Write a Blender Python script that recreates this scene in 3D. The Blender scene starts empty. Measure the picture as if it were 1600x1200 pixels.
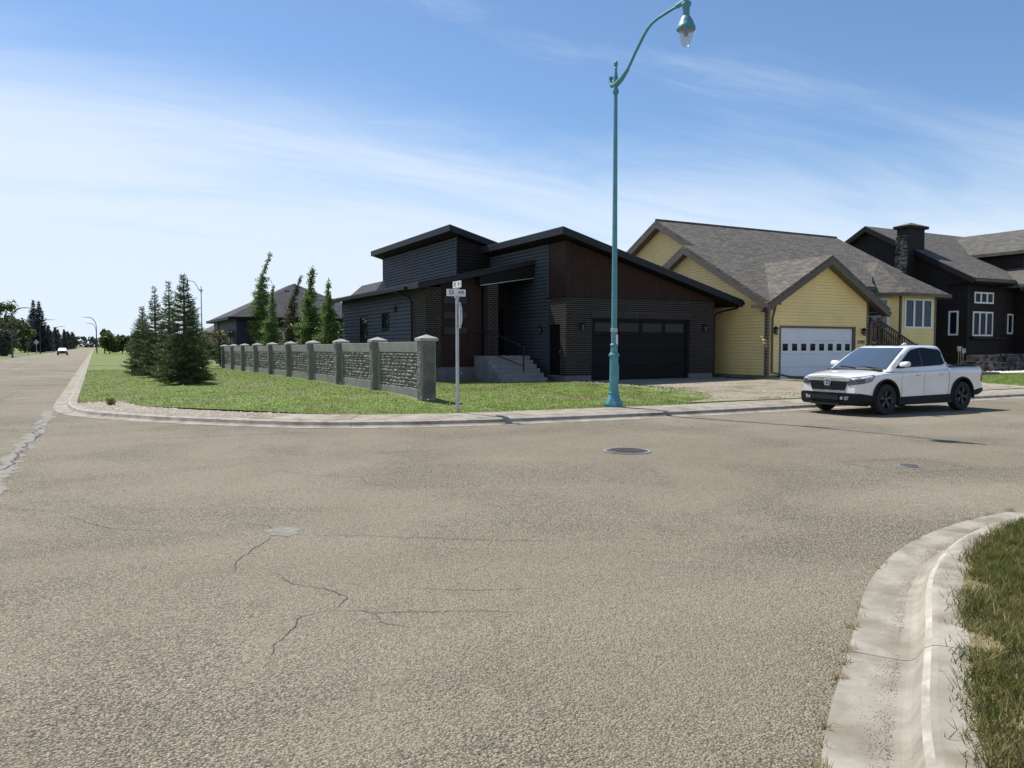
import bpy, bmesh, math, random
import numpy as np
from mathutils import Vector, Matrix
from mathutils.bvhtree import BVHTree

R = math.radians
scene = bpy.context.scene
col = scene.collection

# ------------------------------------------------------------------ camera
# world frame: +y runs up the avenue's cross street (the long road on the left), +x along the side street
cd = bpy.data.cameras.new("camera")
cam = bpy.data.objects.new("camera", cd)
col.objects.link(cam)
cam.location = (0, 0, 1.75)
cam.rotation_euler = (R(90 - 2.79), 0, R(-28.3))
cd.sensor_width = 36
cd.lens = 27.2
cd.clip_start = 0.05
cd.clip_end = 6000
scene.camera = cam

# ------------------------------------------------------------------ sky and sun
SUN_EL = R(58)
SUN_H = Vector((-0.292, 0.956, 0)).normalized()      # horizontal direction towards the sun
world = bpy.data.worlds.new("World")
scene.world = world
world.use_nodes = True
nt = world.node_tree
nt.nodes.clear()


def N(t, ty, **kw):
    n = t.nodes.new(ty)
    for k, v in kw.items():
        setattr(n, k, v)
    return n


def math_node(t, op, a, b=None, c=None, clamp=False):
    n = N(t, "ShaderNodeMath", operation=op)
    n.use_clamp = clamp
    for i, v in enumerate((a, b, c)):
        if v is None:
            continue
        if isinstance(v, (int, float)):
            n.inputs[i].default_value = v
        else:
            t.links.new(v, n.inputs[i])
    return n.outputs[0]


def maprange(t, v, a, b, c=0.0, d=1.0, smooth=True):
    n = N(t, "ShaderNodeMapRange")
    n.interpolation_type = 'SMOOTHSTEP' if smooth else 'LINEAR'
    n.clamp = True
    t.links.new(v, n.inputs[0])
    for i, q in enumerate((a, b, c, d)):
        n.inputs[1 + i].default_value = q
    return n.outputs[0]


def noise(t, vec, scale, detail=4, rough=0.55, dist=0.0):
    n = N(t, "ShaderNodeTexNoise")
    n.inputs["Scale"].default_value = scale
    n.inputs["Detail"].default_value = detail
    n.inputs["Roughness"].default_value = rough
    n.inputs["Distortion"].default_value = dist
    if vec is not None:
        t.links.new(vec, n.inputs["Vector"])
    return n.outputs["Fac"]


def mixcol(t, fac, a, b, mode='MIX'):
    n = N(t, "ShaderNodeMix", data_type='RGBA', blend_type=mode)
    if isinstance(fac, (int, float)):
        n.inputs[0].default_value = fac
    else:
        t.links.new(fac, n.inputs[0])
    for i, v in ((6, a), (7, b)):
        if isinstance(v, (tuple, list)):
            n.inputs[i].default_value = (*v[:3], 1)
        else:
            t.links.new(v, n.inputs[i])
    return n.outputs[2]


sky = N(nt, "ShaderNodeTexSky", sky_type='NISHITA')
sky.sun_disc = False
sky.sun_elevation = SUN_EL
sky.sun_rotation = math.atan2(SUN_H.x, SUN_H.y)
sky.altitude = 700
sky.air_density = 1.0
sky.dust_density = 0.6
sky.ozone_density = 2.2
tc = N(nt, "ShaderNodeTexCoord")
sep = N(nt, "ShaderNodeSeparateXYZ")
nt.links.new(tc.outputs["Generated"], sep.inputs[0])
sx, sy, sz = sep.outputs
# high thin cloud sheet: project the view direction on a flat layer and stretch the noise into streaks
den = math_node(nt, 'ADD', math_node(nt, 'MAXIMUM', sz, 0.0), 0.12)
px = math_node(nt, 'DIVIDE', sx, den)
py = math_node(nt, 'DIVIDE', sy, den)
comb = N(nt, "ShaderNodeCombineXYZ")
nt.links.new(px, comb.inputs[0])
nt.links.new(py, comb.inputs[1])
mp = N(nt, "ShaderNodeMapping")
mp.inputs["Rotation"].default_value = (0, 0, R(14))
mp.inputs["Scale"].default_value = (0.38, 1.25, 1)
mp.inputs["Location"].default_value = (3.1, 1.7, 0)
nt.links.new(comb.outputs[0], mp.inputs[0])
wisp = noise(nt, mp.outputs[0], 1.5, 8, 0.62, 0.7)
big = noise(nt, mp.outputs[0], 0.45, 3, 0.5, 0.3)
# broad veil that thickens towards the horizon, its upper edge uneven and tilted like the streaks
edge = math_node(nt, 'ADD', sz, math_node(nt, 'MULTIPLY', math_node(nt, 'SUBTRACT', big, 0.5), -0.22))
edge = math_node(nt, 'ADD', edge, math_node(nt, 'MULTIPLY', math_node(nt, 'SUBTRACT', wisp, 0.5), -0.24))
edge = math_node(nt, 'ADD', edge, math_node(nt, 'MULTIPLY', math_node(nt, 'SUBTRACT', sx, 0.35), 0.13))
veil = maprange(nt, edge, 0.10, 0.335, 1.0, 0.0)
cirrus = math_node(nt, 'MULTIPLY', maprange(nt, wisp, 0.52, 0.86), 0.42)
cl = math_node(nt, 'MAXIMUM', math_node(nt, 'MULTIPLY', veil, 0.95), cirrus)
skycol = mixcol(nt, 1.0, sky.outputs[0], (1.06, 1.22, 1.34), 'MULTIPLY')
mixed = mixcol(nt, cl, skycol, (7.5, 8.5, 9.8))
bg = N(nt, "ShaderNodeBackground")
nt.links.new(mixed, bg.inputs[0])
bg.inputs[1].default_value = 0.085
wo = N(nt, "ShaderNodeOutputWorld")
nt.links.new(bg.outputs[0], wo.inputs[0])

sl = bpy.data.lights.new("sun", 'SUN')
sl.energy = 5.0
sl.angle = R(0.53)
sl.color = (1.0, 0.955, 0.865)
sun = bpy.data.objects.new("sun", sl)
col.objects.link(sun)
travel = -(SUN_H * math.cos(SUN_EL) + Vector((0, 0, math.sin(SUN_EL))))
sun.rotation_euler = travel.to_track_quat('-Z', 'Y').to_euler()
sun.location = (-20, 60, 80)

scene.view_settings.view_transform = 'Standard'
scene.view_settings.look = 'None'
scene.view_settings.gamma = 1
scene.view_settings.exposure = 0.3
scene.view_settings.use_curve_mapping = False
scene.render.engine = 'CYCLES'
scene.render.resolution_x = 1024
scene.render.resolution_y = 768

# ------------------------------------------------------------------ materials
MATS = {}


def mat(name, base, rough=0.7, var=0.12, vscale=3.0, bump=0.0, bscale=40.0, bdist=0.01, metal=0.0, spec=0.5,
        coord="Object", second=None, sscale=0.6, samount=0.5, coat=0.0, transl=0.0):
    m = bpy.data.materials.new(name)
    m.use_nodes = True
    t = m.node_tree
    b = t.nodes["Principled BSDF"]
    tcn = N(t, "ShaderNodeTexCoord")
    vec = tcn.outputs[coord]
    if coord == "World":
        pass
    c = base
    if var > 0:
        f = noise(t, vec, vscale, 5, 0.6)
        lo = tuple(max(0, q * (1 - var)) for q in base)
        hi = tuple(min(1, q * (1 + var)) for q in base)
        c = mixcol(t, maprange(t, f, 0.3, 0.7), lo, hi)
    if second is not None:
        f2 = noise(t, vec, sscale, 4, 0.6, 0.4)
        fm = math_node(t, 'MULTIPLY', maprange(t, f2, 0.45, 0.68), samount)
        c = mixcol(t, fm, c, second)
    if isinstance(c, tuple):
        b.inputs["Base Color"].default_value = (*c, 1)
    else:
        t.links.new(c, b.inputs["Base Color"])
    b.inputs["Roughness"].default_value = rough
    b.inputs["Metallic"].default_value = metal
    b.inputs["Specular IOR Level"].default_value = spec
    b.inputs["Coat Weight"].default_value = coat
    b.inputs["Coat Roughness"].default_value = 0.05
    if bump > 0:
        bn = N(t, "ShaderNodeBump")
        bn.inputs["Strength"].default_value = bump
        bn.inputs["Distance"].default_value = bdist
        t.links.new(noise(t, vec, bscale, 4, 0.65), bn.inputs["Height"])
        t.links.new(bn.outputs[0], b.inputs["Normal"])
    if transl > 0:
        tr = N(t, "ShaderNodeBsdfTranslucent")
        mx = N(t, "ShaderNodeMixShader")
        mx.inputs[0].default_value = transl
        if isinstance(c, tuple):
            tr.inputs[0].default_value = (*c, 1)
        else:
            t.links.new(c, tr.inputs[0])
        t.links.new(b.outputs[0], mx.inputs[1])
        t.links.new(tr.outputs[0], mx.inputs[2])
        t.links.new(mx.outputs[0], t.nodes["Material Output"].inputs[0])
    MATS[name] = m
    return m


def brick_mat(name, c1, c2, mortar, bw, bh, ms, rough=0.8, bump=0.5, dist=0.008, vary=True, offset=0.5):
    m = bpy.data.materials.new(name)
    m.use_nodes = True
    t = m.node_tree
    b = t.nodes["Principled BSDF"]
    uv = N(t, "ShaderNodeTexCoord").outputs["UV"]
    bt = N(t, "ShaderNodeTexBrick")
    bt.offset = offset
    t.links.new(uv, bt.inputs["Vector"])
    bt.inputs["Color1"].default_value = (*c1, 1)
    bt.inputs["Color2"].default_value = (*c2, 1)
    bt.inputs["Mortar"].default_value = (*mortar, 1)
    bt.inputs["Scale"].default_value = 1
    bt.inputs["Mortar Size"].default_value = ms
    bt.inputs["Mortar Smooth"].default_value = 0.1
    bt.inputs["Brick Width"].default_value = bw
    bt.inputs["Row Height"].default_value = bh
    c = bt.outputs["Color"]
    if vary:
        f = noise(t, uv, 1.3, 5, 0.65)
        c = mixcol(t, maprange(t, f, 0.25, 0.75, 0.0, 1.0), mixcol(t, 1.0, c, (0.78, 0.78, 0.8), 'MULTIPLY'), c)
    t.links.new(c, b.inputs["Base Color"])
    b.inputs["Roughness"].default_value = rough
    b.inputs["Specular IOR Level"].default_value = 0.15
    bn = N(t, "ShaderNodeBump")
    bn.inputs["Strength"].default_value = bump
    bn.inputs["Distance"].default_value = dist
    inv = math_node(t, 'SUBTRACT', 1.0, bt.outputs["Fac"])
    h = math_node(t, 'ADD', inv, math_node(t, 'MULTIPLY', noise(t, uv, 45, 3), 0.35))
    t.links.new(h, bn.inputs["Height"])
    t.links.new(bn.outputs[0], b.inputs["Normal"])
    MATS[name] = m
    return m


def glass_mat(name, tint=(0.02, 0.025, 0.03), rough=0.03, spec=0.8):
    m = bpy.data.materials.new(name)
    m.use_nodes = True
    t = m.node_tree
    b = t.nodes["Principled BSDF"]
    b.inputs["Base Color"].default_value = (*tint, 1)
    b.inputs["Roughness"].default_value = rough
    b.inputs["Specular IOR Level"].default_value = spec
    bn = N(t, "ShaderNodeBump")
    bn.inputs["Strength"].default_value = 0.04
    bn.inputs["Distance"].default_value = 0.02
    t.links.new(noise(t, N(t, "ShaderNodeTexCoord").outputs["Object"], 1.2, 2), bn.inputs["Height"])
    t.links.new(bn.outputs[0], b.inputs["Normal"])
    MATS[name] = m
    return m


def asphalt_mat():
    """weathered chip-seal: stone chips of mixed tone in a dark binder, polished lanes, coarse patches, stains"""
    m = bpy.data.materials.new("asphalt")
    m.use_nodes = True
    t = m.node_tree
    b = t.nodes["Principled BSDF"]
    vec = N(t, "ShaderNodeTexCoord").outputs["Object"]
    mpn = N(t, "ShaderNodeMapping")
    mpn.inputs["Rotation"].default_value = (0, 0, R(-8))
    mpn.inputs["Scale"].default_value = (0.16, 0.75, 1)
    t.links.new(vec, mpn.inputs[0])
    big = noise(t, vec, 0.13, 5, 0.6, 0.6)
    lane = noise(t, mpn.outputs[0], 1.0, 4, 0.55, 0.4)
    mid = noise(t, vec, 0.9, 6, 0.7, 0.4)
    coarse = maprange(t, noise(t, vec, 0.33, 4, 0.6, 0.5), 0.42, 0.62)
    fine = noise(t, vec, 120, 3, 0.75)
    v1 = N(t, "ShaderNodeTexVoronoi")
    v1.inputs["Scale"].default_value = 88
    t.links.new(vec, v1.inputs["Vector"])
    sepc = N(t, "ShaderNodeSeparateColor")
    t.links.new(v1.outputs["Color"], sepc.inputs[0])
    v2 = N(t, "ShaderNodeTexVoronoi")
    v2.inputs["Scale"].default_value = 46
    t.links.new(vec, v2.inputs["Vector"])
    sepc2 = N(t, "ShaderNodeSeparateColor")
    t.links.new(v2.outputs["Color"], sepc2.inputs[0])
    c = mixcol(t, maprange(t, big, 0.34, 0.66), (0.270, 0.234, 0.174), (0.328, 0.288, 0.222))
    c = mixcol(t, math_node(t, 'MULTIPLY', maprange(t, lane, 0.40, 0.68), 0.38), c, (0.225, 0.197, 0.150))
    c = mixcol(t, math_node(t, 'MULTIPLY', maprange(t, mid, 0.50, 0.78), 0.34), c, (0.195, 0.168, 0.126))
    c = mixcol(t, math_node(t, 'MULTIPLY', maprange(t, mid, 0.22, 0.42, 1.0, 0.0), 0.35), c, (0.37, 0.335, 0.275))
    # chips: each its own tone
    tone = math_node(t, 'ADD', math_node(t, 'MULTIPLY', sepc.outputs[0], 0.95), math_node(t, 'MULTIPLY', sepc2.outputs[1], 0.35))
    k = math_node(t, 'ADD', math_node(t, 'MULTIPLY', coarse, 0.42), 0.55)
    mul = math_node(t, 'ADD', 1.0, math_node(t, 'MULTIPLY', math_node(t, 'SUBTRACT', tone, 0.65), math_node(t, 'MULTIPLY', k, 1.0)))
    cc = N(t, "ShaderNodeCombineColor")
    for i in range(3):
        t.links.new(mul, cc.inputs[i])
    c = mixcol(t, 1.0, c, cc.outputs[0], 'MULTIPLY')
    # binder showing between chips
    gapm = math_node(t, 'MULTIPLY', maprange(t, v1.outputs["Distance"], 0.42, 0.70), math_node(t, 'ADD', math_node(t, 'MULTIPLY', coarse, 0.28), 0.45))
    c = mixcol(t, gapm, c, (0.070, 0.058, 0.043))
    c = mixcol(t, math_node(t, 'MULTIPLY', maprange(t, fine, 0.62, 0.75), 0.5), c, (0.52, 0.48, 0.40))
    # a few oil spots
    oil = noise(t, vec, 0.55, 3, 0.5, 0.8)
    c = mixcol(t, math_node(t, 'MULTIPLY', maprange(t, oil, 0.73, 0.82), 0.30), c, (0.085, 0.075, 0.062))
    t.links.new(c, b.inputs["Base Color"])
    b.inputs["Roughness"].default_value = 0.9
    b.inputs["Specular IOR Level"].default_value = 0.2
    bn = N(t, "ShaderNodeBump")
    bn.inputs["Strength"].default_value = 0.9
    bn.inputs["Distance"].default_value = 0.014
    h = math_node(t, 'SUBTRACT', math_node(t, 'MULTIPLY', fine, 0.35), math_node(t, 'MULTIPLY', v1.outputs["Distance"], 0.9))
    h = math_node(t, 'SUBTRACT', h, math_node(t, 'MULTIPLY', v2.outputs["Distance"], math_node(t, 'ADD', 0.3, coarse)))
    t.links.new(h, bn.inputs["Height"])
    t.links.new(bn.outputs[0], b.inputs["Normal"])
    MATS["asphalt"] = m


asphalt_mat()
mat("terrain", (0.07, 0.10, 0.03), 0.95, 0.3, 0.05, second=(0.13, 0.12, 0.06), sscale=0.02)
mat("thatch", (0.20, 0.165, 0.085), 0.95, 0.4, 14, 0.6, 40, 0.02)
mat("lawn", (0.110, 0.165, 0.020), 0.95, 0.35, 3.0, 0.6, 30, 0.02, second=(0.17, 0.15, 0.07), sscale=0.5, samount=0.7)
mat("grass_blade", (0.120, 0.190, 0.017), 0.6, 0.35, 2.5, second=(0.21, 0.19, 0.08), sscale=0.9, samount=0.55, transl=0.3, spec=0.25)
mat("grass_near", (0.125, 0.142, 0.032), 0.6, 0.45, 6, second=(0.24, 0.20, 0.10), sscale=3.0, samount=0.6, transl=0.3, spec=0.25)
mat("dry_grass", (0.33, 0.27, 0.13), 0.8, 0.3, 9, transl=0.25)
mat("concrete", (0.31, 0.28, 0.235), 0.9, 0.2, 3.5, 0.5, 70, 0.005, second=(0.17, 0.145, 0.105), sscale=1.6, samount=0.75, spec=0.25)
mat("concrete_lip", (0.39, 0.36, 0.31), 0.8, 0.2, 9, 0.2, 60, 0.003, second=(0.27, 0.245, 0.205), sscale=5, samount=1.0)
mat("concrete_dark", (0.20, 0.20, 0.205), 0.85, 0.15, 2.0, 0.3, 40, 0.004)
mat("foundation", (0.15, 0.155, 0.165), 0.85, 0.15, 2.0, 0.3, 40, 0.004)
mat("found_tan", (0.22, 0.20, 0.17), 0.85, 0.2, 2.0, 0.3, 40, 0.004)
mat("gravel", (0.315, 0.275, 0.205), 0.95, 0.45, 22, 1.0, 30, 0.04, second=(0.175, 0.14, 0.095), sscale=0.8, samount=0.75, spec=0.2)
mat("pebble", (0.34, 0.31, 0.265), 0.85, 0.35, 7)
mat("white_rock", (0.62, 0.60, 0.55), 0.85, 0.2, 9)
mat("dirt", (0.15, 0.12, 0.085), 0.95, 0.4, 20)
mat("crack", (0.075, 0.062, 0.048), 0.95, 0.3, 30)
mat("seal", (0.205, 0.196, 0.168), 0.85, 0.2, 9, 0.6, 60, 0.008, second=(0.17, 0.15, 0.115), sscale=2.5, samount=0.9)
mat("iron", (0.085, 0.078, 0.075), 0.65, 0.3, 8, 0.4, 60, 0.004, metal=0.5)
mat("teal", (0.082, 0.265, 0.31), 0.45, 0.12, 3, 0.1, 30, 0.003, second=(0.085, 0.22, 0.25), sscale=2)
mat("galv", (0.42, 0.44, 0.46), 0.5, 0.15, 5, metal=0.5)
mat("sign_white", (0.74, 0.75, 0.76), 0.5, 0.05, 5)
mat("sign_black", (0.015, 0.015, 0.015), 0.6, 0)
mat("sign_red", (0.45, 0.03, 0.03), 0.5, 0.05)
mat("lamp_glass", (0.55, 0.58, 0.62), 0.08, 0.05, 5)
mat("lamp_amber", (0.10, 0.07, 0.04), 0.3, 0.2)
mat("fence_cap", (0.36, 0.335, 0.31), 0.85, 0.12, 4, 0.3, 50, 0.004)
mat("fence_grey", (0.225, 0.225, 0.205), 0.88, 0.14, 2.5, 0.35, 40, 0.006, second=(0.16, 0.155, 0.14), sscale=1.2)
mat("fence_stone", (0.22, 0.217, 0.195), 0.9, 0.3, 4, 0.7, 25, 0.02)
mat("fence_brown", (0.155, 0.14, 0.118), 0.9, 0.3, 3, 0.7, 18, 0.02)
mat("siding_dark", (0.066, 0.076, 0.092), 0.6, 0.08, 1.5, 0.15, 30, 0.002, spec=0.12)
mat("trim_black", (0.014, 0.0145, 0.018), 0.5, 0.1, 3, spec=0.12)
mat("fascia_blue", (0.030, 0.032, 0.042), 0.5, 0.1, 3, spec=0.12)
mat("soffit_dark", (0.014, 0.013, 0.014), 0.7, 0.1, 3, spec=0.12)
mat("brown_panel", (0.036, 0.0200, 0.0165), 0.6, 0.12, 2, spec=0.12)
mat("garage_black", (0.008, 0.008, 0.010), 0.5, 0.1, 2, spec=0.12)
mat("door_black", (0.010, 0.010, 0.011), 0.5, 0.1, 2, spec=0.12)
brick_mat("dark_brick", (0.013, 0.011, 0.012), (0.024, 0.020, 0.020), (0.145, 0.13, 0.118), 0.20, 0.085, 0.010, 0.8, 0.9, 0.012)
brick_mat("soldier_brick", (0.024, 0.021, 0.023), (0.040, 0.034, 0.034), (0.17, 0.155, 0.145), 0.085, 0.26, 0.009, 0.8, 0.9, 0.012, offset=0)
mat("yellow_siding", (0.84, 0.665, 0.305), 0.6, 0.05, 1.2, 0.1, 30, 0.002)
mat("brown_trim", (0.105, 0.082, 0.066), 0.6, 0.1, 3)
mat("brown_wood", (0.085, 0.060, 0.045), 0.75, 0.2, 8)
mat("white_trim", (0.76, 0.77, 0.78), 0.5, 0.04, 3)
mat("garage_white", (0.70, 0.73, 0.78), 0.5, 0.04, 1.5)
mat("siding_black", (0.027, 0.022, 0.0215), 0.6, 0.1, 1.5, 0.1, 30, 0.002, spec=0.12)
mat("stone_black", (0.075, 0.073, 0.076), 0.8, 0.9, 2.6, 0.6, 20, 0.02, spec=0.12)
mat("rail_dark", (0.02, 0.02, 0.022), 0.5, 0.1, spec=0.12)
brick_mat("shingle_grey", (0.112, 0.103, 0.091), (0.200, 0.185, 0.163), (0.075, 0.069, 0.060), 0.34, 0.145, 0.012, 0.92, 0.6, 0.012)
brick_mat("shingle_dark", (0.070, 0.072, 0.080), (0.105, 0.106, 0.114), (0.05, 0.05, 0.055), 0.34, 0.145, 0.012, 0.92, 0.6, 0.012)
brick_mat("shingle_black", (0.105, 0.099, 0.090), (0.17, 0.161, 0.146), (0.11, 0.1, 0.09), 0.34, 0.145, 0.012, 0.92, 0.6, 0.012)
glass_mat("glass_dark", (0.006, 0.008, 0.012), 0.03, 0.12)
glass_mat("glass_sky_tint", (0.008, 0.035, 0.080), 0.02, 0.2)  # blue base stands in for reflected blue sky
glass_mat("glass_refl", (0.012, 0.016, 0.02), 0.02, 0.7)
glass_mat("glass_sky_dark", (0.005, 0.012, 0.035), 0.02, 0.06)  # navy base carries the tint of mirrored sky
glass_mat("glass_dim", (0.022, 0.023, 0.027), 0.12, 0.15)
mat("blind", (0.30, 0.31, 0.34), 0.7, 0.08, 6)
mat("navy_siding", (0.032, 0.040, 0.062), 0.6, 0.1, 1.5, spec=0.12)
mat("tan_wall", (0.30, 0.25, 0.19), 0.8, 0.1, 1)
mat("brick_red_far", (0.20, 0.10, 0.075), 0.9, 0.2, 1)
mat("bark", (0.085, 0.065, 0.05), 0.9, 0.3, 8, 0.6, 25, 0.02)
mat("spruce_needle", (0.090, 0.130, 0.045), 0.65, 0.35, 1.8, transl=0.15, spec=0.3)
mat("spruce_far", (0.034, 0.052, 0.046), 0.7, 0.3, 0.8, transl=0.1)
mat("spruce_blue", (0.030, 0.048, 0.052), 0.7, 0.3, 0.8, transl=0.1)
mat("aspen_leaf", (0.15, 0.225, 0.06), 0.5, 0.3, 2.5, transl=0.35)
mat("leaf_green", (0.080, 0.130, 0.032), 0.55, 0.35, 0.6, transl=0.35)
mat("leaf_olive", (0.085, 0.095, 0.040), 0.6, 0.35, 0.6, transl=0.25)
mat("leaf_dark", (0.045, 0.070, 0.045), 0.6, 0.35, 0.5, transl=0.2)
mat("leaf_red", (0.10, 0.105, 0.045), 0.6, 0.35, 1.5, transl=0.3)
mat("dandelion", (0.72, 0.70, 0.50), 0.8, 0.2, 5)
mat("weed", (0.16, 0.19, 0.03), 0.6, 0.3, 30, transl=0.2)
mat("car_white", (0.80, 0.80, 0.79), 0.22, 0.02, 1.5, coat=0.8, second=(0.70, 0.68, 0.63), sscale=1.8, samount=0.35)
mat("car_plastic", (0.011, 0.011, 0.012), 0.6, 0.15, 4, 0.1, 80, 0.002, spec=0.2)
mat("car_black", (0.008, 0.008, 0.009), 0.4, 0.1)
mat("chrome", (0.75, 0.77, 0.82), 0.22, 0, metal=0.75)
mat("headlamp", (0.26, 0.29, 0.33), 0.08, 0.5, 14, coat=1.0)
mat("headlamp_dark", (0.07, 0.08, 0.09), 0.12, 0.4, 12, coat=1.0)
mat("amber", (0.35, 0.09, 0.03), 0.2, 0.1)
mat("red_lens", (0.22, 0.02, 0.02), 0.2, 0.1)
mat("tyre", (0.016, 0.016, 0.016), 0.85, 0.2, 10, 0.3, 60, 0.004)
mat("rim_black", (0.022, 0.022, 0.025), 0.35, 0.1, 5)
glass_mat("car_glass", (0.003, 0.004, 0.008), 0.02, 0.16)
glass_mat("windshield", (0.06, 0.085, 0.13), 0.02, 1.0)  # pale blue base colour imitates reflections on the glass
mat("car_navy", (0.02, 0.02, 0.06), 0.3, 0.05, coat=0.8)
mat("plate", (0.6, 0.58, 0.52), 0.5, 0.1)


# ------------------------------------------------------------------ helpers
def tag(o, label=None, cat=None, group=None, kind=None):
    if label:
        o["label"] = label
    if cat:
        o["category"] = cat
    if group:
        o["group"] = group
    if kind:
        o["kind"] = kind
    return o


def empty(name, loc, label, cat, group=None, rz=0.0):
    o = bpy.data.objects.new(name, None)
    o.empty_display_size = 0.3
    o.location = loc
    o.rotation_euler = (0, 0, rz)
    col.objects.link(o)
    return tag(o, label, cat, group)


def origin_of(parent):
    p = Vector((0, 0, 0))
    while parent is not None:
        p += parent.location
        parent = parent.parent
    return p


def uv_from_faces(me):
    """metre UVs: along the horizontal direction of each face and up its slope"""
    nl = len(me.loops)
    if nl == 0:
        return
    uvl = me.uv_layers.new(name="UVMap")
    co = np.empty(len(me.vertices) * 3, dtype=np.float32)
    me.vertices.foreach_get("co", co)
    co = co.reshape(-1, 3)
    li = np.empty(nl, dtype=np.int32)
    me.loops.foreach_get("vertex_index", li)
    npoly = len(me.polygons)
    nr = np.empty(npoly * 3, dtype=np.float32)
    me.polygons.foreach_get("normal", nr)
    nr = nr.reshape(-1, 3)
    lt = np.empty(npoly, dtype=np.int32)
    me.polygons.foreach_get("loop_total", lt)
    pn = np.repeat(nr, lt, axis=0)
    e = np.stack([-pn[:, 1], pn[:, 0], np.zeros(nl, dtype=np.float32)], 1)
    ln = np.linalg.norm(e, axis=1)
    flat = ln < 0.03
    e[flat] = (1, 0, 0)
    ln[flat] = 1
    e /= ln[:, None]
    w = np.cross(pn, e)
    p = co[li]
    uv = np.stack([(p * e).sum(1), (p * w).sum(1)], 1).astype(np.float32)
    uvl.data.foreach_set("uv", uv.ravel())


class MB:
    def __init__(self):
        self.v = []
        self.f = []

    def add(self, vs, fs):
        o = len(self.v)
        self.v += [tuple(q) for q in vs]
        self.f += [tuple(i + o for i in f) for f in fs]
        return self

    def box(self, x0, x1, y0, y1, z0, z1):
        return self.add([(x0, y0, z0), (x1, y0, z0), (x1, y1, z0), (x0, y1, z0),
                         (x0, y0, z1), (x1, y0, z1), (x1, y1, z1), (x0, y1, z1)],
                        [(0, 3, 2, 1), (4, 5, 6, 7), (0, 1, 5, 4), (1, 2, 6, 5), (2, 3, 7, 6), (3, 0, 4, 7)])

    def prism(self, pts, vec):
        """extrude the polygon pts (3D) by vec"""
        n = len(pts)
        vec = Vector(vec)
        a = [Vector(p) for p in pts]
        nrm = Vector((0, 0, 0))
        for i in range(n):
            p, q = a[i], a[(i + 1) % n]
            nrm += p.cross(q)
        b = [p + vec for p in a]
        fs = [tuple(range(n))[::-1], tuple(range(n, 2 * n))]
        fs += [(i, (i + 1) % n, n + (i + 1) % n, n + i) for i in range(n)]
        if nrm.dot(vec) < 0:
            fs = [f[::-1] for f in fs]
        return self.add(a + b, fs)

    def tube(self, pts, rad, seg=8, cap=True):
        pts = [Vector(p) for p in pts]
        if not isinstance(rad, (list, tuple)):
            rad = [rad] * len(pts)
        vs, fs = [], []
        up0 = None
        for i, p in enumerate(pts):
            d = (pts[min(i + 1, len(pts) - 1)] - pts[max(i - 1, 0)]).normalized()
            ref = Vector((0, 0, 1)) if abs(d.z) < 0.95 else Vector((1, 0, 0))
            if up0 is not None:
                ref = up0
            s = d.cross(ref).normalized()
            up = s.cross(d).normalized()
            up0 = up
            for k in range(seg):
                a = 2 * math.pi * k / seg
                vs.append(p + (s * math.cos(a) + up * math.sin(a)) * rad[i])
        for i in range(len(pts) - 1):
            for k in range(seg):
                k2 = (k + 1) % seg
                fs.append((i * seg + k, (i + 1) * seg + k, (i + 1) * seg + k2, i * seg + k2))
        if cap:
            fs.append(tuple(range(seg)))
            fs.append(tuple(range((len(pts) - 1) * seg, len(pts) * seg))[::-1])
        return self.add(vs, fs)

    def lathe(self, prof, c=(0, 0, 0), seg=16, axis='z', facet=None):
        """prof: list of (radius, height)"""
        vs, fs = [], []
        cx, cy, cz = c
        for r, h in prof:
            for k in range(seg):
                a = 2 * math.pi * (k + 0.5) / seg
                if axis == 'z':
                    vs.append((cx + r * math.cos(a), cy + r * math.sin(a), cz + h))
                else:
                    vs.append((cx + r * math.cos(a), cy + h, cz + r * math.sin(a)))
        n = len(prof)
        for i in range(n - 1):
            for k in range(seg):
                k2 = (k + 1) % seg
                f = (i * seg + k, i * seg + k2, (i + 1) * seg + k2, (i + 1) * seg + k)
                fs.append(f if axis == 'z' else f[::-1])
        b, tt = tuple(range(seg)), tuple(range((n - 1) * seg, n * seg))
        fs += [b[::-1], tt] if axis == 'z' else [b, tt[::-1]]
        return self.add(vs, fs)

    def build(self, name, m, parent=None, local=False, smooth=False, bevel=0.0, auto=None):
        me = bpy.data.meshes.new(name)
        vs = self.v
        if parent is not None and not local:
            o = origin_of(parent)
            vs = [(a - o.x, b - o.y, c - o.z) for a, b, c in vs]
        me.from_pydata(vs, [], self.f)
        me.update()
        uv_from_faces(me)
        me.materials.append(MATS[m] if isinstance(m, str) else m)
        if smooth:
            me.polygons.foreach_set("use_smooth", [True] * len(me.polygons))
        ob = bpy.data.objects.new(name, me)
        col.objects.link(ob)
        if parent is not None:
            ob.parent = parent
        if auto is not None:
            me.polygons.foreach_set("use_smooth", [True] * len(me.polygons))
            me.set_sharp_from_angle(angle=R(auto))
        if bevel > 0:
            md = ob.modifiers.new("bevel", 'BEVEL')
            md.width = bevel
            md.segments = 2
            md.limit_method = 'ANGLE'
            md.angle_limit = R(35)
        return ob


def build_pieces(mb, name, m, parent):
    """one object for each connected piece"""
    par = list(range(len(mb.v)))

    def find(i):
        while par[i] != i:
            par[i] = par[par[i]]
            i = par[i]
        return i
    for f in mb.f:
        for q in f[1:]:
            par[find(q)] = find(f[0])
    groups = {}
    for f in mb.f:
        groups.setdefault(find(f[0]), []).append(f)
    for fs in groups.values():
        ids = sorted({i for f in fs for i in f})
        mp_ = {i: k for k, i in enumerate(ids)}
        p = MB()
        p.v = [mb.v[i] for i in ids]
        p.f = [tuple(mp_[i] for i in f) for f in fs]
        p.build(name, m, parent)


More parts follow.
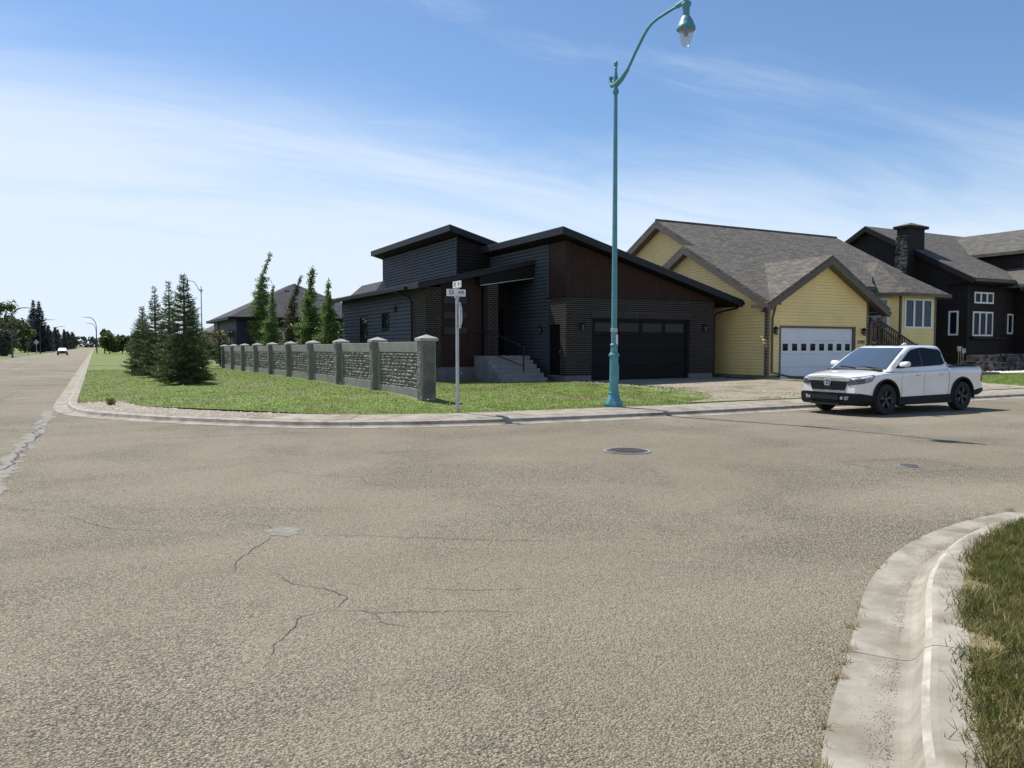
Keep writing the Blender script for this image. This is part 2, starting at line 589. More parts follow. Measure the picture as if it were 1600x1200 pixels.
def np_mesh(name, verts, tris, m, parent=None, smooth=False, n_side=3):
    me = bpy.data.meshes.new(name)
    v = np.asarray(verts, dtype=np.float32).reshape(-1, 3)
    if parent is not None:
        o = origin_of(parent)
        v = v - np.array([o.x, o.y, o.z], dtype=np.float32)
    f = np.asarray(tris, dtype=np.int32).reshape(-1, n_side)
    me.vertices.add(len(v))
    me.vertices.foreach_set("co", v.ravel())
    me.loops.add(f.size)
    me.loops.foreach_set("vertex_index", f.ravel())
    me.polygons.add(len(f))
    me.polygons.foreach_set("loop_start", np.arange(0, f.size, n_side, dtype=np.int32))
    me.polygons.foreach_set("loop_total", np.full(len(f), n_side, dtype=np.int32))
    me.update(calc_edges=True)
    me.materials.append(MATS[m])
    ob = bpy.data.objects.new(name, me)
    col.objects.link(ob)
    ob.parent = parent
    return ob


def copy_tree(o, parent=None):
    c = o.copy()
    col.objects.link(c)
    c.parent = parent
    for ch in list(o.children):
        copy_tree(ch, c)
    return c


def text_mesh(name, body, size, m, parent, matrix, depth=0.004, space=1.0, xscale=1.0):
    cu = bpy.data.curves.new(name, 'FONT')
    cu.body = body
    cu.size = size
    cu.extrude = depth
    cu.offset = size * 0.012
    cu.align_x = 'CENTER'
    cu.align_y = 'CENTER'
    cu.space_character = space
    tmp = bpy.data.objects.new(name + "_tmp", cu)
    col.objects.link(tmp)
    dg = bpy.context.evaluated_depsgraph_get()
    me = bpy.data.meshes.new_from_object(tmp.evaluated_get(dg))
    bpy.data.objects.remove(tmp)
    bpy.data.curves.remove(cu)
    me.transform(Matrix.Diagonal((xscale, 1, 1, 1)))
    me.transform(matrix)
    if parent is not None:
        me.transform(Matrix.Translation(-origin_of(parent)))
    me.materials.clear()
    me.materials.append(MATS[m])
    me.name = name
    ob = bpy.data.objects.new(name, me)
    col.objects.link(ob)
    ob.parent = parent
    return ob


def frame_matrix(origin, xdir, ydir=(0, 0, 1)):
    x = Vector(xdir).normalized()
    y = Vector(ydir).normalized()
    z = x.cross(y)
    m = Matrix((x, y, z)).transposed().to_4x4()
    m.translation = Vector(origin)
    return m


def catmull(pts, step):
    """smooth path through the points (tangents weighted by the spacing, so uneven spacing makes no loops)"""
    pts = [Vector((p[0], p[1], 0)) for p in pts]
    out = []
    n = len(pts)
    T = []
    for i in range(n):
        a, b = pts[max(i - 1, 0)], pts[min(i + 1, n - 1)]
        d0, d1 = (pts[i] - a).length, (b - pts[i]).length
        if d0 == 0 or d1 == 0:
            T.append((b - a).normalized())
        else:
            T.append((((pts[i] - a) / d0) * d1 + ((b - pts[i]) / d1) * d0) / (d0 + d1))
    for i in range(n - 1):
        p1, p2 = pts[i], pts[i + 1]
        L = (p2 - p1).length
        k = max(1, int(L / step)) if L < 13 else max(2, int(L / 12))
        for j in range(k):
            t = j / k
            out.append(p1 * (2 * t ** 3 - 3 * t ** 2 + 1) + T[i] * L * (t ** 3 - 2 * t ** 2 + t) + p2 * (-2 * t ** 3 + 3 * t ** 2) + T[i + 1] * L * (t ** 3 - t ** 2))
    out.append(pts[-1])
    return out


def offset_path(path, w):
    out = []
    for i, p in enumerate(path):
        d = (path[min(i + 1, len(path) - 1)] - path[max(i - 1, 0)]).normalized()
        out.append(p + Vector((-d.y, d.x, 0)) * w)
    return out


def sstep(a, b, x):
    t = np.clip((np.asarray(x, dtype=float) - a) / (b - a), 0, 1)
    return t * t * (3 - 2 * t)


def vnoise(x, y, s, seed=0):
    """cheap smooth value noise for placement masks"""
    x = np.asarray(x) * s + seed * 17.3
    y = np.asarray(y) * s + seed * 9.1
    def h(i, j):
        q = np.sin(i * 127.1 + j * 311.7 + seed * 3.3) * 43758.5453
        return q - np.floor(q)
    xi, yi = np.floor(x), np.floor(y)
    xf, yf = x - xi, y - yi
    xf = xf * xf * (3 - 2 * xf)
    yf = yf * yf * (3 - 2 * yf)
    a = h(xi, yi) * (1 - xf) + h(xi + 1, yi) * xf
    b = h(xi, yi + 1) * (1 - xf) + h(xi + 1, yi + 1) * xf
    return a * (1 - yf) + b * yf


# ------------------------------------------------------------------ ground, roads, kerbs
g = MB()
g.add([(-3000, -800, -0.06), (3000, -800, -0.06), (3000, 4500, -0.06), (-3000, 4500, -0.06)], [(0, 1, 2, 3)])
tag(g.build("ground", "terrain"), kind="structure")

rd = MB()
rd.add([(-9.8, -80, 0), (0.2, -80, 0), (0.2, 1500, 0), (-9.8, 1500, 0),
        (140, -10, 0), (140, 30, 0), (0.2, -10, 0), (0.2, 30, 0)],
       [(0, 1, 6, 7, 2, 3), (6, 4, 5, 7)])
road = tag(rd.build("road", "asphalt"), kind="structure")

KN = [(-1.15, 1400), (-1.15, 200), (-1.13, 60), (-1.12, 36), (-1.12, 29), (-1.12, 27), (-1.05, 25), (-0.6, 22.4), (0.5, 20.4), (2.0, 18.45),
      (4.17, 16.4), (6.7, 15.4), (9.9, 15.0), (13.4, 14.8), (17, 14.78), (28, 14.78), (39, 14.78), (50, 14.78), (61, 14.78), (120, 14.78)]
KS = [(120, 4.66), (30, 4.66), (20, 4.66), (12, 4.68), (8.9, 4.66), (7.5, 4.58), (6.3, 4.3), (5.19, 3.82), (3.93, 3.03), (2.6, 2.14), (1.5, 1.15),
      (0.55, -0.2), (-0.2, -1.9), (-0.75, -4.2), (-1.0, -8), (-1.0, -30)]
KL = [(-9.55, -60), (-9.55, 0), (-9.55, 60), (-9.55, 300), (-9.55, 1400)]
pn_ = catmull(KN, 0.25)
ps_ = catmull(KS, 0.2)
pl_ = catmull(KL, 4)


def kerb_run(path, name, W, seglen, label):
    """gutter pan, rolled kerb face and kerb top, cast in segments with open joints"""
    root = bpy.data.objects.new(name, None)
    col.objects.link(root)
    tag(root, kind="structure")
    prof = [(0.0, -0.03), (0.0, 0.006), (0.26, -0.004 + 0.008), (0.31, 0.010), (0.345, 0.030), (0.385, 0.098), (0.42, 0.118), (0.45, 0.124), (W, 0.128), (W, -0.03)]
    L = [0.0]
    for i in range(1, len(path)):
        L.append(L[-1] + (path[i] - path[i - 1]).length)
    i = 0
    while i < len(path) - 1:
        j = i + 1
        near = min(path[i].length, path[j].length)
        sl_ = seglen if near < 60 else 40
        while j < len(path) - 1 and L[j] - L[i] < sl_:
            j += 1
        pts = path[i:j + 1]
        rings = []
        rj = random.uniform(-0.0015, 0.0015)
        for k in range(i, j + 1):
            d = (path[min(k + 1, len(path) - 1)] - path[max(k - 1, 0)]).normalized()
            n = Vector((-d.y, d.x, 0))
            p = path[k].copy()
            gap = 0.002
            if k == i:
                p += d * gap
            if k == j:
                p -= d * gap
            rings.append([p + n * w + Vector((0, 0, z + (rj if 0 < z else 0))) for w, z in prof])
        mb = MB()
        m_ = len(prof)
        vs = [q for r in rings for q in r]
        fs = []
        for a in range(len(rings) - 1):
            for b in range(m_ - 1):
                fs.append((a * m_ + b, (a + 1) * m_ + b, (a + 1) * m_ + b + 1, a * m_ + b + 1))
        fs.append(tuple(range(m_)))
        fs.append(tuple(range((len(rings) - 1) * m_, len(rings) * m_))[::-1])
        fs = [f[::-1] for f in fs]
        mb.add(vs, fs)
        ob = mb.build("kerb_segment", "concrete", root)
        me = ob.data
        me.materials.append(MATS["concrete_lip"])
        for pi, poly in enumerate(me.polygons):
            if pi < (len(rings) - 1) * (m_ - 1) and pi % (m_ - 1) == 5:
                poly.material_index = 1
        i = j
    return root


random.seed(3)
kerb_run(pn_, "kerb", 0.62, 3.0, "")
kerb_run(ps_, "kerb", 0.60, 1.15, "")
kerb_run(pl_, "kerb", 0.50, 40, "")

# far pavement: slabs behind the kerb along the side street, from the corner on
walk = bpy.data.objects.new("pavement", None)
col.objects.link(walk)
tag(walk, kind="structure")
i0 = min(range(len(pn_)), key=lambda i: (pn_[i] - Vector((2.9, 17.5, 0))).length)
k = i0
WALK = 1.80
while k < len(pn_) - 1 and pn_[k].x < 70:
    j = k + 1
    Ls = 0
    while j < len(pn_) - 1 and Ls < 1.7:
        Ls += (pn_[j] - pn_[j - 1]).length
        j += 1
    mb = MB()
    a = offset_path(pn_, 0.625)[k:j + 1]
    b = offset_path(pn_, WALK)[k:j + 1]
    da = (a[1] - a[0]).normalized() * 0.006
    a[0] = a[0] + da
    b[0] = b[0] + da
    a[-1] = a[-1] - da
    b[-1] = b[-1] - da
    n = len(a)
    zt = 0.131 + random.uniform(-0.002, 0.003)
    vs = [(p.x, p.y, zt) for p in a] + [(p.x, p.y, zt + 0.012) for p in b] + [(p.x, p.y, -0.03) for p in a] + [(p.x, p.y, -0.03) for p in b]
    fs = [(i, i + 1, n + i + 1, n + i) for i in range(n - 1)]
    fs += [(2 * n + i, 2 * n + i + 1, i + 1, i) for i in range(n - 1)]
    fs += [(n + i, n + i + 1, 3 * n + i + 1, 3 * n + i) for i in range(n - 1)]
    fs += [(0, n, 3 * n, 2 * n), (n - 1, 3 * n - 1, 4 * n - 1, 2 * n - 1)]
    mb.add(vs, fs)
    mb.build("slab", "concrete", walk)
    k = j

# crossing path far up the road
pv = MB()
pv.box(-0.5, 40, 74.5, 76.1, 0.0, 0.17)
tag(pv.build("path", "concrete"), kind="structure")
# left pavement along the main road
pv = MB()
pv.box(-14.2, -12.8, -20, 600, 0.0, 0.155)
tag(pv.build("path", "concrete"), kind="structure")


def zl(x, y):
    """height of the lots north of the side street"""
    return 0.135 + 0.19 * sstep(16.8, 23, y) * sstep(-0.5, 7, x) * (1 - 0.75 * sstep(32, 62, y))


# boundary of the north lawn, as y over x
edge_main = offset_path(pn_, 0.615)
edge_walk = offset_path(pn_, WALK + 0.002)
bx, by = [], []
for p, q, c in zip(edge_main, edge_walk, pn_):
    t = float(sstep(26.0, 24.2, c.y)) if c.y > 24.2 else 1.0
    r = p.lerp(q, t)
    if c.y < 30:
        bx.append(r.x)
        by.append(r.y)
bx, by = np.array(bx), np.array(by)
o_ = np.argsort(bx)
bx, by = bx[o_], by[o_]


def bound_y(x):
    return np.interp(x, bx, by)


XL = -0.50
xs = np.concatenate([np.linspace(XL, 8, 45), np.linspace(8.4, 34, 60), np.linspace(35, 130, 40)])
tt_ = np.concatenate([np.linspace(0, 0.12, 25), np.linspace(0.13, 0.4, 30), np.linspace(0.45, 1, 12)])
vs = []
for x in xs:
    y0 = float(bound_y(x)) if x > XL + 0.01 else 25.9
    for t in tt_:
        y = y0 + (150 - y0) * t
        vs.append((x, y, float(zl(x, y)) + (0.012 * (vnoise(x, y, 1.2, 2) - 0.5) if t > 0 else 0)))
nt_ = len(tt_)
fs = [(i * nt_ + j, (i + 1) * nt_ + j, (i + 1) * nt_ + j + 1, i * nt_ + j + 1) for i in range(len(xs) - 1) for j in range(nt_ - 1)]
lw = MB().add(vs, fs)
tag(lw.build("lawn", "lawn", smooth=True), kind="structure")
# field beyond, and the verge left of the road
lw = MB()
lw.add([(-0.52, 150, 0.13), (130, 150, 0.13), (400, 1400, 0.13), (-0.52, 1400, 0.13)], [(0, 1, 2, 3)])
tag(lw.build("lawn", "lawn"), kind="structure")
lw = MB()
lw.add([(-10.03, -60, 0.135), (-10.03, 1400, 0.135), (-400, 1400, 0.4), (-200, -60, 0.3)], [(0, 1, 2, 3)])
tag(lw.build("lawn", "lawn"), kind="structure")
# south-east lot (near right corner)
eb = offset_path(ps_, 0.595)
vs, fs = [], []
for i, p in enumerate(eb):
    d = (eb[min(i + 1, len(eb) - 1)] - eb[max(i - 1, 0)]).normalized()
    n = Vector((-d.y, d.x, 0))
    for w, z in ((0, 0.128), (0.35, 0.16), (1.2, 0.2)):
        q = p + n * w
        vs.append((q.x, q.y, z))
    q = p + (Vector((60, -60, 0)) - p) * 0.5
    vs.append((q.x, q.y, 0.22))
for i in range(len(eb) - 1):
    for b in range(3):
        fs.append((i * 4 + b, i * 4 + b + 1, (i + 1) * 4 + b + 1, (i + 1) * 4 + b)[::-1])
lw = MB().add(vs, fs)
tag(lw.build("lawn", "thatch", smooth=True), kind="structure")


# gravel patch on the corner where the pavement is missing
def band(path, a_, b_, w0, w1, z0, z1, name, m):
    A, B = offset_path(path, w0)[a_:b_], offset_path(path, w1)[a_:b_]
    n = len(A)
    vs = [(p.x, p.y, z0) for p in A] + [(p.x, p.y, z1) for p in B]
    return tag(MB().add(vs, [(i, i + 1, n + i + 1, n + i) for i in range(n - 1)]).build(name, m), kind="structure")


ia = min(range(len(pn_)), key=lambda i: (pn_[i] - Vector((-1.1, 25.3, 0))).length)
band(pn_, ia, i0 + 1, 0.61, 1.86, 0.124, 0.139, "gravel_patch", "gravel")

# driveways
random.seed(11)
dv = MB()
L_ = [(17.6 + random.uniform(-0.35, 0.35), 16.95 + (26.5 - 16.95) * t / 12) for t in range(13)]
L_[0] = (14.6, 16.87)
L_[1] = (15.8, 17.5)
L_[2] = (17.0, 18.3)
R_ = [(24.9 + random.uniform(-0.2, 0.2), 16.87 + (26.5 - 16.87) * t / 12) for t in range(13)]
vs, fs = [], []
for (xa, ya), (xb, yb) in zip(L_, R_):
    for s in range(7):
        x, y = xa + (xb - xa) * s / 6, ya + (yb - ya) * s / 6
        vs.append((x, y, float(zl(x, y)) + 0.012 + 0.02 * float(vnoise(x, y, 0.8, 5))))
for i in range(12):
    for s in range(6):
        fs.append((i * 7 + s, i * 7 + s + 1, (i + 1) * 7 + s + 1, (i + 1) * 7 + s))
tag(MB().add(vs, fs).build("driveway", "gravel", smooth=True), kind="structure")
dv = MB()
nx = 12
vs, fs = [], []
for i in range(nx + 1):
    y = 16.87 + (24.5 - 16.87) * i / nx
    vs += [(26.3, y, float(zl(26.3, y)) + 0.014), (33.0, y, float(zl(33, y)) + 0.014)]
fs = [(2 * i, 2 * i + 1, 2 * i + 3, 2 * i + 2) for i in range(nx)]
tag(MB().add(vs, fs).build("driveway", "concrete"), kind="structure")
dv = MB()
dv.box(24.98, 26.2, 23.6, 24.5, 0.1, 0.36)
dv.box(25.6, 26.28, 18.5, 23.58, 0.1, 0.35)
tag(dv.build("path", "concrete"), kind="structure")
dv = MB()
dv.add([(43.0, 16.87, .17), (60, 16.87, .17), (60, 22.5, .33), (43.0, 22.5, .33)], [(0, 1, 2, 3)])
tag(dv.build("driveway", "concrete"), kind="structure")


# ------------------------------------------------------------------ wear on the road
def ribbon(name, pts, width, m, z, jitter=0.03, step=0.06, seed=0, taper=True):
    rr = random.Random(seed)
    P = [Vector((p[0], p[1], 0)) for p in pts]
    fine = []
    for a, b in zip(P, P[1:]):
        k = max(1, int((b - a).length / step))
        d = (b - a).normalized()
        n = Vector((-d.y, d.x, 0))
        w = 0
        for j in range(k):
            w = w * 0.7 + rr.uniform(-jitter, jitter)
            fine.append(a.lerp(b, j / k) + n * (w if j else 0))
    fine.append(P[-1])
    vs, fs = [], []
    n_ = len(fine)
    for i, p in enumerate(fine):
        d = (fine[min(i + 1, n_ - 1)] - fine[max(i - 1, 0)])
        d = d.normalized() if d.length else Vector((1, 0, 0))
        n = Vector((-d.y, d.x, 0))
        tw = 1.0
        if taper:
            tw = min(1, 4 * i / n_ + 0.2, 4 * (n_ - 1 - i) / n_ + 0.2)
        h = width * tw * rr.uniform(0.55, 1.25) / 2
        vs += [(*(p + n * h).xy, z), (*(p - n * h).xy, z)]
    fs = [(2 * i, 2 * i + 1, 2 * i + 3, 2 * i + 2) for i in range(n_ - 1)]
    return MB().add(vs, fs).build(name, m, road)


CR = [[(1.46, 7.36), (1.75, 7.1), (2.3, 6.75), (3.22, 6.09), (3.9, 5.75)], [(1.46, 7.36), (1.45, 7.7), (1.15, 8.0)],
      [(1.46, 7.36), (1.25, 7.0), (1.05, 6.7), (0.9, 6.2)],
      [(1.34, 5.0), (1.5, 5.2), (1.42, 5.5), (1.25, 5.7), (1.2, 6.1)], [(1.34, 5.0), (1.1, 4.95), (0.95, 4.65), (0.8, 4.4)],
      [(1.34, 5.0), (1.55, 4.85), (1.75, 4.75), (2.1, 4.6), (2.5, 4.35)], [(1.55, 4.85), (1.58, 4.6), (1.7, 4.45)],
      [(2.0, 5.2), (2.3, 5.0), (2.8, 4.75)], [(-0.4, 9.4), (0.1, 8.3), (0.9, 7.6)], [(-0.4, 9.4), (-0.9, 9.9), (-1.3, 9.6)],
      [(2.6, 10.4), (3.1, 10.0), (3.6, 10.1), (4.3, 10.3)], [(3.1, 10.0), (3.0, 9.5), (3.4, 9.0)], [(2.2, 11.2), (2.6, 10.4)],
      [(0.6, 16.0), (2.6, 15.9), (4.5, 15.6)], [(-2.6, 40), (-2.9, 20), (-3.4, 8)],
      [(-6.2, 110), (-5.9, 60), (-5.7, 28), (-5.8, 10)], [(-9, 52), (-5, 50), (-1.3, 51)], [(-9, 84), (-5, 85), (-1.3, 84)], [(-8.9, 34), (-5, 35.5), (-1.4, 34.6)]]
for i, c in enumerate(CR):
    far = c[0][1] > 12
    ribbon("crack", c, 0.022 if far else 0.0072, "crack", 0.0045, 0.05 if far else 0.016, 0.5 if far else 0.045, i)
ribbon("crack_sealant", [(-1.2, 8), (-1.18, 12.3), (-1.12, 16), (-1.1, 21.2), (-1.12, 24.4)], 0.26, "seal", 0.004, 0.05, 0.12, 77, False)
ribbon("crack", [(-1.25, 8), (-1.2, 12.3), (-1.1, 16), (-1.1, 21.2)], 0.03, "crack", 0.008, 0.07, 0.12, 78)
for i, (cx, cy, r) in enumerate([(1.52, 7.42, 0.16)]):
    rr = random.Random(i)
    pts = []
    for a in range(22):
        q = r * (0.75 + 0.5 * rr.random())
        pts.append((cx + q * math.cos(a * 2 * math.pi / 22) * 0.9, cy + q * math.sin(a * 2 * math.pi / 22) * 1.2, 0.003))
    MB().add(pts, [tuple(range(22))]).build("sealant_patch", "seal", road)

# manhole, its ring, and a valve cover in a square patch
mh = empty("manhole_cover", (7.78, 10.4, 0), "round dark iron manhole cover in the asphalt before the pickup", "manhole cover")
MB().lathe([(0.40, 0.002), (0.40, 0.012), (0.345, 0.012), (0.345, 0.002)], (7.78, 10.4, 0), 40).build("ring", "concrete_dark", mh)
MB().lathe([(0.335, 0.001), (0.335, 0.014), (0.32, 0.018)], (7.78, 10.4, 0), 40).build("cover", "iron", mh)
rb = MB()
for k in range(-4, 5):
    h = math.sqrt(max(0.01, 0.29 ** 2 - (k * 0.06) ** 2))
    rb.box(7.78 + k * 0.06 - 0.01, 7.78 + k * 0.06 + 0.01, 10.4 - h, 10.4 + h, 0.0185, 0.024)
rb.build("rib_pattern", "iron", mh)
MB().tube([(7.60, 10.4, 0.02), (7.60, 10.45, 0.024)], 0.015, 6).build("lift_hole", "crack", mh)
vc = empty("valve_cover", (10.55, 7.1, 0), "small round water valve cover in square asphalt patch", "valve cover")
MB().lathe([(0.13, 0.0055), (0.13, 0.013), (0.10, 0.016)], (10.45, 7.15, 0), 24).build("lid", "iron", vc)
MB().lathe([(0.16, 0.005), (0.155, 0.0105)], (10.45, 7.15, 0), 24).build("collar", "concrete_dark", vc)
for i, c in enumerate([[(9.9, 7.9), (11.3, 7.6)], [(11.3, 7.6), (11.0, 6.5)], [(11.0, 6.5), (9.7, 6.8)], [(9.7, 6.8), (9.9, 7.9)]]):
    ribbon("patch_seam", c, 0.010, "crack", 0.004, 0.012, 0.05, 200 + i, False)

# loose stones on the asphalt
rng = np.random.default_rng(5)


def stones(name, xy, z, size, m, label=None, seed=0, parent=None):
    rg = np.random.default_rng(seed)
    n = len(xy)
    base = np.array([(1, 0, 0), (-0.5, .87, 0), (-0.5, -.87, 0), (0.1, 0, 1)], dtype=float)
    v = np.empty((n, 4, 3))
    s = size * rg.uniform(0.5, 1.4, (n, 1, 1))
    a = rg.uniform(0, 6.28, n)
    ca, sa = np.cos(a)[:, None], np.sin(a)[:, None]
    bb = base[None] * s
    bb = bb * np.stack([rg.uniform(0.7, 1.3, n), rg.uniform(0.7, 1.3, n), rg.uniform(0.5, 1.0, n)], 1)[:, None, :]
    v[:, :, 0] = bb[:, :, 0] * ca - bb[:, :, 1] * sa + xy[:, 0:1]
    v[:, :, 1] = bb[:, :, 0] * sa + bb[:, :, 1] * ca + xy[:, 1:2]
    v[:, :, 2] = bb[:, :, 2] + np.asarray(z).reshape(-1, 1)
    t = np.array([(0, 1, 3), (1, 2, 3), (2, 0, 3)])
    f = (np.arange(n)[:, None, None] * 4 + t[None])
    ob = np_mesh(name, v.reshape(-1, 3), f.reshape(-1, 3), m, parent)
    return tag(ob, label, None, None, "stuff")


# grit near the right-hand gutter and scattered over the road
PSA = np.array([(p.x, p.y) for p in ps_])


def along(idx, rg):
    t = rg.random((len(idx), 1))
    return PSA[idx] * (1 - t) + PSA[idx + 1] * t


idx = rng.integers(0, len(ps_) - 1, 2600)
off = -np.abs(rng.normal(0, 0.22, 2600))
gp = along(idx, rng)
nn = np.array([[-(ps_[i + 1] - ps_[i]).normalized().y, (ps_[i + 1] - ps_[i]).normalized().x] for i in idx])
xy = gp + nn * off[:, None] + rng.normal(0, 0.05, (2600, 2))
stones("grit", xy, np.zeros(2600), 0.006, "pebble", "loose grit lying along the near gutter", 1)
xy = np.stack([rng.uniform(-6, 14, 900), rng.uniform(2.5, 14, 900)], 1)
stones("grit", xy, np.zeros(900), 0.007, "dirt", "dark specks of grit scattered over the asphalt", 2)
# dirt lying in the near gutter
idx = rng.integers(0, len(ps_) - 1, 70000)
gp = along(idx, rng)
nn = np.array([[-(ps_[i + 1] - ps_[i]).normalized().y, (ps_[i + 1] - ps_[i]).normalized().x] for i in idx])
keep = vnoise(gp[:, 0], gp[:, 1], 2.3, 4) + 0.25 * (rng.random(len(gp)) - 0.5) > 0.48
off = 0.32 - np.abs(rng.normal(0, 0.075, len(idx)))
xy = (gp + nn * off[:, None])[keep]
stones("gutter_dirt", xy, np.full(len(xy), 0.006), 0.0028, "dirt", "dark dirt caught in the near gutter", 3)
# corner gravel stones
A = np.array([(p.x, p.y) for p in offset_path(pn_, 0.66)[ia:i0]])
B = np.array([(p.x, p.y) for p in offset_path(pn_, 1.9)[ia:i0]])
ii = rng.integers(0, len(A), 2600)
tq = rng.random((2600, 1))
xy = A[ii] * (1 - tq) + B[ii] * tq + rng.normal(0, 0.06, (2600, 2))
stones("gravel", xy, np.full(2600, 0.13) + tq[:, 0] * 0.012, 0.022, "pebble", "loose gravel on the corner patch", 4)
n = 5000
xy = np.stack([rng.uniform(16.5, 24.9, n), rng.uniform(16.9, 26.2, n)], 1)
stones("gravel", xy, zl(xy[:, 0], xy[:, 1]) + 0.018, 0.022, "pebble", "loose gravel on the dark house's unpaved driveway", 5)


# ------------------------------------------------------------------ grass
def blades(name, xy, z, h, w, m, label, seed=0, lean=0.6):
    rg = np.random.default_rng(seed)
    n = len(xy)
    a = rg.uniform(0, 2 * np.pi, n)
    hh = h * rg.uniform(0.45, 1.3, n)
    ww = w * rg.uniform(0.6, 1.3, n)
    la = rg.uniform(0, 2 * np.pi, n)
    ll = lean * hh * rg.uniform(0.1, 1.0, n)
    b = np.stack([np.cos(a), np.sin(a), np.zeros(n)], 1) * ww[:, None] / 2
    p = np.stack([xy[:, 0], xy[:, 1], z], 1)
    tip = p + np.stack([np.cos(la) * ll, np.sin(la) * ll, hh], 1)
    v = np.stack([p - b, p + b, tip], 1).reshape(-1, 3)
    f = np.arange(3 * n).reshape(-1, 3)
    return tag(np_mesh(name, v, f, m), label, "grass", None, "stuff")


def near_xy(n, wmax, seed, lo=0.0, s0=(1.6, -0.2), s1=(9.5, 4.8)):
    rg = np.random.default_rng(seed)
    ids = [i for i in range(len(ps_)) if ps_[i].x > 1.6 and ps_[i].x < 11.5]
    e = np.array([(eb[i].x, eb[i].y) for i in ids])
    dd = np.gradient(e, axis=0)
    dd /= np.linalg.norm(dd, axis=1)[:, None]
    nn = np.stack([-dd[:, 1], dd[:, 0]], 1)
    k = rg.integers(0, len(ids) - 1, n)
    w = lo + (wmax - lo) * rg.random(n)
    tt = rg.random((n, 1))
    q = e[k] * (1 - tt) + e[k + 1] * tt + nn[k] * w[:, None] + rg.normal(0, 0.05, (n, 2))
    z = np.interp(w, [0, 0.35, 1.2], [0.128, 0.16, 0.2])
    return q, z, w


q, z, w = near_xy(150000, 1.5, 21)
kp = vnoise(q[:, 0], q[:, 1], 3.0, 8) + 0.7 * w > 0.34
blades("grass", q[kp], z[kp], 0.052, 0.007, "grass_near", "coarse green grass behind the near kerb, lower right corner", 1, 1.1)
q, z, w = near_xy(26000, 1.4, 22)
kp = vnoise(q[:, 0], q[:, 1], 3.0, 8) - 0.25 * w < 0.62
blades("grass", q[kp], z[kp], 0.055, 0.006, "dry_grass", "dry straw-coloured grass along the edge of the near kerb", 2, 1.4)

# weeds in the joint between asphalt and gutter
wl = []
for (i, cnt) in ((0, 40), (1, 50), (2, 70)):
    pass
rgw = np.random.default_rng(9)
near_ids = [i for i in range(len(ps_)) if 2.2 < ps_[i].x < 8.5]
spots = rgw.choice(near_ids, 26)
for s in spots:
    c = ps_[s]
    k = rgw.integers(5, 26)
    wl.append(np.stack([c.x + rgw.normal(0, 0.025, k), c.y + rgw.normal(0, 0.02, k)], 1))
wl = np.concatenate(wl)
blades("weeds", wl, np.zeros(len(wl)), 0.05, 0.006, "dry_grass", "tufts of weed growing in the near gutter joint", 3, 1.2)


def lawn_mask(x, y):
    ok = (y > bound_y(x) - 0.10 * vnoise(x, y, 2.5, 21)) & (x > XL)
    house = ((x > 11.6) & (y > 29.2) & (x < 25) & (y < 45)) | ((x > 16.5) & (x < 24.9) & (y > 26.3)) | ((x > 25.6) & (y > 24.2) & (x < 44)) | (y > 74) & (y < 76.5)
    ok &= ~house
    ok &= ~((x > 26.1) & (x < 33.1))
    ok &= ~((x > 43.0) & (y > 16))
    dr = (x > 17.2 + 0.9 * (vnoise(x, y, 0.7, 3) - 0.5)) & (x < 25.0) & (y > 16.5)
    ok &= ~dr
    # sparse, dry ground before the driveway
    sp = sstep(12.5, 17.0, x) * sstep(27, 17, y)
    ok &= ~((vnoise(x, y, 1.6, 6) < sp * 0.75) & (x < 17.6))
    ok &= ~((x > 7.85) & (x < 8.6) & (y > 20.1) & (y < 62))
    ok &= ~((x > 13.3) & (x < 16.6) & (y > 26.9))
    return ok


rgg = np.random.default_rng(31)
n = 330000
d = 17 + 45 * rgg.random(n) ** 1.7
x = XL + rgg.random(n) * 43
y = d - 2.2
ok = lawn_mask(x, y)
x, y = x[ok], y[ok]
blades("grass", np.stack([x, y], 1), zl(x, y) - 0.005, 0.052, 0.013, "grass_blade", "mown green lawn of the corner lot", 4, 0.9)
n = 60000
x = XL + rgg.random(n) * 26
y = 15 + rgg.random(n) * 14
ok = lawn_mask(x, y) & (vnoise(x, y, 1.1, 12) + 0.8 * (y < bound_y(x) + 0.5) > 0.72)
x, y = x[ok], y[ok]
blades("grass", np.stack([x, y], 1), zl(x, y), 0.05, 0.013, "dry_grass", "dry pale grass in patches along the corner lot's edge", 5, 1.2)
n = 16000
x = 12.5 + rgg.random(n) * 13.5
y = 16.7 + rgg.random(n) * 9
ok = (vnoise(x, y, 1.9, 33) > 0.60 + 0.22 * sstep(17.5, 20.5, x)) & ~((x > 18.5) & (x < 24.3) & (y > 18.6)) & (y > bound_y(x) - 0.03) & (x < 26.0)
x, y = x[ok], y[ok]
blades("grass", np.stack([x, y], 1), zl(x, y) + 0.015, 0.055, 0.013, "grass_blade", "thin ragged tufts on the edges of the gravel driveway", 8, 1.0)

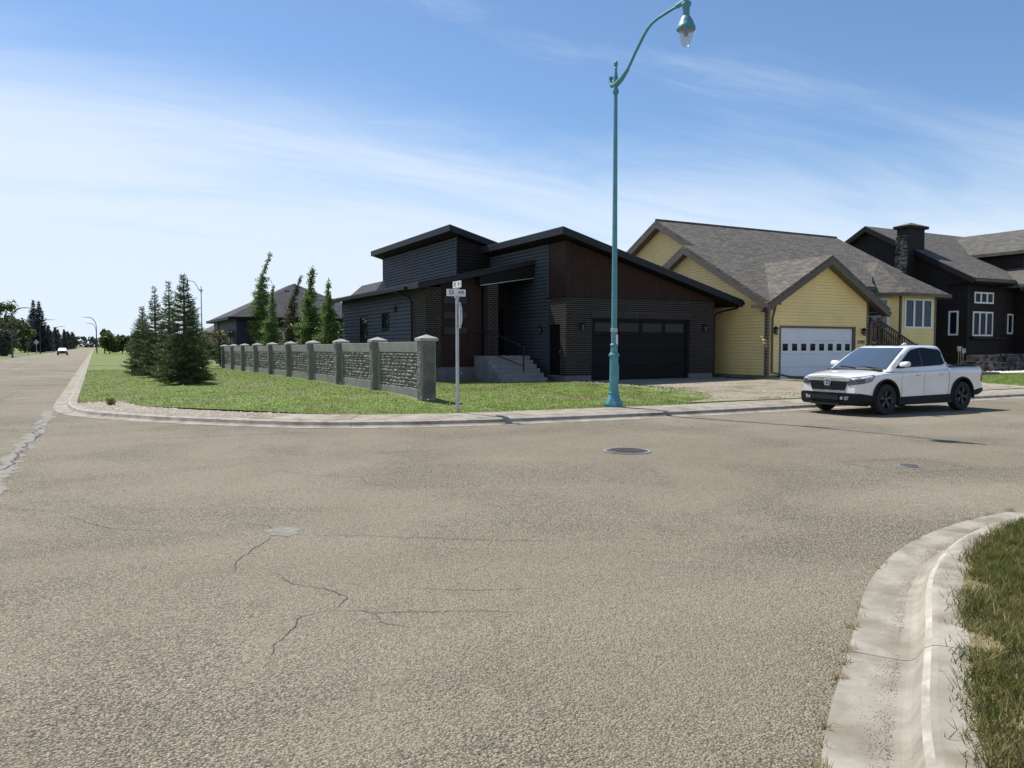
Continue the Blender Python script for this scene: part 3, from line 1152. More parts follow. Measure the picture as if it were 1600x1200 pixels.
# dandelion heads over the corner lawn
n = 1500
x = XL + rgg.random(n) * 13
y = 15.5 + rgg.random(n) ** 1.2 * 34
ok = lawn_mask(x, y) & (vnoise(x, y, 0.35, 7) > 0.42) & ((x < 8) | (y < 20))
x, y = x[ok], y[ok]
nd = len(x)
zz = zl(x, y) + rgg.uniform(0.06, 0.12, nd)
r = rgg.uniform(0.012, 0.026, nd)
oct_ = np.array([(1, 0, 0), (0, 1, 0), (-1, 0, 0), (0, -1, 0), (0, 0, 0.7), (0, 0, -0.7)], dtype=float)
v = np.stack([x, y, zz], 1)[:, None, :] + oct_[None] * r[:, None, None]
tq = np.array([(0, 1, 4), (1, 2, 4), (2, 3, 4), (3, 0, 4), (1, 0, 5), (2, 1, 5), (3, 2, 5), (0, 3, 5)])
f = np.arange(nd)[:, None, None] * 6 + tq[None]
tag(np_mesh("dandelions", v.reshape(-1, 3), f.reshape(-1, 3), "dandelion"), "pale dandelion heads dotted over the corner lawn", "dandelions", None, "stuff")

# one weed on the corner gravel
wd = empty("weed", (0.35, 23.95, 0.14), "single yellow-green weed tuft on the corner gravel patch", "weed")
rgw = np.random.default_rng(3)
k = 260
a = rgw.uniform(0, 6.28, k)
rr_ = 0.09 * rgw.random(k) ** 0.6
p = np.stack([0.35 + rr_ * np.cos(a), 23.95 + rr_ * np.sin(a), 0.14 + rgw.uniform(0, 0.16, k)], 1)
d1 = rgw.normal(0, 0.03, (k, 3))
d2 = rgw.normal(0, 0.03, (k, 3))
np_mesh("leaves", np.stack([p, p + d1, p + d2], 1).reshape(-1, 3), np.arange(3 * k), "weed", wd)
MB().tube([(0.35, 23.95, 0.13), (0.36, 23.96, 0.3)], 0.01, 6).build("stem", "weed", wd)


# ------------------------------------------------------------------ wall builders
def wall_pt(o, d, s, z, out=0.0):
    """o: xy start, d: unit xy direction of s; the outside is to the right of d"""
    return (o[0] + d[0] * s + d[1] * out, o[1] + d[1] * s - d[0] * out, z)


def poly_span(poly, z):
    xs_ = []
    n = len(poly)
    for i in range(n):
        (s0, z0), (s1, z1) = poly[i], poly[(i + 1) % n]
        if (z0 - z) * (z1 - z) < 0 or (z0 == z) != (z1 == z) and (z0 <= z < z1 or z1 <= z < z0):
            xs_.append(s0 + (s1 - s0) * (z - z0) / (z1 - z0))
    xs_.sort()
    return xs_


def siding(part, o, d, poly, h, m, openings=(), proud=0.02, joined=False, z0=None, gap=0.019):
    proud = proud * 1.9
    """lapped boards, one object each, on the wall polygon given in (s, z)"""
    zmin = min(p[1] for p in poly) if z0 is None else z0
    zmax = max(p[1] for p in poly)
    z = zmin
    allb = MB()
    while z < zmax - 0.02:
        zt = min(z + h, zmax)
        lo = poly_span(poly, z + 0.002)
        hi = poly_span(poly, zt - 0.002)
        if len(lo) >= 2:
            if len(hi) < 2:
                c = (lo[0] + lo[-1]) / 2
                hi = [c, c]
            spans = [(lo[0], lo[-1], hi[0], hi[-1])]
            for (a0, a1, b0, b1) in openings:
                if b1 <= z + h * 0.3 or b0 >= zt - h * 0.3:
                    continue
                new = []
                for (l0, l1, h0, h1) in spans:
                    if a1 <= l0 or a0 >= l1:
                        new.append((l0, l1, h0, h1))
                        continue
                    if a0 > l0:
                        new.append((l0, a0, min(h0, a0), a0))
                    if a1 < l1:
                        new.append((a1, l1, a1, max(h1, a1)))
                spans = new
            for (l0, l1, h0, h1) in spans:
                if l1 - l0 < 0.03:
                    continue
                mb = allb if joined else MB()
                P = lambda s, zz, out: wall_pt(o, d, s, zz, out)
                zg = z + gap  # open gap draws the dark shade line under each lap
                vs = [P(l0, zg, -0.012), P(l1, zg, -0.012), P(l1, zg, proud), P(l0, zg, proud),
                      P(h0, zt, -0.012), P(h1, zt, -0.012), P(h1, zt, 0.0), P(h0, zt, 0.0)]
                mb.add(vs, [(0, 3, 2, 1), (4, 5, 6, 7), (0, 1, 5, 4), (1, 2, 6, 5), (2, 3, 7, 6), (3, 0, 4, 7)][:])
                mb.f = mb.f[:-6] + [f[::-1] for f in mb.f[-6:]]
                if not joined:
                    mb.build("siding_board", m, part)
        z += h
    if joined and allb.v:
        return tag(allb.build("siding_board", m, part), kind="stuff")


def wall_panel(name, m, parent, o, d, poly, thick=0.15, out=0.0):
    mb = MB()
    pts = [wall_pt(o, d, s, z, out) for s, z in poly]
    mb.prism(pts, (-d[1] * thick, d[0] * thick, 0))
    return mb.build(name, m, parent)


def wbox(mb, o, d, s0, s1, z0, z1, out0, out1):
    """box against a wall"""
    vs = [wall_pt(o, d, s0, z0, out0), wall_pt(o, d, s1, z0, out0), wall_pt(o, d, s1, z0, out1), wall_pt(o, d, s0, z0, out1),
          wall_pt(o, d, s0, z1, out0), wall_pt(o, d, s1, z1, out0), wall_pt(o, d, s1, z1, out1), wall_pt(o, d, s0, z1, out1)]
    return mb.add(vs, [(0, 1, 2, 3), (4, 7, 6, 5), (0, 4, 5, 1), (1, 5, 6, 2), (2, 6, 7, 3), (3, 7, 4, 0)])


def window(parent, o, d, s0, s1, z0, z1, lights=1, fw=0.06, mf="white_trim", mg="glass_sky_tint", out=0.03, name="window", mull=None, label=None):
    mb = MB()
    f0, f1 = 0.0, out + 0.03
    wbox(mb, o, d, s0, s1, z0, z0 + fw, f0, f1)
    wbox(mb, o, d, s0, s1, z1 - fw, z1, f0, f1)
    wbox(mb, o, d, s0, s0 + fw, z0 + fw, z1 - fw, f0, f1)
    wbox(mb, o, d, s1 - fw, s1, z0 + fw, z1 - fw, f0, f1)
    mw = fw * 0.9 if mull is None else mull
    iw = (s1 - s0 - 2 * fw - (lights - 1) * mw) / lights
    for k in range(1, lights):
        a = s0 + fw + k * iw + (k - 1) * mw
        wbox(mb, o, d, a, a + mw, z0 + fw, z1 - fw, f0, f1 - 0.004)
    w = mb.build(name, mf, parent)
    if label:
        w["label"] = label
    for k in range(lights):
        a = s0 + fw + k * (iw + mw)
        p = MB()
        wbox(p, o, d, a - 0.002, a + iw + 0.002, z0 + fw - 0.002, z1 - fw + 0.002, f0 - 0.01, f0 + 0.012)
        p.build("pane", mg, w)
    return w


def roof_slab(name, m, parent, pts, thick=0.18):
    """pts: top outline; thickness goes straight down"""
    return MB().prism(pts, (0, 0, -thick)).build(name, m, parent)


def downspout(parent, pts, m="trim_black", r=0.045):
    return MB().tube(pts, r, 8).build("downspout", m, parent)


def wall_lamp(parent, o, d, s, z, m="rail_dark"):
    mb = MB()
    wbox(mb, o, d, s - 0.05, s + 0.05, z - 0.12, z + 0.18, 0, 0.03)
    c = wall_pt(o, d, s, z, 0.15)
    mb.tube([wall_pt(o, d, s, z + 0.1, 0.02), wall_pt(o, d, s, z + 0.2, 0.1), (c[0], c[1], z + 0.16)], 0.015, 6)
    mb.lathe([(0.03, 0.2), (0.10, 0.10), (0.085, 0.08)][::-1], (c[0], c[1], z), 8)
    mb.lathe([(0.05, -0.17), (0.06, -0.14)], (c[0], c[1], z), 8)
    for k in range(4):
        a = k * math.pi / 2 + 0.4
        mb.tube([(c[0] + 0.055 * math.cos(a), c[1] + 0.055 * math.sin(a), z - 0.15), (c[0] + 0.08 * math.cos(a), c[1] + 0.08 * math.sin(a), z + 0.09)], 0.008, 4)
    o_ = mb.build("wall_lamp", m, parent)
    MB().lathe([(0.045, -0.14), (0.065, 0.08)], (c[0], c[1], z), 8).build("lamp_glass", "lamp_amber", o_)
    return o_


EX = (1.0, 0.0)      # walls facing -y: s runs along +x
NY = (0.0, -1.0)     # walls facing -x: s runs along -y


# ------------------------------------------------------------------ dark corner house
dh = empty("corner_house", (17.5, 33, 0.3), "modern dark house with stacked shed roofs, blue-grey siding and brick garage on the corner lot", "house")
GX0, GX1, GY, GZ = 16.74, 24.62, 26.5, 0.30
# garage front: brick below, brown panels above, sloping top
base = MB()
base.box(GX0 + 0.03, 18.0, GY + 0.03, GY + 0.3, 0.1, 0.56)
base.box(23.22, GX1 - 0.03, GY + 0.03, GY + 0.3, 0.1, 0.56)
base.box(GX0 + 0.03, GX0 + 0.3, GY + 0.3, 29.3, 0.1, 0.56)
base.box(GX1 - 0.3, GX1 - 0.03, GY + 0.3, 44, 0.1, 0.56)
base.box(11.95, 14.05, 29.45, 29.7, 0.0, 0.9)
base.box(11.93, 12.2, 29.7, 43.5, 0.0, 0.9)
base.build("foundation", "foundation", dh)
SL = 0.272


def zr_g(x):      # underside of garage roof
    return 6.12 - SL * (x - 16.3)


bw = MB()
bt = 3.72
bw.box(GX0, 18.0, GY, GY + 0.25, 0.56, bt)
bw.box(23.22, GX1, GY, GY + 0.25, 0.56, bt)
bw.box(18.0, 23.22, GY, GY + 0.25, 3.16, bt)
bw.box(GX0, GX0 + 0.2, GY + 0.25, 26.95, 0.56, bt)
bw.box(GX0, GX0 + 0.2, 26.95, 27.95, 2.66, bt)
bw.box(GX0, GX0 + 0.2, 27.88, 27.95, 0.56, 2.66)
bw.box(GX1 - 0.2, GX1, GY + 0.25, 43, 0.56, bt)
bwall = bw.build("brick_wall", "dark_brick", dh)
s_ = MB()
s_.box(17.98, 23.24, GY - 0.015, GY + 0.1, 2.92, 3.158)
s_.build("lintel_course", "soldier_brick", bwall)
s_ = MB()
s_.box(GX0 - 0.02, GX1 + 0.015, GY - 0.03, GY + 0.02, bt, bt + 0.05)
s_.box(GX0 - 0.03, GX0 + 0.01, GY + 0.02, 27.95, bt, bt + 0.05)
s_.build("ledge", "trim_black", bwall)
# brown vertical panels, front: each panel strip its own piece
pf = wall_panel("upper_wall", "trim_black", dh, (GX0, GY), EX, [(0.01, bt + 0.05), (GX1 - GX0, bt + 0.05), (GX1 - GX0, zr_g(GX1)), (0.01, zr_g(GX0))], 0.2, -0.02)
s = 0.0
while s < GX1 - GX0 - 0.02:
    e = min(s + 0.30, GX1 - GX0)
    z0_, za, zb = bt + 0.052, zr_g(GX0 + s), zr_g(GX0 + e)
    mb = MB()
    mb.prism([wall_pt((GX0, GY), EX, s + 0.004, z0_, -0.02), wall_pt((GX0, GY), EX, e - 0.004, z0_, -0.02), wall_pt((GX0, GY), EX, e - 0.004, zb, -0.02), wall_pt((GX0, GY), EX, s + 0.004, za, -0.02)], (0, -0.02, 0))
    mb.build("panel_strip", "brown_panel", pf)
    s = e
ps2 = wall_panel("side_upper_wall", "trim_black", dh, (GX0, 34.6), NY, [(0, 3.0), (8.08, 3.0), (8.08, zr_g(GX0)), (0, zr_g(GX0))], 0.15, -0.03)
s = 6.75
while s < 8.07:
    e = min(s + 0.22, 8.08)
    mb = MB()
    wbox(mb, (GX0, 34.6), NY, s + 0.004, e - 0.004, bt + 0.052, zr_g(GX0), -0.03, 0.0)
    mb.build("panel_strip", "brown_panel", ps2)
    s = e
siding(ps2, (GX0, 34.6), NY, [(0, 0.9), (6.70, 0.9), (6.70, zr_g(GX0)), (0, zr_g(GX0))], 0.15, "siding_dark", proud=0.018)
mb = MB()
wbox(mb, (GX0, 34.6), NY, 6.69, 6.76, 0.6, zr_g(GX0), -0.03, 0.03)
build_pieces(mb, "corner_trim", "siding_dark", ps2)
# lower side wall of the garage in the entry
mb = MB()
mb.box(GX0 + 0.02, GX0 + 0.2, 27.95, 34.6, 0.2, 3.0)
mb.build("entry_wall", "siding_dark", dh)
# man door in garage side
md_ = MB()
md_.box(GX0 + 0.10, GX0 + 0.16, 26.95, 27.88, 0.56, 2.66)
md_ = md_.build("side_door", "door_black", dh)
MB().lathe([(0.03, 0), (0.03, 0.05)], (GX0 + 0.07, 27.05, 1.5), 8).build("handle", "galv", md_)
mb = MB()
mb.box(GX0 - 0.05, GX0 + 0.12, 26.9, 27.9, 0.5, 0.56)
mb.build("door_sill", "concrete_dark", md_)
# garage door: four sections with a glazed top row
gd = MB()
gd.box(18.0, 18.10, GY + 0.12, GY + 0.24, 0.28, 2.92)
gd.box(23.12, 23.22, GY + 0.12, GY + 0.24, 0.28, 2.92)
gd.box(18.1, 23.12, GY + 0.12, GY + 0.24, 2.84, 2.92)
gd = gd.build("garage_door", "trim_black", dh, bevel=0.004)
for k in range(4):
    mb = MB()
    z0_ = 0.29 + k * 0.638
    mb.box(18.11, 23.11, GY + 0.17, GY + 0.24, z0_, z0_ + 0.628)
    sec = mb.build("door_section", "garage_black", gd, bevel=0.006)
for k in range(4):
    x0 = 18.22 + k * 1.235
    fr = MB()
    fr.box(x0, x0 + 1.08, GY + 0.155, GY + 0.172, 2.34, 2.37)
    fr.box(x0, x0 + 1.08, GY + 0.155, GY + 0.172, 2.72, 2.75)
    fr.box(x0, x0 + 0.03, GY + 0.155, GY + 0.172, 2.37, 2.72)
    fr.box(x0 + 1.05, x0 + 1.08, GY + 0.155, GY + 0.172, 2.37, 2.72)
    fr = fr.build("window_frame", "trim_black", gd)
    p = MB()
    p.box(x0 + 0.03, x0 + 1.05, GY + 0.16, GY + 0.175, 2.37, 2.72)
    p.build("pane", "glass_dim", gd)
wall_lamp(dh, (GX0, GY), EX, 17.45 - GX0, 2.55)
wall_lamp(dh, (GX0, GY), EX, 23.98 - GX0, 2.55)
wall_lamp(dh, (GX0 + 0.02, 34.6), NY, 6.2, 2.45)


def shed_roof(name, xl, zl_, xr, zr, yf, yb, th=0.26):
    top = [(xl, yf, zl_), (xr, yf, zr), (xr, yb, zr), (xl, yb, zl_)]
    r = MB().prism(top, (0, 0, -0.03)).build(name, "shingle_dark", dh)
    # fascia boards around, soffit beneath
    n = 0.028
    dz = -0.032
    f = MB().box(xl, xl + 0.04, yf, yb, zl_ + dz - th, zl_ + dz)
    f.build("fascia", "fascia_blue", r)
    f = MB().prism([(xl + 0.045, yf, zl_ + dz - 0.01), (xr, yf, zr + dz), (xr, yf, zr + dz - th), (xl + 0.045, yf, zl_ + dz - th - 0.01)], (0, 0.04, 0))
    f.build("rake_board", "fascia_blue", r)
    f = MB().box(xr - 0.04, xr - 0.001, yf + 0.045, yb, zr + dz - th, zr + dz + 0.005)
    f.build("fascia", "trim_black", r)
    s = MB().prism([(xl + 0.042, yf + 0.042, zl_ + dz - th + 0.03), (xr - 0.042, yf + 0.042, zr + dz - th + 0.03), (xr - 0.042, yb, zr + dz - th + 0.03), (xl + 0.042, yb, zl_ + dz - th + 0.03)], (0, 0, -0.012))
    s.build("soffit", "soffit_dark", r)
    return r


# garage roof, upper roof, wing roof
rg_ = shed_roof("garage_roof", 16.25, 6.45, 25.85, 6.45 - SL * 9.6, 25.95, 33.9)
gt = MB().box(25.85, 25.97, 25.9, 40, 3.62, 3.76)
gt.build("gutter", "trim_black", rg_)
downspout(dh, [(25.9, 26.2, 3.64), (25.75, 26.25, 3.5), (24.75, 26.45, 3.25), (24.68, 26.55, 3.1), (24.68, 26.55, 0.35), (25.2, 26.1, 0.33), (25.9, 25.2, 0.31)])
UX, UY0, UY1 = 15.0, 33.3, 43.8
rup = shed_roof("upper_roof", 14.45, 7.34, 25.6, 7.34 - SL * 11.15, 32.85, 44.4)
uzt = lambda x: 7.0 - SL * (x - 14.45)
uw = wall_panel("upper_side_wall", "trim_black", dh, (UX, UY1), NY, [(0, 4.2), (UY1 - UY0 - 0.02, 4.2), (UY1 - UY0 - 0.02, 6.85), (0, 6.85)], 0.15, -0.02)
siding(uw, (UX, UY1), NY, [(0.06, 4.30), (UY1 - UY0 - 0.06, 4.30), (UY1 - UY0 - 0.06, 6.87), (0.06, 6.87)], 0.15, "siding_dark", proud=0.022)
mb = MB()
wbox(mb, (UX, UY1), NY, UY1 - UY0 - 0.07, UY1 - UY0, 4.2, 6.87, -0.02, 0.035)
wbox(mb, (UX, UY1), NY, 0.0, 0.06, 4.2, 6.87, -0.02, 0.035)
build_pieces(mb, "corner_trim", "siding_dark", uw)
uf = wall_panel("upper_front_wall", "trim_black", dh, (UX, UY0), EX, [(0, 4.2), (9.5, 3.2), (9.5, uzt(24.5)), (0, uzt(UX))], 0.15, -0.02)
siding(uf, (UX, UY0), EX, [(0.0, 4.3), (3.2, 4.3), (3.2, uzt(18.2)), (0.0, uzt(UX))], 0.15, "siding_black", proud=0.02)
# wing
WX, WY0, WY1 = 11.9, 29.4, 41.5
WSL = (5.38 - 4.28) / (16.3 - 11.35)
rw = shed_roof("wing_roof", 11.35, 4.30, 16.70, 4.30 + WSL * 5.35, 28.95, 42.1, 0.20)
gt = MB().box(11.23, 11.345, 30.2, 42.1, 4.08, 4.20)
gt.build("gutter", "trim_black", rw)
wtop = lambda x: 4.06 + WSL * (x - 11.35)
ww = wall_panel("wing_side_wall", "trim_black", dh, (WX, WY1), NY, [(0, 0.9), (WY1 - WY0 - 0.02, 0.9), (WY1 - WY0 - 0.02, wtop(WX)), (0, wtop(WX))], 0.15, -0.02)
win_w = [(WY1 - 38.3, WY1 - 37.15, 0.95, 3.25), (WY1 - 34.9, WY1 - 33.95, 2.52, 3.33)]
siding(ww, (WX, WY1), NY, [(0.06, 0.9), (WY1 - 30.75, 0.9), (WY1 - 30.75, wtop(WX)), (0.06, wtop(WX))], 0.17, "siding_dark", openings=win_w, proud=0.024)
for (a0, a1, b0, b1) in win_w:
    window(dh, (WX, WY1), NY, a0, a1, b0, b1, 1, 0.07, "trim_black", "glass_refl", 0.02)
mb = MB()
wbox(mb, (WX, WY1), NY, 0.0, 0.07, 0.9, wtop(WX), -0.02, 0.035)
wbox(mb, (WX, WY1), NY, WY1 - 30.76, WY1 - 30.70, 0.9, wtop(WX), -0.02, 0.035)
build_pieces(mb, "corner_trim", "trim_black", ww)
# dryer vent hood and hose stub high on the wing wall
mb = MB()
wbox(mb, (WX, WY1), NY, WY1 - 33.15, WY1 - 32.9, 3.3, 3.55, 0.0, 0.10)
mb.tube([wall_pt((WX, WY1), NY, WY1 - 33.1, 3.45, 0.08), wall_pt((WX, WY1), NY, WY1 - 33.4, 3.42, 0.16)], 0.02, 6)
mb.build("flood_light", "trim_black", ww)
# brick corner
mb = MB()
mb.box(WX - 0.08, WX + 0.6, WY0 - 0.1, 30.70, 0.9, wtop(WX) - 0.02)
mb.build("brick_corner", "dark_brick", dh)
downspout(dh, [(11.28, 31.6, 4.1), (11.34, 31.2, 4.0), (11.7, 30.9, 3.85), (11.76, 30.75, 3.6), (11.76, 30.75, 0.5)])
# wing front: brown strips with three narrow windows, then entry recess
wf = MB()
wf.prism([(12.5, WY0 + 0.02, 0.9), (14.4, WY0 + 0.02, 0.9), (14.4, WY0 + 0.02, wtop(14.4)), (12.5, WY0 + 0.02, wtop(12.5))], (0, 0.15, 0))
wf = wf.build("wing_front_wall", "trim_black", dh)
s = 12.52
while s < 14.38:
    e = min(s + 0.31, 14.4)
    mb = MB().prism([(s + .004, WY0 + 0.02, 0.92), (e - .004, WY0 + 0.02, 0.92), (e - .004, WY0 + 0.02, wtop(e)), (s + .004, WY0 + 0.02, wtop(s))], (0, -0.02, 0))
    mb.build("panel_strip", "brown_panel", wf)
    s = e
for z0_ in (3.48, 2.86, 2.22):
    window(dh, (12.6, WY0), EX, 0.0, 1.15, z0_, z0_ + 0.36, 1, 0.04, "trim_black", "glass_dim", 0.0, label="narrow slot window in the brown front panel")
er = MB()
er.box(14.4, 14.6, WY0 + 0.2, 31.6, 0.9, 4.55)
er.box(14.6, 16.73, 31.4, 31.6, 0.9, 4.6)
er.build("entry_recess_wall", "siding_black", dh)
fd = MB()
fd.box(15.1, 16.05, 31.33, 31.42, 1.36, 3.5)
fd = fd.build("front_door", "door_black", dh)
mb = MB()
mb.lathe([(0.03, -0.05), (0.03, 0.0)], (15.98, 31.32, 2.3), 10, 'y')
mb.build("handle", "galv", fd)
mb = MB()
mb.box(16.1, 16.45, 31.34, 31.42, 1.4, 3.5)
mb.build("side_light", "glass_dark", fd)
# porch column, header and front board
pc = MB()
pc.box(14.45, 14.95, 28.98, 29.38, 1.36, wtop(14.7) - 0.35)
pc.build("porch_column", "dark_brick", dh)
hd = MB()
hd.prism([(14.1, 28.97, wtop(14.1) - 0.03), (16.68, 28.97, wtop(16.68) - 0.03), (16.68, 28.97, wtop(16.68) - 0.55), (14.1, 28.97, wtop(14.1) - 0.38)], (0, 0.35, 0))
hd = hd.build("porch_header", "soffit_dark", dh)
mb = MB()
mb.prism([(14.12, 28.94, wtop(14.1) - 0.385), (16.66, 28.94, wtop(16.66) - 0.55), (16.66, 28.94, wtop(16.66) - 0.58), (14.12, 28.94, wtop(14.1) - 0.415)], (0, 0.03, 0))
mb.build("header_edge_glint", "galv", hd)  # pale strip stands in for light caught on the header's lower edge
# stoop and steps
st = MB()
st.box(14.03, 16.10, 28.30, 31.3, 0.1, 1.355)
st.box(13.9, 14.0, 28.2, 28.3, 0.1, 0.2)
stp = st.build("stoop", "concrete_dark", dh, bevel=0.01)
for k in range(5):
    mb = MB()
    y1 = 28.298 - k * 0.26
    zt = 1.355 - (k + 1) * 0.172
    mb.box(14.03 + 0.004 * k, 16.10 + 0.02 * k, y1 - 0.26, y1 - 0.002, 0.1, zt)
    mb.build("step", "concrete_dark", stp, bevel=0.012)
mb = MB()
for x in (14.25,):
    mb.tube([(x + 0.9, 27.15, 0.75), (x + 0.9, 27.15, 1.75)], 0.03, 8)
    mb.tube([(x + 0.9, 27.15, 1.72), (x, 28.35, 2.35), (x, 29.0, 2.35)], 0.025, 8)
    mb.tube([(x, 28.35, 1.35), (x, 28.35, 2.35)], 0.03, 8)
    mb.tube([(x + 0.9, 27.15, 0.95), (x, 28.35, 1.5)], 0.02, 8)
mb.tube([(14.08, 28.4, 2.3), (14.08, 29.35, 2.3)], 0.025, 8)
mb.tube([(14.08, 28.4, 1.36), (14.08, 28.4, 2.3)], 0.025, 8)
mb.build("handrail", "rail_dark", stp)
mb = MB()
mb.lathe([(0.05, 0), (0.05, 0.07), (0.03, 0.08)], (13.4, 29.33, 0.62), 10, 'y')
mb.build("vent_cap", "galv", dh)
# remaining shell so the house is closed from behind
sh = MB()
sh.box(12.0, 16.7, 41.3, 41.5, 0.9, 4.3)
sh.box(15.1, 24.6, 43.6, 43.8, 0.9, 4.3)
sh.box(24.42, 24.6, 33.5, 43.6, 3.72, 4.3)
sh.box(16.95, 24.4, 33.4, 33.6, 0.9, 3.6)
sh.build("rear_wall", "siding_dark", dh)

# ------------------------------------------------------------------ yellow house
yh = empty("yellow_house", (33, 30, 0.25), "yellow sided house with white garage door, grey shingle gables and stair porch", "house")
YX0, YX1, YY = 25.91, 32.5, 24.56
fnd = MB()
fnd.box(YX0 + 0.03, 26.6, YY + 0.03, YY + 0.3, 0.1, 0.46)
fnd.box(YX0 + 0.03, YX0 + 0.3, YY + 0.3, 34, 0.1, 0.46)
fnd.build("foundation", "found_tan", yh)
fnd = MB()
fnd.box(31.66, YX1, YY + 0.03, YY + 0.3, 0.1, 0.46)
fnd.build("foundation", "found_tan", yh)
RS = 0.546
zp = lambda y: 3.70 + RS * (y - 24.16)     # main front roof plane
# left walls
LW = [(0, 0.46), (33.3 - YY, 0.46), (33.3 - YY, zp(YY) - 0.25), (33.3 - 29.55, zp(29.55) - 0.3), (0, zp(29.55) - 0.3 - RS * (33.3 - 29.55))]
wl_ = wall_panel("side_wall", "yellow_siding", yh, (YX0, 33.3), NY, LW, 0.15, -0.01)
siding(wl_, (YX0, 33.3), NY, LW, 0.14, "yellow_siding", proud=0.02)
UW = [(0, 0.46), (14.0, 0.46), (14.0, zp(25.9) - 0.3), (40 - 32.8, zp(32.8) - 0.32), (0, zp(32.8) - 0.32 - RS * 7.2)]
wu_ = wall_panel("upper_gable_wall", "yellow_siding", yh, (26.75, 40.0), NY, UW, 0.15, -0.01)
siding(wu_, (26.75, 40.0), NY, [(4.2, 5.2), (11.9, 5.2), (11.9, zp(28.1) - 0.3), (40 - 32.8, zp(32.8) - 0.32), (4.2, zp(32.8) - 0.32 - RS * 3.0)], 0.125, "yellow_siding", proud=0.02)
# front gable wall
apx, apz = 29.42, 5.55
FS = 0.565
gz = lambda x: apz - FS * abs(x - apx)
FW = [(0, 0.46), (YX1 - YX0, 0.46), (YX1 - YX0, gz(YX1)), (apx - YX0, apz), (0, gz(YX0))]
door = (26.62 - YX0, 31.64 - YX0, 0.0, 2.66)
FWp = [(0, 0.46), (door[0], 0.46), (door[0], 2.66), (door[1], 2.66), (door[1], 0.46), (YX1 - YX0, 0.46), (YX1 - YX0, gz(YX1)), (apx - YX0, apz), (0, gz(YX0))]
wf_ = wall_panel("front_wall", "yellow_siding", yh, (YX0, YY), EX, FWp, 0.15, -0.01)
siding(wf_, (YX0, YY), EX, FW, 0.14, "yellow_siding", openings=[door], proud=0.02)
mb = MB()
mb.box(YX0 - 0.035, YX0 + 0.10, YY - 0.035, YY + 0.02, 0.46, gz(YX0))
mb.box(YX0 - 0.035, YX0 + 0.01, YY + 0.02, YY + 0.14, 0.46, gz(YX0))
mb.box(YX1 - 0.10, YX1 + 0.02, YY - 0.035, YY + 0.02, 0.46, gz(YX1))
build_pieces(mb, "corner_trim", "brown_trim", wf_)
# white sectional door with eight square panes
mb = MB()
mb.box(26.62, 26.72, YY - 0.03, YY + 0.1, 0.2, 2.66)
mb.box(31.50, 31.64, YY - 0.03, YY + 0.1, 0.2, 2.66)
mb.box(26.72, 31.50, YY - 0.03, YY + 0.1, 2.58, 2.66)
gdy = mb.build("garage_door", "brown_trim", yh)
for k in range(4):
    mb = MB()
    z0_ = 0.22 + k * 0.59
    mb.box(26.73, 31.49, YY + 0.06, YY + 0.12, z0_, z0_ + 0.584)
    mb.build("door_section", "garage_white", gdy, bevel=0.005)
for k in range(8):
    x0 = 26.86 + k * 0.585
    mb = MB()
    mb.box(x0, x0 + 0.42, YY + 0.045, YY + 0.062, 1.50, 1.92)
    fr = mb.build("window_frame", "white_trim", gdy)
    mb = MB()
    mb.box(x0 + 0.05, x0 + 0.37, YY + 0.035, YY + 0.047, 1.55, 1.87)
    mb.build("pane", "glass_dark", gdy)
wall_lamp(yh, (YX0, YY), EX, 0.38, 2.42)
wall_lamp(yh, (YX0, YY), EX, 32.1 - YX0, 2.42)
text_mesh("house_number", "5705", 0.25, "sign_black", yh, frame_matrix((32.04, YY - 0.03, 1.93), (1, 0, 0)), 0.008, 1.05)
# roofs
ry = MB()
H0 = 0.035
# main front plane, split for the projecting lower gable on the left
ridge_y, rz_ = 32.8, zp(32.8)
main_top = [(26.3, 24.16 + 2.0, zp(26.16)), (26.3, ridge_y, rz_), (40.35, ridge_y, rz_), (40.35, 28.25, zp(28.25)), (37.4, 28.25, zp(28.25)), (36.6, 27.45, zp(27.45)), (35.5, 26.6, zp(26.6)), (35.2, 26.16, zp(26.16))]
mr = roof_slab("main_roof", "shingle_grey", yh, main_top, 0.16)
roof_slab("rear_slope", "shingle_grey", mr, [(26.3, ridge_y + 0.002, rz_), (26.3, 40.4, rz_ - RS * 7.6), (40.35, 40.4, rz_ - RS * 7.6), (40.35, ridge_y + 0.002, rz_)], 0.16)
mb = MB()
mb.prism([(26.3, 26.0, zp(26.0) - 0.165), (26.3, ridge_y, rz_ - 0.165), (26.3, ridge_y, rz_ - 0.40), (26.3, 26.0, zp(26.0) - 0.40)], (0.05, 0, 0))
mb.build("rake_board", "brown_trim", mr)
mb = MB()
mb.prism([(26.3, ridge_y + 0.003, rz_ - 0.165), (26.3, 40.4, rz_ - RS * 7.6 - 0.165), (26.3, 40.4, rz_ - RS * 7.6 - 0.40), (26.3, ridge_y + 0.003, rz_ - 0.40)], (0.05, 0, 0))
mb.build("rake_board", "brown_trim", mr)
mb = MB()
mb.prism([(26.352, 26.4, zp(26.4) - 0.36), (26.352, ridge_y, rz_ - 0.36), (26.352, 40.3, rz_ - RS * 7.5 - 0.36), (26.352, 40.3, rz_ - RS * 7.5 - 0.38), (26.352, ridge_y, rz_ - 0.38), (26.352, 26.4, zp(26.4) - 0.38)], (0.38, 0, 0))
mb.build("soffit", "brown_trim", mr)
mb = MB()
mb.prism([(40.35, 28.25, zp(28.25) - 0.165), (40.35, ridge_y, rz_ - 0.165), (40.35, ridge_y, rz_ - 0.36), (40.35, 28.25, zp(28.25) - 0.36)], (-0.05, 0, 0))
mb.build("rake_board", "brown_trim", mr)
mb = MB()
mb.tube([(26.3, ridge_y, rz_ + 0.02), (40.35, ridge_y, rz_ + 0.02)], 0.06, 6)
mb.build("ridge_cap", "shingle_grey", mr)
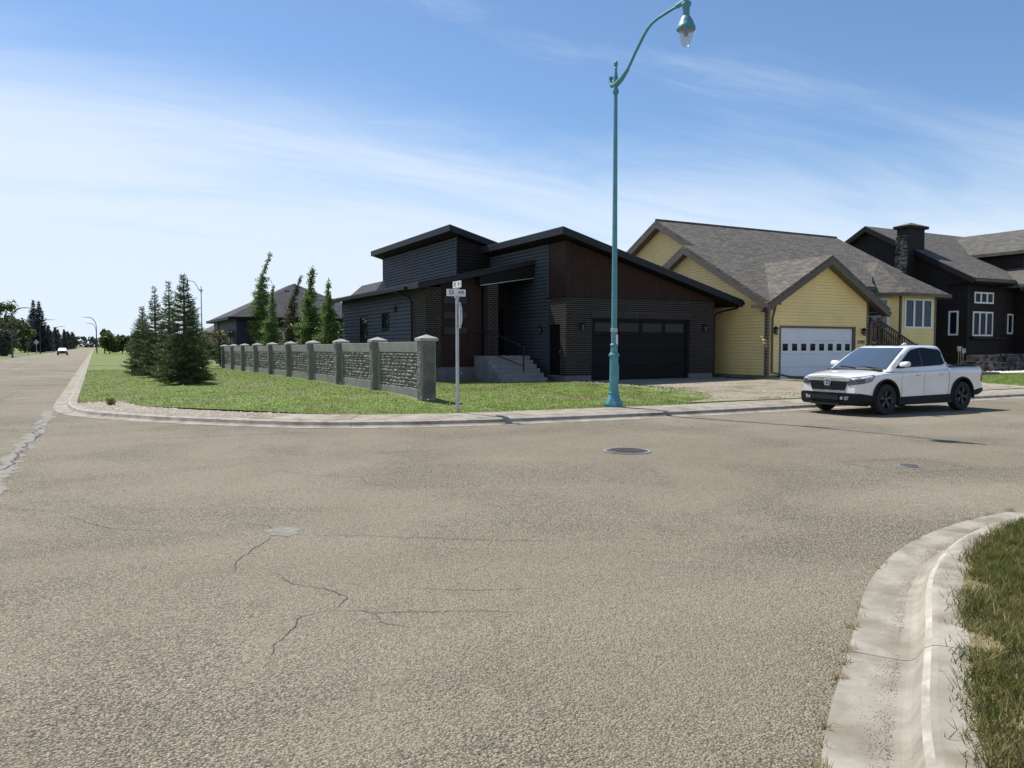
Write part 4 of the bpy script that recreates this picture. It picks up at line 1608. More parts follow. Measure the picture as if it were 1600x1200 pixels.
# projecting lower gable (left), ridge along x
ly, lz = 29.62, zp(29.62)
ext = 3.0
lr = roof_slab("side_gable_roof", "shingle_grey", yh, [(25.48, 24.16, zp(24.16) + 0.012), (25.48, ly, lz + 0.012), (26.298, ly, lz + 0.012), (26.298, 24.16, zp(24.16) + 0.012)], 0.16)
roof_slab("front_slope", "shingle_grey", lr, [(26.3, 24.82, zp(24.82) + 0.012), (26.3, 26.158, zp(26.158) + 0.012), (33.4, 26.158, zp(26.158) + 0.012), (33.4, 24.82, zp(24.82) + 0.012)], 0.14)
roof_slab("rear_slope", "shingle_grey", lr, [(25.48, ly + 0.002, lz + 0.012), (25.48, 33.6, lz - RS * 3.98), (26.298, 33.6, lz - RS * 3.98), (26.298, ly + 0.002, lz + 0.012)], 0.16)
for sgn, yend in ((0, 24.16), (1, 33.6)):
    ze = zp(24.16) if sgn == 0 else lz - RS * 3.98
    mb = MB()
    yy = ly - 0.001 if sgn == 0 else ly + 0.001
    mb.prism([(25.48, yend, ze - 0.16), (25.48, yy, lz - 0.16), (25.48, yy, lz - 0.42), (25.48, yend, ze - 0.42)], (0.05, 0, 0))
    mb.build("rake_board", "brown_trim", lr)
    mb = MB()
    mb.prism([(25.532, yend, ze - 0.36), (25.532, yy, lz - 0.36), (25.532, yy, lz - 0.38), (25.532, yend, ze - 0.38)], (0.37, 0, 0))
    mb.build("soffit", "brown_trim", lr)
# front garage gable roof, ridge along y
gy0 = 24.10
yv = lambda z: 24.16 + (z - 3.70) / RS
az = apz + 0.32
half = 4.0
le = (apx - half, az - FS * half)
re = (apx + half + 0.1, az - FS * (half + 0.1))
gr = roof_slab("garage_gable_roof", "shingle_grey", yh, [(le[0], gy0, le[1]), (apx, gy0, az), (apx, yv(az) + 0.3, az), (le[0], yv(le[1]) + 0.25, le[1])], 0.14)
roof_slab("right_slope", "shingle_grey", gr, [(apx + 0.001, gy0, az), (re[0], gy0, re[1]), (re[0], 27.2, re[1]), (apx + 0.001, yv(az) + 0.3, az)], 0.14)
for (ex, ez) in (le, re):
    mb = MB()
    a0 = apx - 0.001 if ex < apx else apx + 0.001
    mb.prism([(ex, gy0, ez - 0.145), (a0, gy0, az - 0.145), (a0, gy0, az - 0.42), (ex, gy0, ez - 0.42)], (0, 0.05, 0))
    mb.build("rake_board", "brown_trim", gr)
    mb = MB()
    mb.prism([(ex, gy0 + 0.052, ez - 0.36), (a0, gy0 + 0.052, az - 0.36), (a0, gy0 + 0.052, az - 0.38), (ex, gy0 + 0.052, ez - 0.38)], (0, 0.37, 0))
    mb.build("soffit", "brown_trim", gr)
mb = MB()
mb.box(re[0] - 0.02, re[0] + 0.10, gy0, 27.0, re[1] - 0.30, re[1] - 0.16)
mb.build("gutter", "brown_trim", gr)
mb = MB()
mb.box(25.36, 25.48, 24.05, 25.0, zp(24.16) - 0.28, zp(24.16) - 0.14)
mb.build("gutter", "brown_trim", gr)
downspout(yh, [(26.0, 24.2, 3.5), (26.12, 24.4, 3.2), (26.12, 24.47, 3.0), (26.12, 24.47, 0.6), (26.6, 23.9, 0.42), (27.2, 23.2, 0.40)], "brown_trim", 0.05)
downspout(yh, [(re[0], 24.3, re[1] - 0.25), (33.2, 24.4, 3.05), (32.62, 24.45, 2.9), (32.58, 24.46, 2.7), (32.58, 24.46, 0.4)], "brown_trim", 0.05)
# main body front wall behind the porch and the bay
mb = MB()
mb.box(32.5, 37.6, 28.0, 28.2, 0.3, 5.4)
mb.box(YX1 - 0.15, YX1, YY + 0.15, 28.0, 0.3, 3.6)
mb.box(40.1, 40.25, 26.6, 39.5, 0.3, 4.6)
mb.build("body_wall", "yellow_siding", yh)
# bay: front face and left angled face
BX0, BX1, BY = 36.95, 39.85, 26.0
bp = [(35.55, 27.4), (BX0, BY), (BX1, BY), (BX1 + 0.25, BY + 0.3), (BX1 + 0.25, 29), (35.55, 29)]
mb = MB()
mb.prism([(x, y, 0.3) for x, y in bp], (0, 0, 4.15))
bay = mb.build("bay_wall", "yellow_siding", yh)
wins = [(0.30, 2.62, 2.70, 4.25)]
siding(bay, (BX0, BY), EX, [(0, 0.5), (BX1 - BX0, 0.5), (BX1 - BX0, 4.42), (0, 4.42)], 0.125, "yellow_siding", openings=wins, proud=0.02)
window(yh, (BX0, BY - 0.012), EX, 0.30, 2.62, 2.68, 4.27, 3, 0.11, "white_trim", "glass_sky_tint", 0.02, mull=0.14)
L2 = math.hypot(BX0 - 35.55, 27.4 - BY)
dA = ((BX0 - 35.55) / L2, (BY - 27.4) / L2)
siding(bay, (35.55, 27.4), dA, [(0, 0.5), (L2 - 0.06, 0.5), (L2 - 0.06, 4.42), (0, 4.42)], 0.125, "yellow_siding", openings=[(0.35, 1.45, 2.60, 4.25)], proud=0.02)
window(yh, (35.55 + dA[1] * 0.012, 27.4 - dA[0] * 0.012), dA, 0.35, 1.45, 2.60, 4.27, 1, 0.11, "white_trim", "blind", 0.02)
mb = MB()
mb.box(BX0 - 0.05, BX0 + 0.08, BY - 0.05, BY + 0.08, 0.4, 4.43)
mb.box(BX1 - 0.06, BX1 + 0.05, BY - 0.05, BY + 0.05, 0.4, 4.43)
build_pieces(mb, "corner_trim", "brown_trim", bay)
# bay roof: hipped, running back into the main slope
ez = 4.50
E_ = [(33.56, 27.0), (35.2, 26.85), (36.75, 25.45), (40.35, 25.45), (41.3, 26.4), (41.3, 30.0)]
pk = (37.9, 28.05, 6.36)
bk = (37.9, 29.3, 6.36)
br_ = MB()
vs = [(x, y, ez) for x, y in E_] + [pk, bk, (33.56, 28.7, 6.15)]
br_.add(vs, [(0, 1, 6, 7, 8), (1, 2, 6), (2, 3, 6), (3, 4, 6), (4, 5, 7, 6)])
br_.v[5] = (41.3, 30.0, 4.5)
br_ = br_.build("bay_roof", "shingle_grey", yh)
for k in range(len(E_) - 1):
    (xa, ya), (xb, yb) = E_[k], E_[k + 1]
    mb = MB()
    mb.prism([(xa, ya, ez + 0.01), (xb, yb, ez + 0.01), (xb, yb, ez - 0.17), (xa, ya, ez - 0.17)], ((yb - ya) * 0.06 / math.hypot(xb - xa, yb - ya) * 1.0, -(xb - xa) * 0.06 / math.hypot(xb - xa, yb - ya), 0))
    mb.build("gutter", "brown_trim", br_)
mb = MB()
mb.prism([(x, y, ez - 0.02) for x, y in E_] + [(33.7, 30.0, ez - 0.02)], (0, 0, -0.015))
mb.build("soffit", "brown_trim", br_)
# entry door behind the railing
mb = MB()
mb.box(33.6, 34.5, 27.93, 28.0, 1.9, 4.0)
ed = mb.build("front_door", "door_black", yh)
mb = MB()
mb.box(33.45, 33.6, 27.9, 28.0, 1.85, 4.05)
mb.box(34.5, 34.65, 27.9, 28.0, 1.85, 4.05)
mb.box(33.6, 34.5, 27.9, 28.0, 4.0, 4.12)
build_pieces(mb, "door_frame", "white_trim", ed)
# porch deck and stairs going down to the right
pdk = MB()
pdk.box(32.62, 35.2, 25.2, 27.9, 1.75, 1.88)
for x in (32.75, 34.85):
    pdk.box(x, x + 0.12, 25.3, 25.42, 0.25, 1.75)
pdk = pdk.build("porch_deck", "brown_wood", yh)
for k in range(8):
    mb = MB()
    x0 = 35.0 + k * 0.27
    mb.box(x0, x0 + 0.28, 24.6, 25.9, 1.70 - (k + 1) * 0.18 + 0.14, 1.75 - (k + 1) * 0.18 + 0.14)
    mb.build("step", "brown_wood", pdk)


def rail_run(p0, p1, n, zb=0.12, zt=0.95):
    r = MB()
    p0, p1 = Vector(p0), Vector(p1)
    up = Vector((0, 0, 1))
    d = (p1 - p0).normalized()
    sd = Vector((-d.y, d.x, 0)).normalized() * 0.035
    for za in (zb, zt):
        a, b = p0 + up * za, p1 + up * za
        r.prism([a - sd, b - sd, b + sd, a + sd], (0, 0, 0.07))
    ro = r.build("railing", "brown_wood", pdk)
    for k in range(n):
        t = (k + 0.5) / n
        q = p0.lerp(p1, t)
        m_ = MB()
        m_.box(q.x - 0.022, q.x + 0.022, q.y - 0.022, q.y + 0.022, q.z + zb + 0.06, q.z + zt + 0.01)
        m_.build("baluster", "brown_wood", ro)
    for q in (p0, p1):
        m_ = MB()
        m_.box(q.x - 0.06, q.x + 0.06, q.y - 0.06, q.y + 0.06, q.z - 0.4, q.z + zt + 0.14)
        m_.build("post", "brown_wood", ro)


rail_run((32.8, 24.62, 2.05), (34.95, 24.62, 1.02), 13)
rail_run((35.15, 25.9, 2.1), (38.0, 25.75, 0.80), 17)
rail_run((32.7, 25.25, 1.88), (34.5, 25.25, 1.88), 11)
mb = MB()
mb.prism([(32.65, 24.62, 0.3), (35.3, 24.62, 0.3), (35.3, 24.62, 0.45), (32.65, 24.62, 1.85)], (0, 0.05, 0))
mb.build("stair_skirt", "brown_wood", pdk)

# ------------------------------------------------------------------ black house
kh = empty("black_house", (50, 33, 0.25), "black sided house with grey shingle roof and stone chimney at the right", "house")
KX, KY0, KY1 = 45.0, 27.35, 41.0
AY, AZ = 34.05, 9.62
KS_ = (9.62 - 5.72) / (34.05 - 26.8)
kz = lambda y: AZ - KS_ * abs(y - AY)
poly = [(0, 0.3), (KY1 - KY0, 0.3), (KY1 - KY0, kz(KY0) - 0.25), (KY1 - AY, AZ - 0.25), (0, kz(KY1) - 0.25)]
kw_ = wall_panel("side_wall", "siding_black", kh, (KX, KY1), NY, poly, 0.15, -0.01)
siding(kw_, (KX, KY1), NY, poly, 0.15, "siding_black", proud=0.02, joined=True)
kr = roof_slab("main_roof", "shingle_black", kh, [(44.6, 26.8, kz(26.8)), (44.6, AY, AZ), (62, AY, AZ), (62, 26.8, kz(26.8))], 0.2)
roof_slab("rear_slope", "shingle_black", kr, [(44.6, AY + 0.002, AZ), (44.6, 41.4, kz(41.4)), (62, 41.4, kz(41.4)), (62, AY + 0.002, AZ)], 0.2)
for ya, yb in ((26.8, AY - 0.001), (41.4, AY + 0.001)):
    mb = MB()
    mb.prism([(44.56, ya, kz(ya) - 0.03), (44.56, yb, AZ - 0.03), (44.56, yb, AZ - 0.36), (44.56, ya, kz(ya) - 0.36)], (0.045, 0, 0))
    mb.build("rake_board", "trim_black", kr)
# front wall, recess with angled bay
mb = MB()
mb.box(45.15, 61.9, 28.65, 28.85, 0.3, 5.6)
mb.build("front_wall", "siding_black", kh)
b0 = [(45.0, 27.37), (48.3, 27.37), (50.58, 27.82), (50.58, 28.9), (45.0, 28.9)]
mb = MB()
mb.prism([(x, y, 0.3) for x, y in b0], (0, 0, 5.35))
kb = mb.build("bay_wall", "siding_black", kh)
siding(kb, (45.05, 27.37), EX, [(0, 0.3), (3.2, 0.3), (3.2, 5.6), (0, 5.6)], 0.15, "siding_black", proud=0.02, joined=True)
window(kh, (45.45, 27.325), EX, 0.0, 2.0, 2.35, 3.80, 3, 0.09, "white_trim", "glass_sky_dark", 0.02, mull=0.12)
window(kh, (45.45, 27.325), EX, 0.1, 2.0, 4.28, 4.95, 3, 0.09, "white_trim", "glass_sky_dark", 0.02, mull=0.13)
dB = Vector((50.58 - 48.3, 27.82 - 27.37, 0)).normalized()
window(kh, (48.3 + dB.y * 0.015, 27.37 - dB.x * 0.015), (dB.x, dB.y), 1.15, 2.05, 2.5, 3.75, 1, 0.10, "white_trim", "glass_sky_dark", 0.02)
window(kh, (KX - 0.035, KY1), NY, KY1 - 28.45, KY1 - 27.85, 2.40, 3.85, 1, 0.09, "white_trim", "glass_sky_dark", 0.02)
mb = MB()
mb.box(45.3, 48.6, 27.12, 27.33, 2.18, 2.30)
mb.build("window_ledge", "trim_black", kb)
# bay roof eave wrap and right-hand lower roof
mb = MB()
mb.add([(44.7, 26.75, 5.70), (45.2, 26.4, 5.66), (48.1, 26.4, 5.66), (50.6, 27.3, 5.3), (50.5, 30.0, 7.2), (44.9, 30.0, 7.45)], [(0, 1, 2, 3, 4, 5)])
mb.add([(44.7, 26.75, 5.5), (45.2, 26.4, 5.46), (48.1, 26.4, 5.46), (50.6, 27.3, 5.1), (44.7, 26.75, 5.69), (45.2, 26.4, 5.65), (48.1, 26.4, 5.65), (50.6, 27.3, 5.29)],
       [(0, 1, 5, 4), (1, 2, 6, 5), (2, 3, 7, 6)])
bkr = mb.build("bay_roof", "shingle_black", kh)
mb = MB()
mb.prism([(44.7, 26.78, 5.47), (45.2, 26.43, 5.44), (48.1, 26.43, 5.44), (50.6, 27.3, 5.1), (50.6, 28.5, 5.1), (44.7, 28.5, 5.47)], (0, 0, -0.03))
mb.build("soffit", "trim_black", bkr)
roof_slab("lower_roof", "shingle_black", kh, [(48.1, 25.5, 5.42), (50.5, 25.5, 6.58), (50.5, 31.0, 6.58), (48.1, 31.0, 5.42)], 0.2)
mb = MB()
mb.box(50.6, 50.8, 25.9, 31, 0.3, 6.3)
mb.build("porch_wall", "siding_black", kh)
# second storey on the right, ridge running back
mb = MB()
mb.box(50.5, 50.7, 27.3, 36, 5.4, 7.5)
mb.box(50.7, 58, 27.3, 27.5, 0.3, 7.5)
mb.build("upper_wall", "siding_black", kh)
ur = roof_slab("upper_roof", "shingle_black", kh, [(49.95, 26.9, 7.62), (53.5, 26.9, 9.36), (53.5, 37, 9.36), (49.95, 37, 7.62)], 0.2)
roof_slab("east_slope", "shingle_black", ur, [(53.502, 26.9, 9.36), (58.5, 26.9, 6.9), (58.5, 37, 6.9), (53.502, 37, 9.36)], 0.2)
wall_panel("front_gable_wall", "siding_black", kh, (50.7, 27.3), EX, [(0, 7.5), (5.6, 7.5), (2.8, 9.05)])
mb = MB()
mb.prism([(49.95, 26.88, 7.42), (53.5, 26.88, 9.16), (53.5, 26.88, 8.9), (49.95, 26.88, 7.16)], (0, 0.04, 0))
mb.build("rake_board", "trim_black", ur)
# chimney: stone on the side face, siding on the front
ch = MB()
cy0, cy1, cx0, cx1 = 30.55, 31.35, 44.0, 45.6
ch.box(cx0 + 0.03, cx1, cy0, cy1 - 0.02, 0.3, 9.0)
ch = ch.build("chimney", "siding_black", kh)
mb = MB()
mb.box(cx0 - 0.12, cx1 + 0.2, cy0 - 0.15, cy1 + 0.15, 9.0, 9.15)
mb.build("chimney_band", "siding_black", ch)
mb = MB()
mb.add([(cx0 - 0.16, cy0 - 0.2, 9.15), (cx1 + 0.25, cy0 - 0.2, 9.15), (cx1 + 0.25, cy1 + 0.2, 9.15), (cx0 - 0.16, cy1 + 0.2, 9.15), ((cx0 + cx1) / 2, (cy0 + cy1) / 2, 9.42)],
       [(0, 1, 4), (1, 2, 4), (2, 3, 4), (3, 0, 4), (3, 2, 1, 0)])
mb.build("chimney_cap", "shingle_black", ch)
rs = random.Random(4)
z = 3.6
while z < 8.5:
    h = rs.uniform(0.09, 0.17)
    y = cy0 + 0.01
    while y < cy1 - 0.05:
        w = min(rs.uniform(0.18, 0.5), cy1 - y)
        mb = MB()
        o1 = rs.uniform(0.03, 0.11)
        mb.box(cx0 - o1, cx0 + 0.05, y + 0.008, y + w - 0.008, z + 0.006, z + h - 0.006)
        mb.build("stone", "stone_black", ch, bevel=0.012)
        y += w
    z += h
# meters on the side wall
mt = MB()
for k, y in enumerate((27.75, 27.62, 27.48)):
    mt.tube([(44.9, y, 0.3), (44.9, y, 1.5 + 0.1 * (k == 1))], 0.03, 6)
mt.box(44.78, 44.97, 27.55, 27.78, 1.45, 1.75)
mt.box(44.80, 44.97, 27.36, 27.5, 1.35, 1.62)
mt.build("utility_meter", "galv", kh)

# stone planter wall and its white rock bed
sp = empty("stone_planter", (44, 24.6, 0.2), "dark stacked-stone retaining wall before the black house", "retaining wall")
mb = MB()
mb.box(43.2, 50, 24.75, 26.6, 0.15, 0.9)
mb.box(43.9, 47.5, 25.0, 26.7, 0.9, 1.25)
mb.build("core", "stone_black", sp)
rs = random.Random(8)
cnt = 0
for (xa, xb, yf, z0_, z1_) in ((43.1, 50.0, 24.72, 0.12, 0.9), (43.8, 47.5, 24.97, 0.9, 1.27)):
    z = z0_
    while z < z1_ - 0.03:
        h = rs.uniform(0.10, 0.17)
        x = xa + rs.uniform(0, 0.15)
        while x < xb:
            w = rs.uniform(0.25, 0.65)
            o1 = rs.uniform(0.02, 0.16)
            mb = MB().box(x + 0.01, x + w - 0.01, yf - o1, yf + 0.04, z + 0.008, z + h - 0.008)
            mb.build("stone", "stone_black", sp, bevel=0.015)
            x += w
        z += h
mb = MB()
mb.add([(40.6, 23.6, 0.345), (52, 23.6, 0.345), (52, 24.8, 0.355), (40.6, 24.8, 0.355)], [(0, 1, 2, 3)])
tag(mb.build("rock_bed", "white_rock"), kind="structure")
n = 2600
xy = np.stack([rng.uniform(40.6, 50, n), rng.uniform(23.6, 24.8, n)], 1)
stones("rocks", xy, np.full(n, 0.345), 0.07, "white_rock", "white landscaping rocks before the stone retaining wall", 12)

# ------------------------------------------------------------------ concrete fence
fc = empty("concrete_fence", (8.25, 20.2, 0.25), "long grey precast concrete fence with capped pillars and stone-pattern panels", "fence")
NP_ = 10
SP = 4.26
FY = [20.2 + k * SP for k in range(NP_)]
ztop = [2.06 - 0.022 * k for k in range(NP_)]
rs = random.Random(2)


def pillar(y, zt, big):
    zb = float(zl(8.2, y)) - 0.05
    mb = MB().box(7.94, 8.38, y - 0.16, y + 0.16, zb, zt - 0.17)
    p = mb.build("pillar", "fence_grey", fc, bevel=0.012)
    c = MB()
    c.box(7.885, 8.435, y - 0.215, y + 0.215, zt - 0.165, zt - 0.085)
    c.add([(7.885, y - 0.215, zt - 0.084), (8.435, y - 0.215, zt - 0.084), (8.435, y + 0.215, zt - 0.084), (7.885, y + 0.215, zt - 0.084), (8.16, y, zt + 0.02)],
          [(0, 1, 4), (1, 2, 4), (2, 3, 4), (3, 0, 4)])
    c.build("cap", "fence_cap", p, bevel=0.006)
    # stone-pattern insets on the road face and on the end face
    st = MB()
    z = zb + 0.1
    while z < zt - 0.26:
        h = rs.uniform(0.05, 0.09)
        yy = y - 0.13
        while yy < y + 0.12:
            w = min(rs.uniform(0.08, 0.2), y + 0.13 - yy)
            o1 = rs.uniform(0.004, 0.028)
            st.prism([(7.943, yy + 0.004, z + 0.004), (7.943, yy + w - 0.004, z + 0.004), (7.943, yy + w - 0.012, z + h - 0.01), (7.943, yy + 0.01, z + h - 0.006)], (-o1, 0, 0))
            yy += w
        z += h
    tag(st.build("stone_relief", "fence_stone", p), kind="stuff")
    if big:
        z = zb + 0.12
        while z < zt - 0.26:
            h = rs.uniform(0.07, 0.12)
            x = 7.99
            while x < 8.32:
                w = min(rs.uniform(0.14, 0.34), 8.345 - x)
                o1 = rs.uniform(0.004, 0.02)
                mb = MB().box(x + 0.003, x + w - 0.003, y - 0.16 - o1, y - 0.155, z + 0.003, z + h - 0.003)
                mb.build("stone", "fence_brown", p, bevel=0.004)
                x += w
            z += h


for k in range(NP_):
    pillar(FY[k], ztop[k], k == 0)
for k in range(NP_ - 1):
    ya, yb = FY[k] + 0.162, FY[k + 1] - 0.162
    za = (ztop[k] + ztop[k + 1]) / 2 - 0.17
    zb = min(float(zl(8.2, ya)), float(zl(8.2, yb))) - 0.05
    mb = MB().box(8.16, 8.30, ya + 0.002, yb - 0.002, zb, za - 0.01)
    pan = mb.build("panel", "fence_grey", fc)
    mb = MB().box(8.10, 8.33, ya + 0.004, yb - 0.004, za - 0.31, za)
    mb.build("top_rail", "fence_grey", pan, bevel=0.012)
    mb = MB().box(8.09, 8.34, ya + 0.004, yb - 0.004, zb, zb + 0.34)
    mb.build("base_rail", "fence_grey", pan, bevel=0.015)
    mb = MB().box(8.10, 8.158, yb - 0.22, yb - 0.006, zb + 0.343, za - 0.313)
    mb.build("side_rail", "fence_grey", pan)
    joined = MB()
    z = zb + 0.345
    ztp = za - 0.315
    while z < ztp - 0.03:
        h = min(rs.uniform(0.065, 0.12), ztp - z)
        y = ya + 0.01 + rs.uniform(-0.1, 0)
        while y < yb - 0.24:
            w = rs.uniform(0.18, 0.52)
            y0_, y1_ = max(y, ya + 0.01), min(y + w, yb - 0.225)
            if y1_ - y0_ > 0.04:
                o1, o2, o3, o4 = [rs.uniform(0.01, 0.075) for _ in range(4)]
                mb = MB() if k < 2 else joined
                g_ = 0.005
                q = [(8.158, y0_ + g_, z + g_), (8.158, y1_ - g_, z + g_), (8.158, y1_ - g_, z + h - g_), (8.158, y0_ + g_, z + h - g_)]
                hy = (y0_ + y1_) / 2 + rs.uniform(-0.3, 0.3) * (y1_ - y0_)
                t_ = [(8.158 - o1 * 0.6, y0_ + 0.014, z + 0.012), (8.158 - o2 * 0.6, y1_ - 0.014, z + 0.012), (8.158 - o3, y1_ - 0.016, z + h - 0.02), (8.158 - o4, y0_ + 0.016, z + h - 0.016),
                      (8.158 - max(o1, o2, o3, o4) - 0.012, hy, z + h * 0.55)]
                mb.add(q + t_, [(0, 4, 5, 1), (1, 5, 6, 2), (2, 6, 7, 3), (3, 7, 4, 0), (4, 8, 5), (5, 8, 6), (6, 8, 7), (7, 8, 4)])
                mb.f = mb.f[:-8] + [f[::-1] for f in mb.f[-8:]]
                if k < 2:
                    mb.build("stone", "fence_stone", pan)
            y += w
        z += h
    if joined.v:
        tag(joined.build("stone", "fence_stone", pan), kind="stuff")


# ------------------------------------------------------------------ street lamp (teal, ornamental)
def teal_lamp(x, y, z, label, arm=(0, -1), s=1.0, group=None):
    r = empty("street_lamp", (x, y, z), label, "street lamp", group)
    ax, ay = arm
    B = MB()
    B.lathe([(0.20, 0.0), (0.24, 0.02), (0.255, 0.10), (0.235, 0.15), (0.17, 0.26), (0.135, 0.36), (0.15, 0.38), (0.15, 0.41), (0.13, 0.42)], (x, y, z), 8)
    B.build("base", "teal", r, auto=30)
    B = MB()
    B.lathe([(0.13, 0.42), (0.115, 1.35), (0.145, 1.37), (0.145, 1.41), (0.10, 1.47), (0.088, 1.62), (0.11, 1.64), (0.11, 1.68), (0.085, 1.70)], (x, y, z), 8)
    sh = B.build("shaft_base", "teal", r, auto=30)
    mb = MB()
    wv = Vector((-0.34, -0.94, 0)).normalized()
    c = Vector((x, y, z + 0.95)) + Vector((0.045, -0.107, 0))
    mb.box(c.x - 0.035, c.x + 0.035, c.y - 0.012, c.y + 0.0, c.z - 0.2, c.z + 0.2)
    mb.build("access_cover", "teal", sh, bevel=0.004)
    B = MB()
    B.lathe([(0.082, 1.70), (0.050, 8.20)], (x, y, z), 8)
    B.build("pole", "teal", r, auto=30)
    B = MB()
    B.lathe([(0.05, 8.2), (0.078, 8.22), (0.083, 8.28), (0.052, 8.36), (0.052, 8.40), (0.072, 8.44), (0.06, 8.5), (0.06, 8.62), (0.045, 8.7), (0.03, 8.84), (0.046, 8.86), (0.028, 8.89), (0.055, 8.95), (0.055, 9.0), (0.02, 9.05)], (x, y, z), 12)
    B.tube([(x, y, z + 8.46), (x - ax * 0.16, y - ay * 0.16, z + 8.47), (x - ax * 0.24, y - ay * 0.24, z + 8.58), (x - ax * 0.22, y - ay * 0.22, z + 8.66)], [0.055, 0.065, 0.05, 0.03], 8)
    B.lathe([(0.01, 0.0), (0.06, 0.03), (0.06, 0.08), (0.01, 0.11)], (x - ax * 0.21, y - ay * 0.21, z + 8.62), 10)
    B.build("finial", "teal", r, auto=40)
    P = lambda t, h: (x + ax * t, y + ay * t, z + h)
    B = MB()
    B.tube([P(0.0, 8.44), P(0.25, 8.52), P(0.52, 8.68)], [0.075, 0.065, 0.045], 8)
    arm_pts = [P(0.46, 8.62), P(0.80, 8.97), P(1.14, 9.28), P(1.30, 9.40), P(1.46, 9.475), P(1.70, 9.52), P(2.10, 9.535), P(2.64, 9.54)]
    B.tube(arm_pts, 0.036, 10)
    B.tube([P(2.40, 9.54), P(2.72, 9.56)], 0.06, 8)
    B.build("arm", "teal", r, auto=40)
    hx, hy = x + ax * 2.72, y + ay * 2.72
    B = MB()
    B.lathe([(0.05, 0.92), (0.06, 0.62), (0.03, 0.58), (0.03, 0.55), (0.105, 0.53), (0.12, 0.47), (0.085, 0.42), (0.075, 0.22), (0.10, 0.20), (0.16, 0.10), (0.19, 0.0), (0.215, -0.03), (0.215, -0.09), (0.19, -0.10)][::-1], (hx, hy, z + 8.98), 20)
    hd_ = B.build("lamp_head", "teal", r, auto=40)
    B = MB()
    B.lathe([(0.018, -0.50), (0.07, -0.47), (0.12, -0.38), (0.165, -0.22), (0.185, -0.102)], (hx, hy, z + 8.98), 20)
    B.build("lamp_globe", "globe", hd_, smooth=True)
    B = MB()
    B.lathe([(0.02, -0.24), (0.05, -0.22), (0.05, -0.14), (0.12, -0.11)], (hx, hy, z + 8.98), 12)
    B.build("bulb_holder", "lamp_amber", hd_)
    return r


gm = bpy.data.materials.new("globe")
gm.use_nodes = True
gt_ = gm.node_tree
gb = gt_.nodes["Principled BSDF"]
gb.inputs["Base Color"].default_value = (0.55, 0.56, 0.60, 1)
gb.inputs["Roughness"].default_value = 0.12
tr_ = N(gt_, "ShaderNodeBsdfTransparent")
mx_ = N(gt_, "ShaderNodeMixShader")
mx_.inputs[0].default_value = 0.38
gt_.links.new(tr_.outputs[0], mx_.inputs[1])
gt_.links.new(gb.outputs[0], mx_.inputs[2])
gt_.links.new(mx_.outputs[0], gt_.nodes["Material Output"].inputs[0])
MATS["globe"] = gm

lp = teal_lamp(12.12, 16.80, 0.12, "tall teal ornamental street lamp with curved arm before the corner house")
mb = MB()
mb.box(12.12 - 0.005, 12.12 + 0.055, 16.80 - 0.092, 16.80 - 0.079, 1.80, 2.06)
mb.build("notice_sticker", "sign_white", lp)
mb = MB()
mb.lathe([(0.088, 2.12), (0.092, 2.13), (0.092, 2.22), (0.088, 2.23)], (12.12, 16.80, 0.0), 12)
mb.build("metal_band", "galv", lp)
teal_lamp(11.7, 102.7, 0.1, "distant teal street lamp rising behind the spruces", arm=(-0.65, -0.76))

# ------------------------------------------------------------------ street name sign post
sg = empty("street_sign", (7.73, 17.15, 0.15), "galvanised post with 53 AVE and 57 ST name blades and a stop sign", "street sign")
X0, Y0 = 7.73, 17.15
mb = MB()
mb.box(X0 - 0.032, X0 + 0.032, Y0 - 0.032, Y0 + 0.032, 0.05, 2.93)
po = mb.build("post", "galv", sg, bevel=0.004)
mb = MB()
mb.box(X0 - 0.05, X0 + 0.05, Y0 - 0.04, Y0 + 0.04, 2.91, 2.96)
mb.box(X0 - 0.04, X0 + 0.04, Y0 - 0.03, Y0 + 0.03, 3.13, 3.17)
build_pieces(mb, "bracket", "galv", po)
mb = MB()
mb.box(X0 - 0.27, X0 + 0.22, Y0 - 0.012, Y0 + 0.012, 2.955, 3.125)
bl = mb.build("name_blade", "sign_white", sg)
text_mesh("lettering", "53", 0.15, "sign_black", bl, frame_matrix((X0 - 0.155, Y0 - 0.0125, 3.04), (1, 0, 0)), 0.003, 1.0, 0.85)
text_mesh("lettering", "AVE", 0.105, "sign_black", bl, frame_matrix((X0 + 0.10, Y0 - 0.0125, 3.045), (1, 0, 0)), 0.003, 1.0, 0.8)
mb = MB()
mb.box(X0 - 0.012, X0 + 0.012, Y0 - 0.23, Y0 + 0.23, 3.16, 3.32)
bl = mb.build("name_blade", "sign_white", sg)
text_mesh("lettering", "57", 0.13, "sign_black", bl, frame_matrix((X0 - 0.0125, Y0 + 0.11, 3.24), (0, -1, 0)), 0.003, 1.0, 0.85)
text_mesh("lettering", "ST", 0.10, "sign_black", bl, frame_matrix((X0 - 0.0125, Y0 - 0.12, 3.245), (0, -1, 0)), 0.003, 1.0, 0.85)
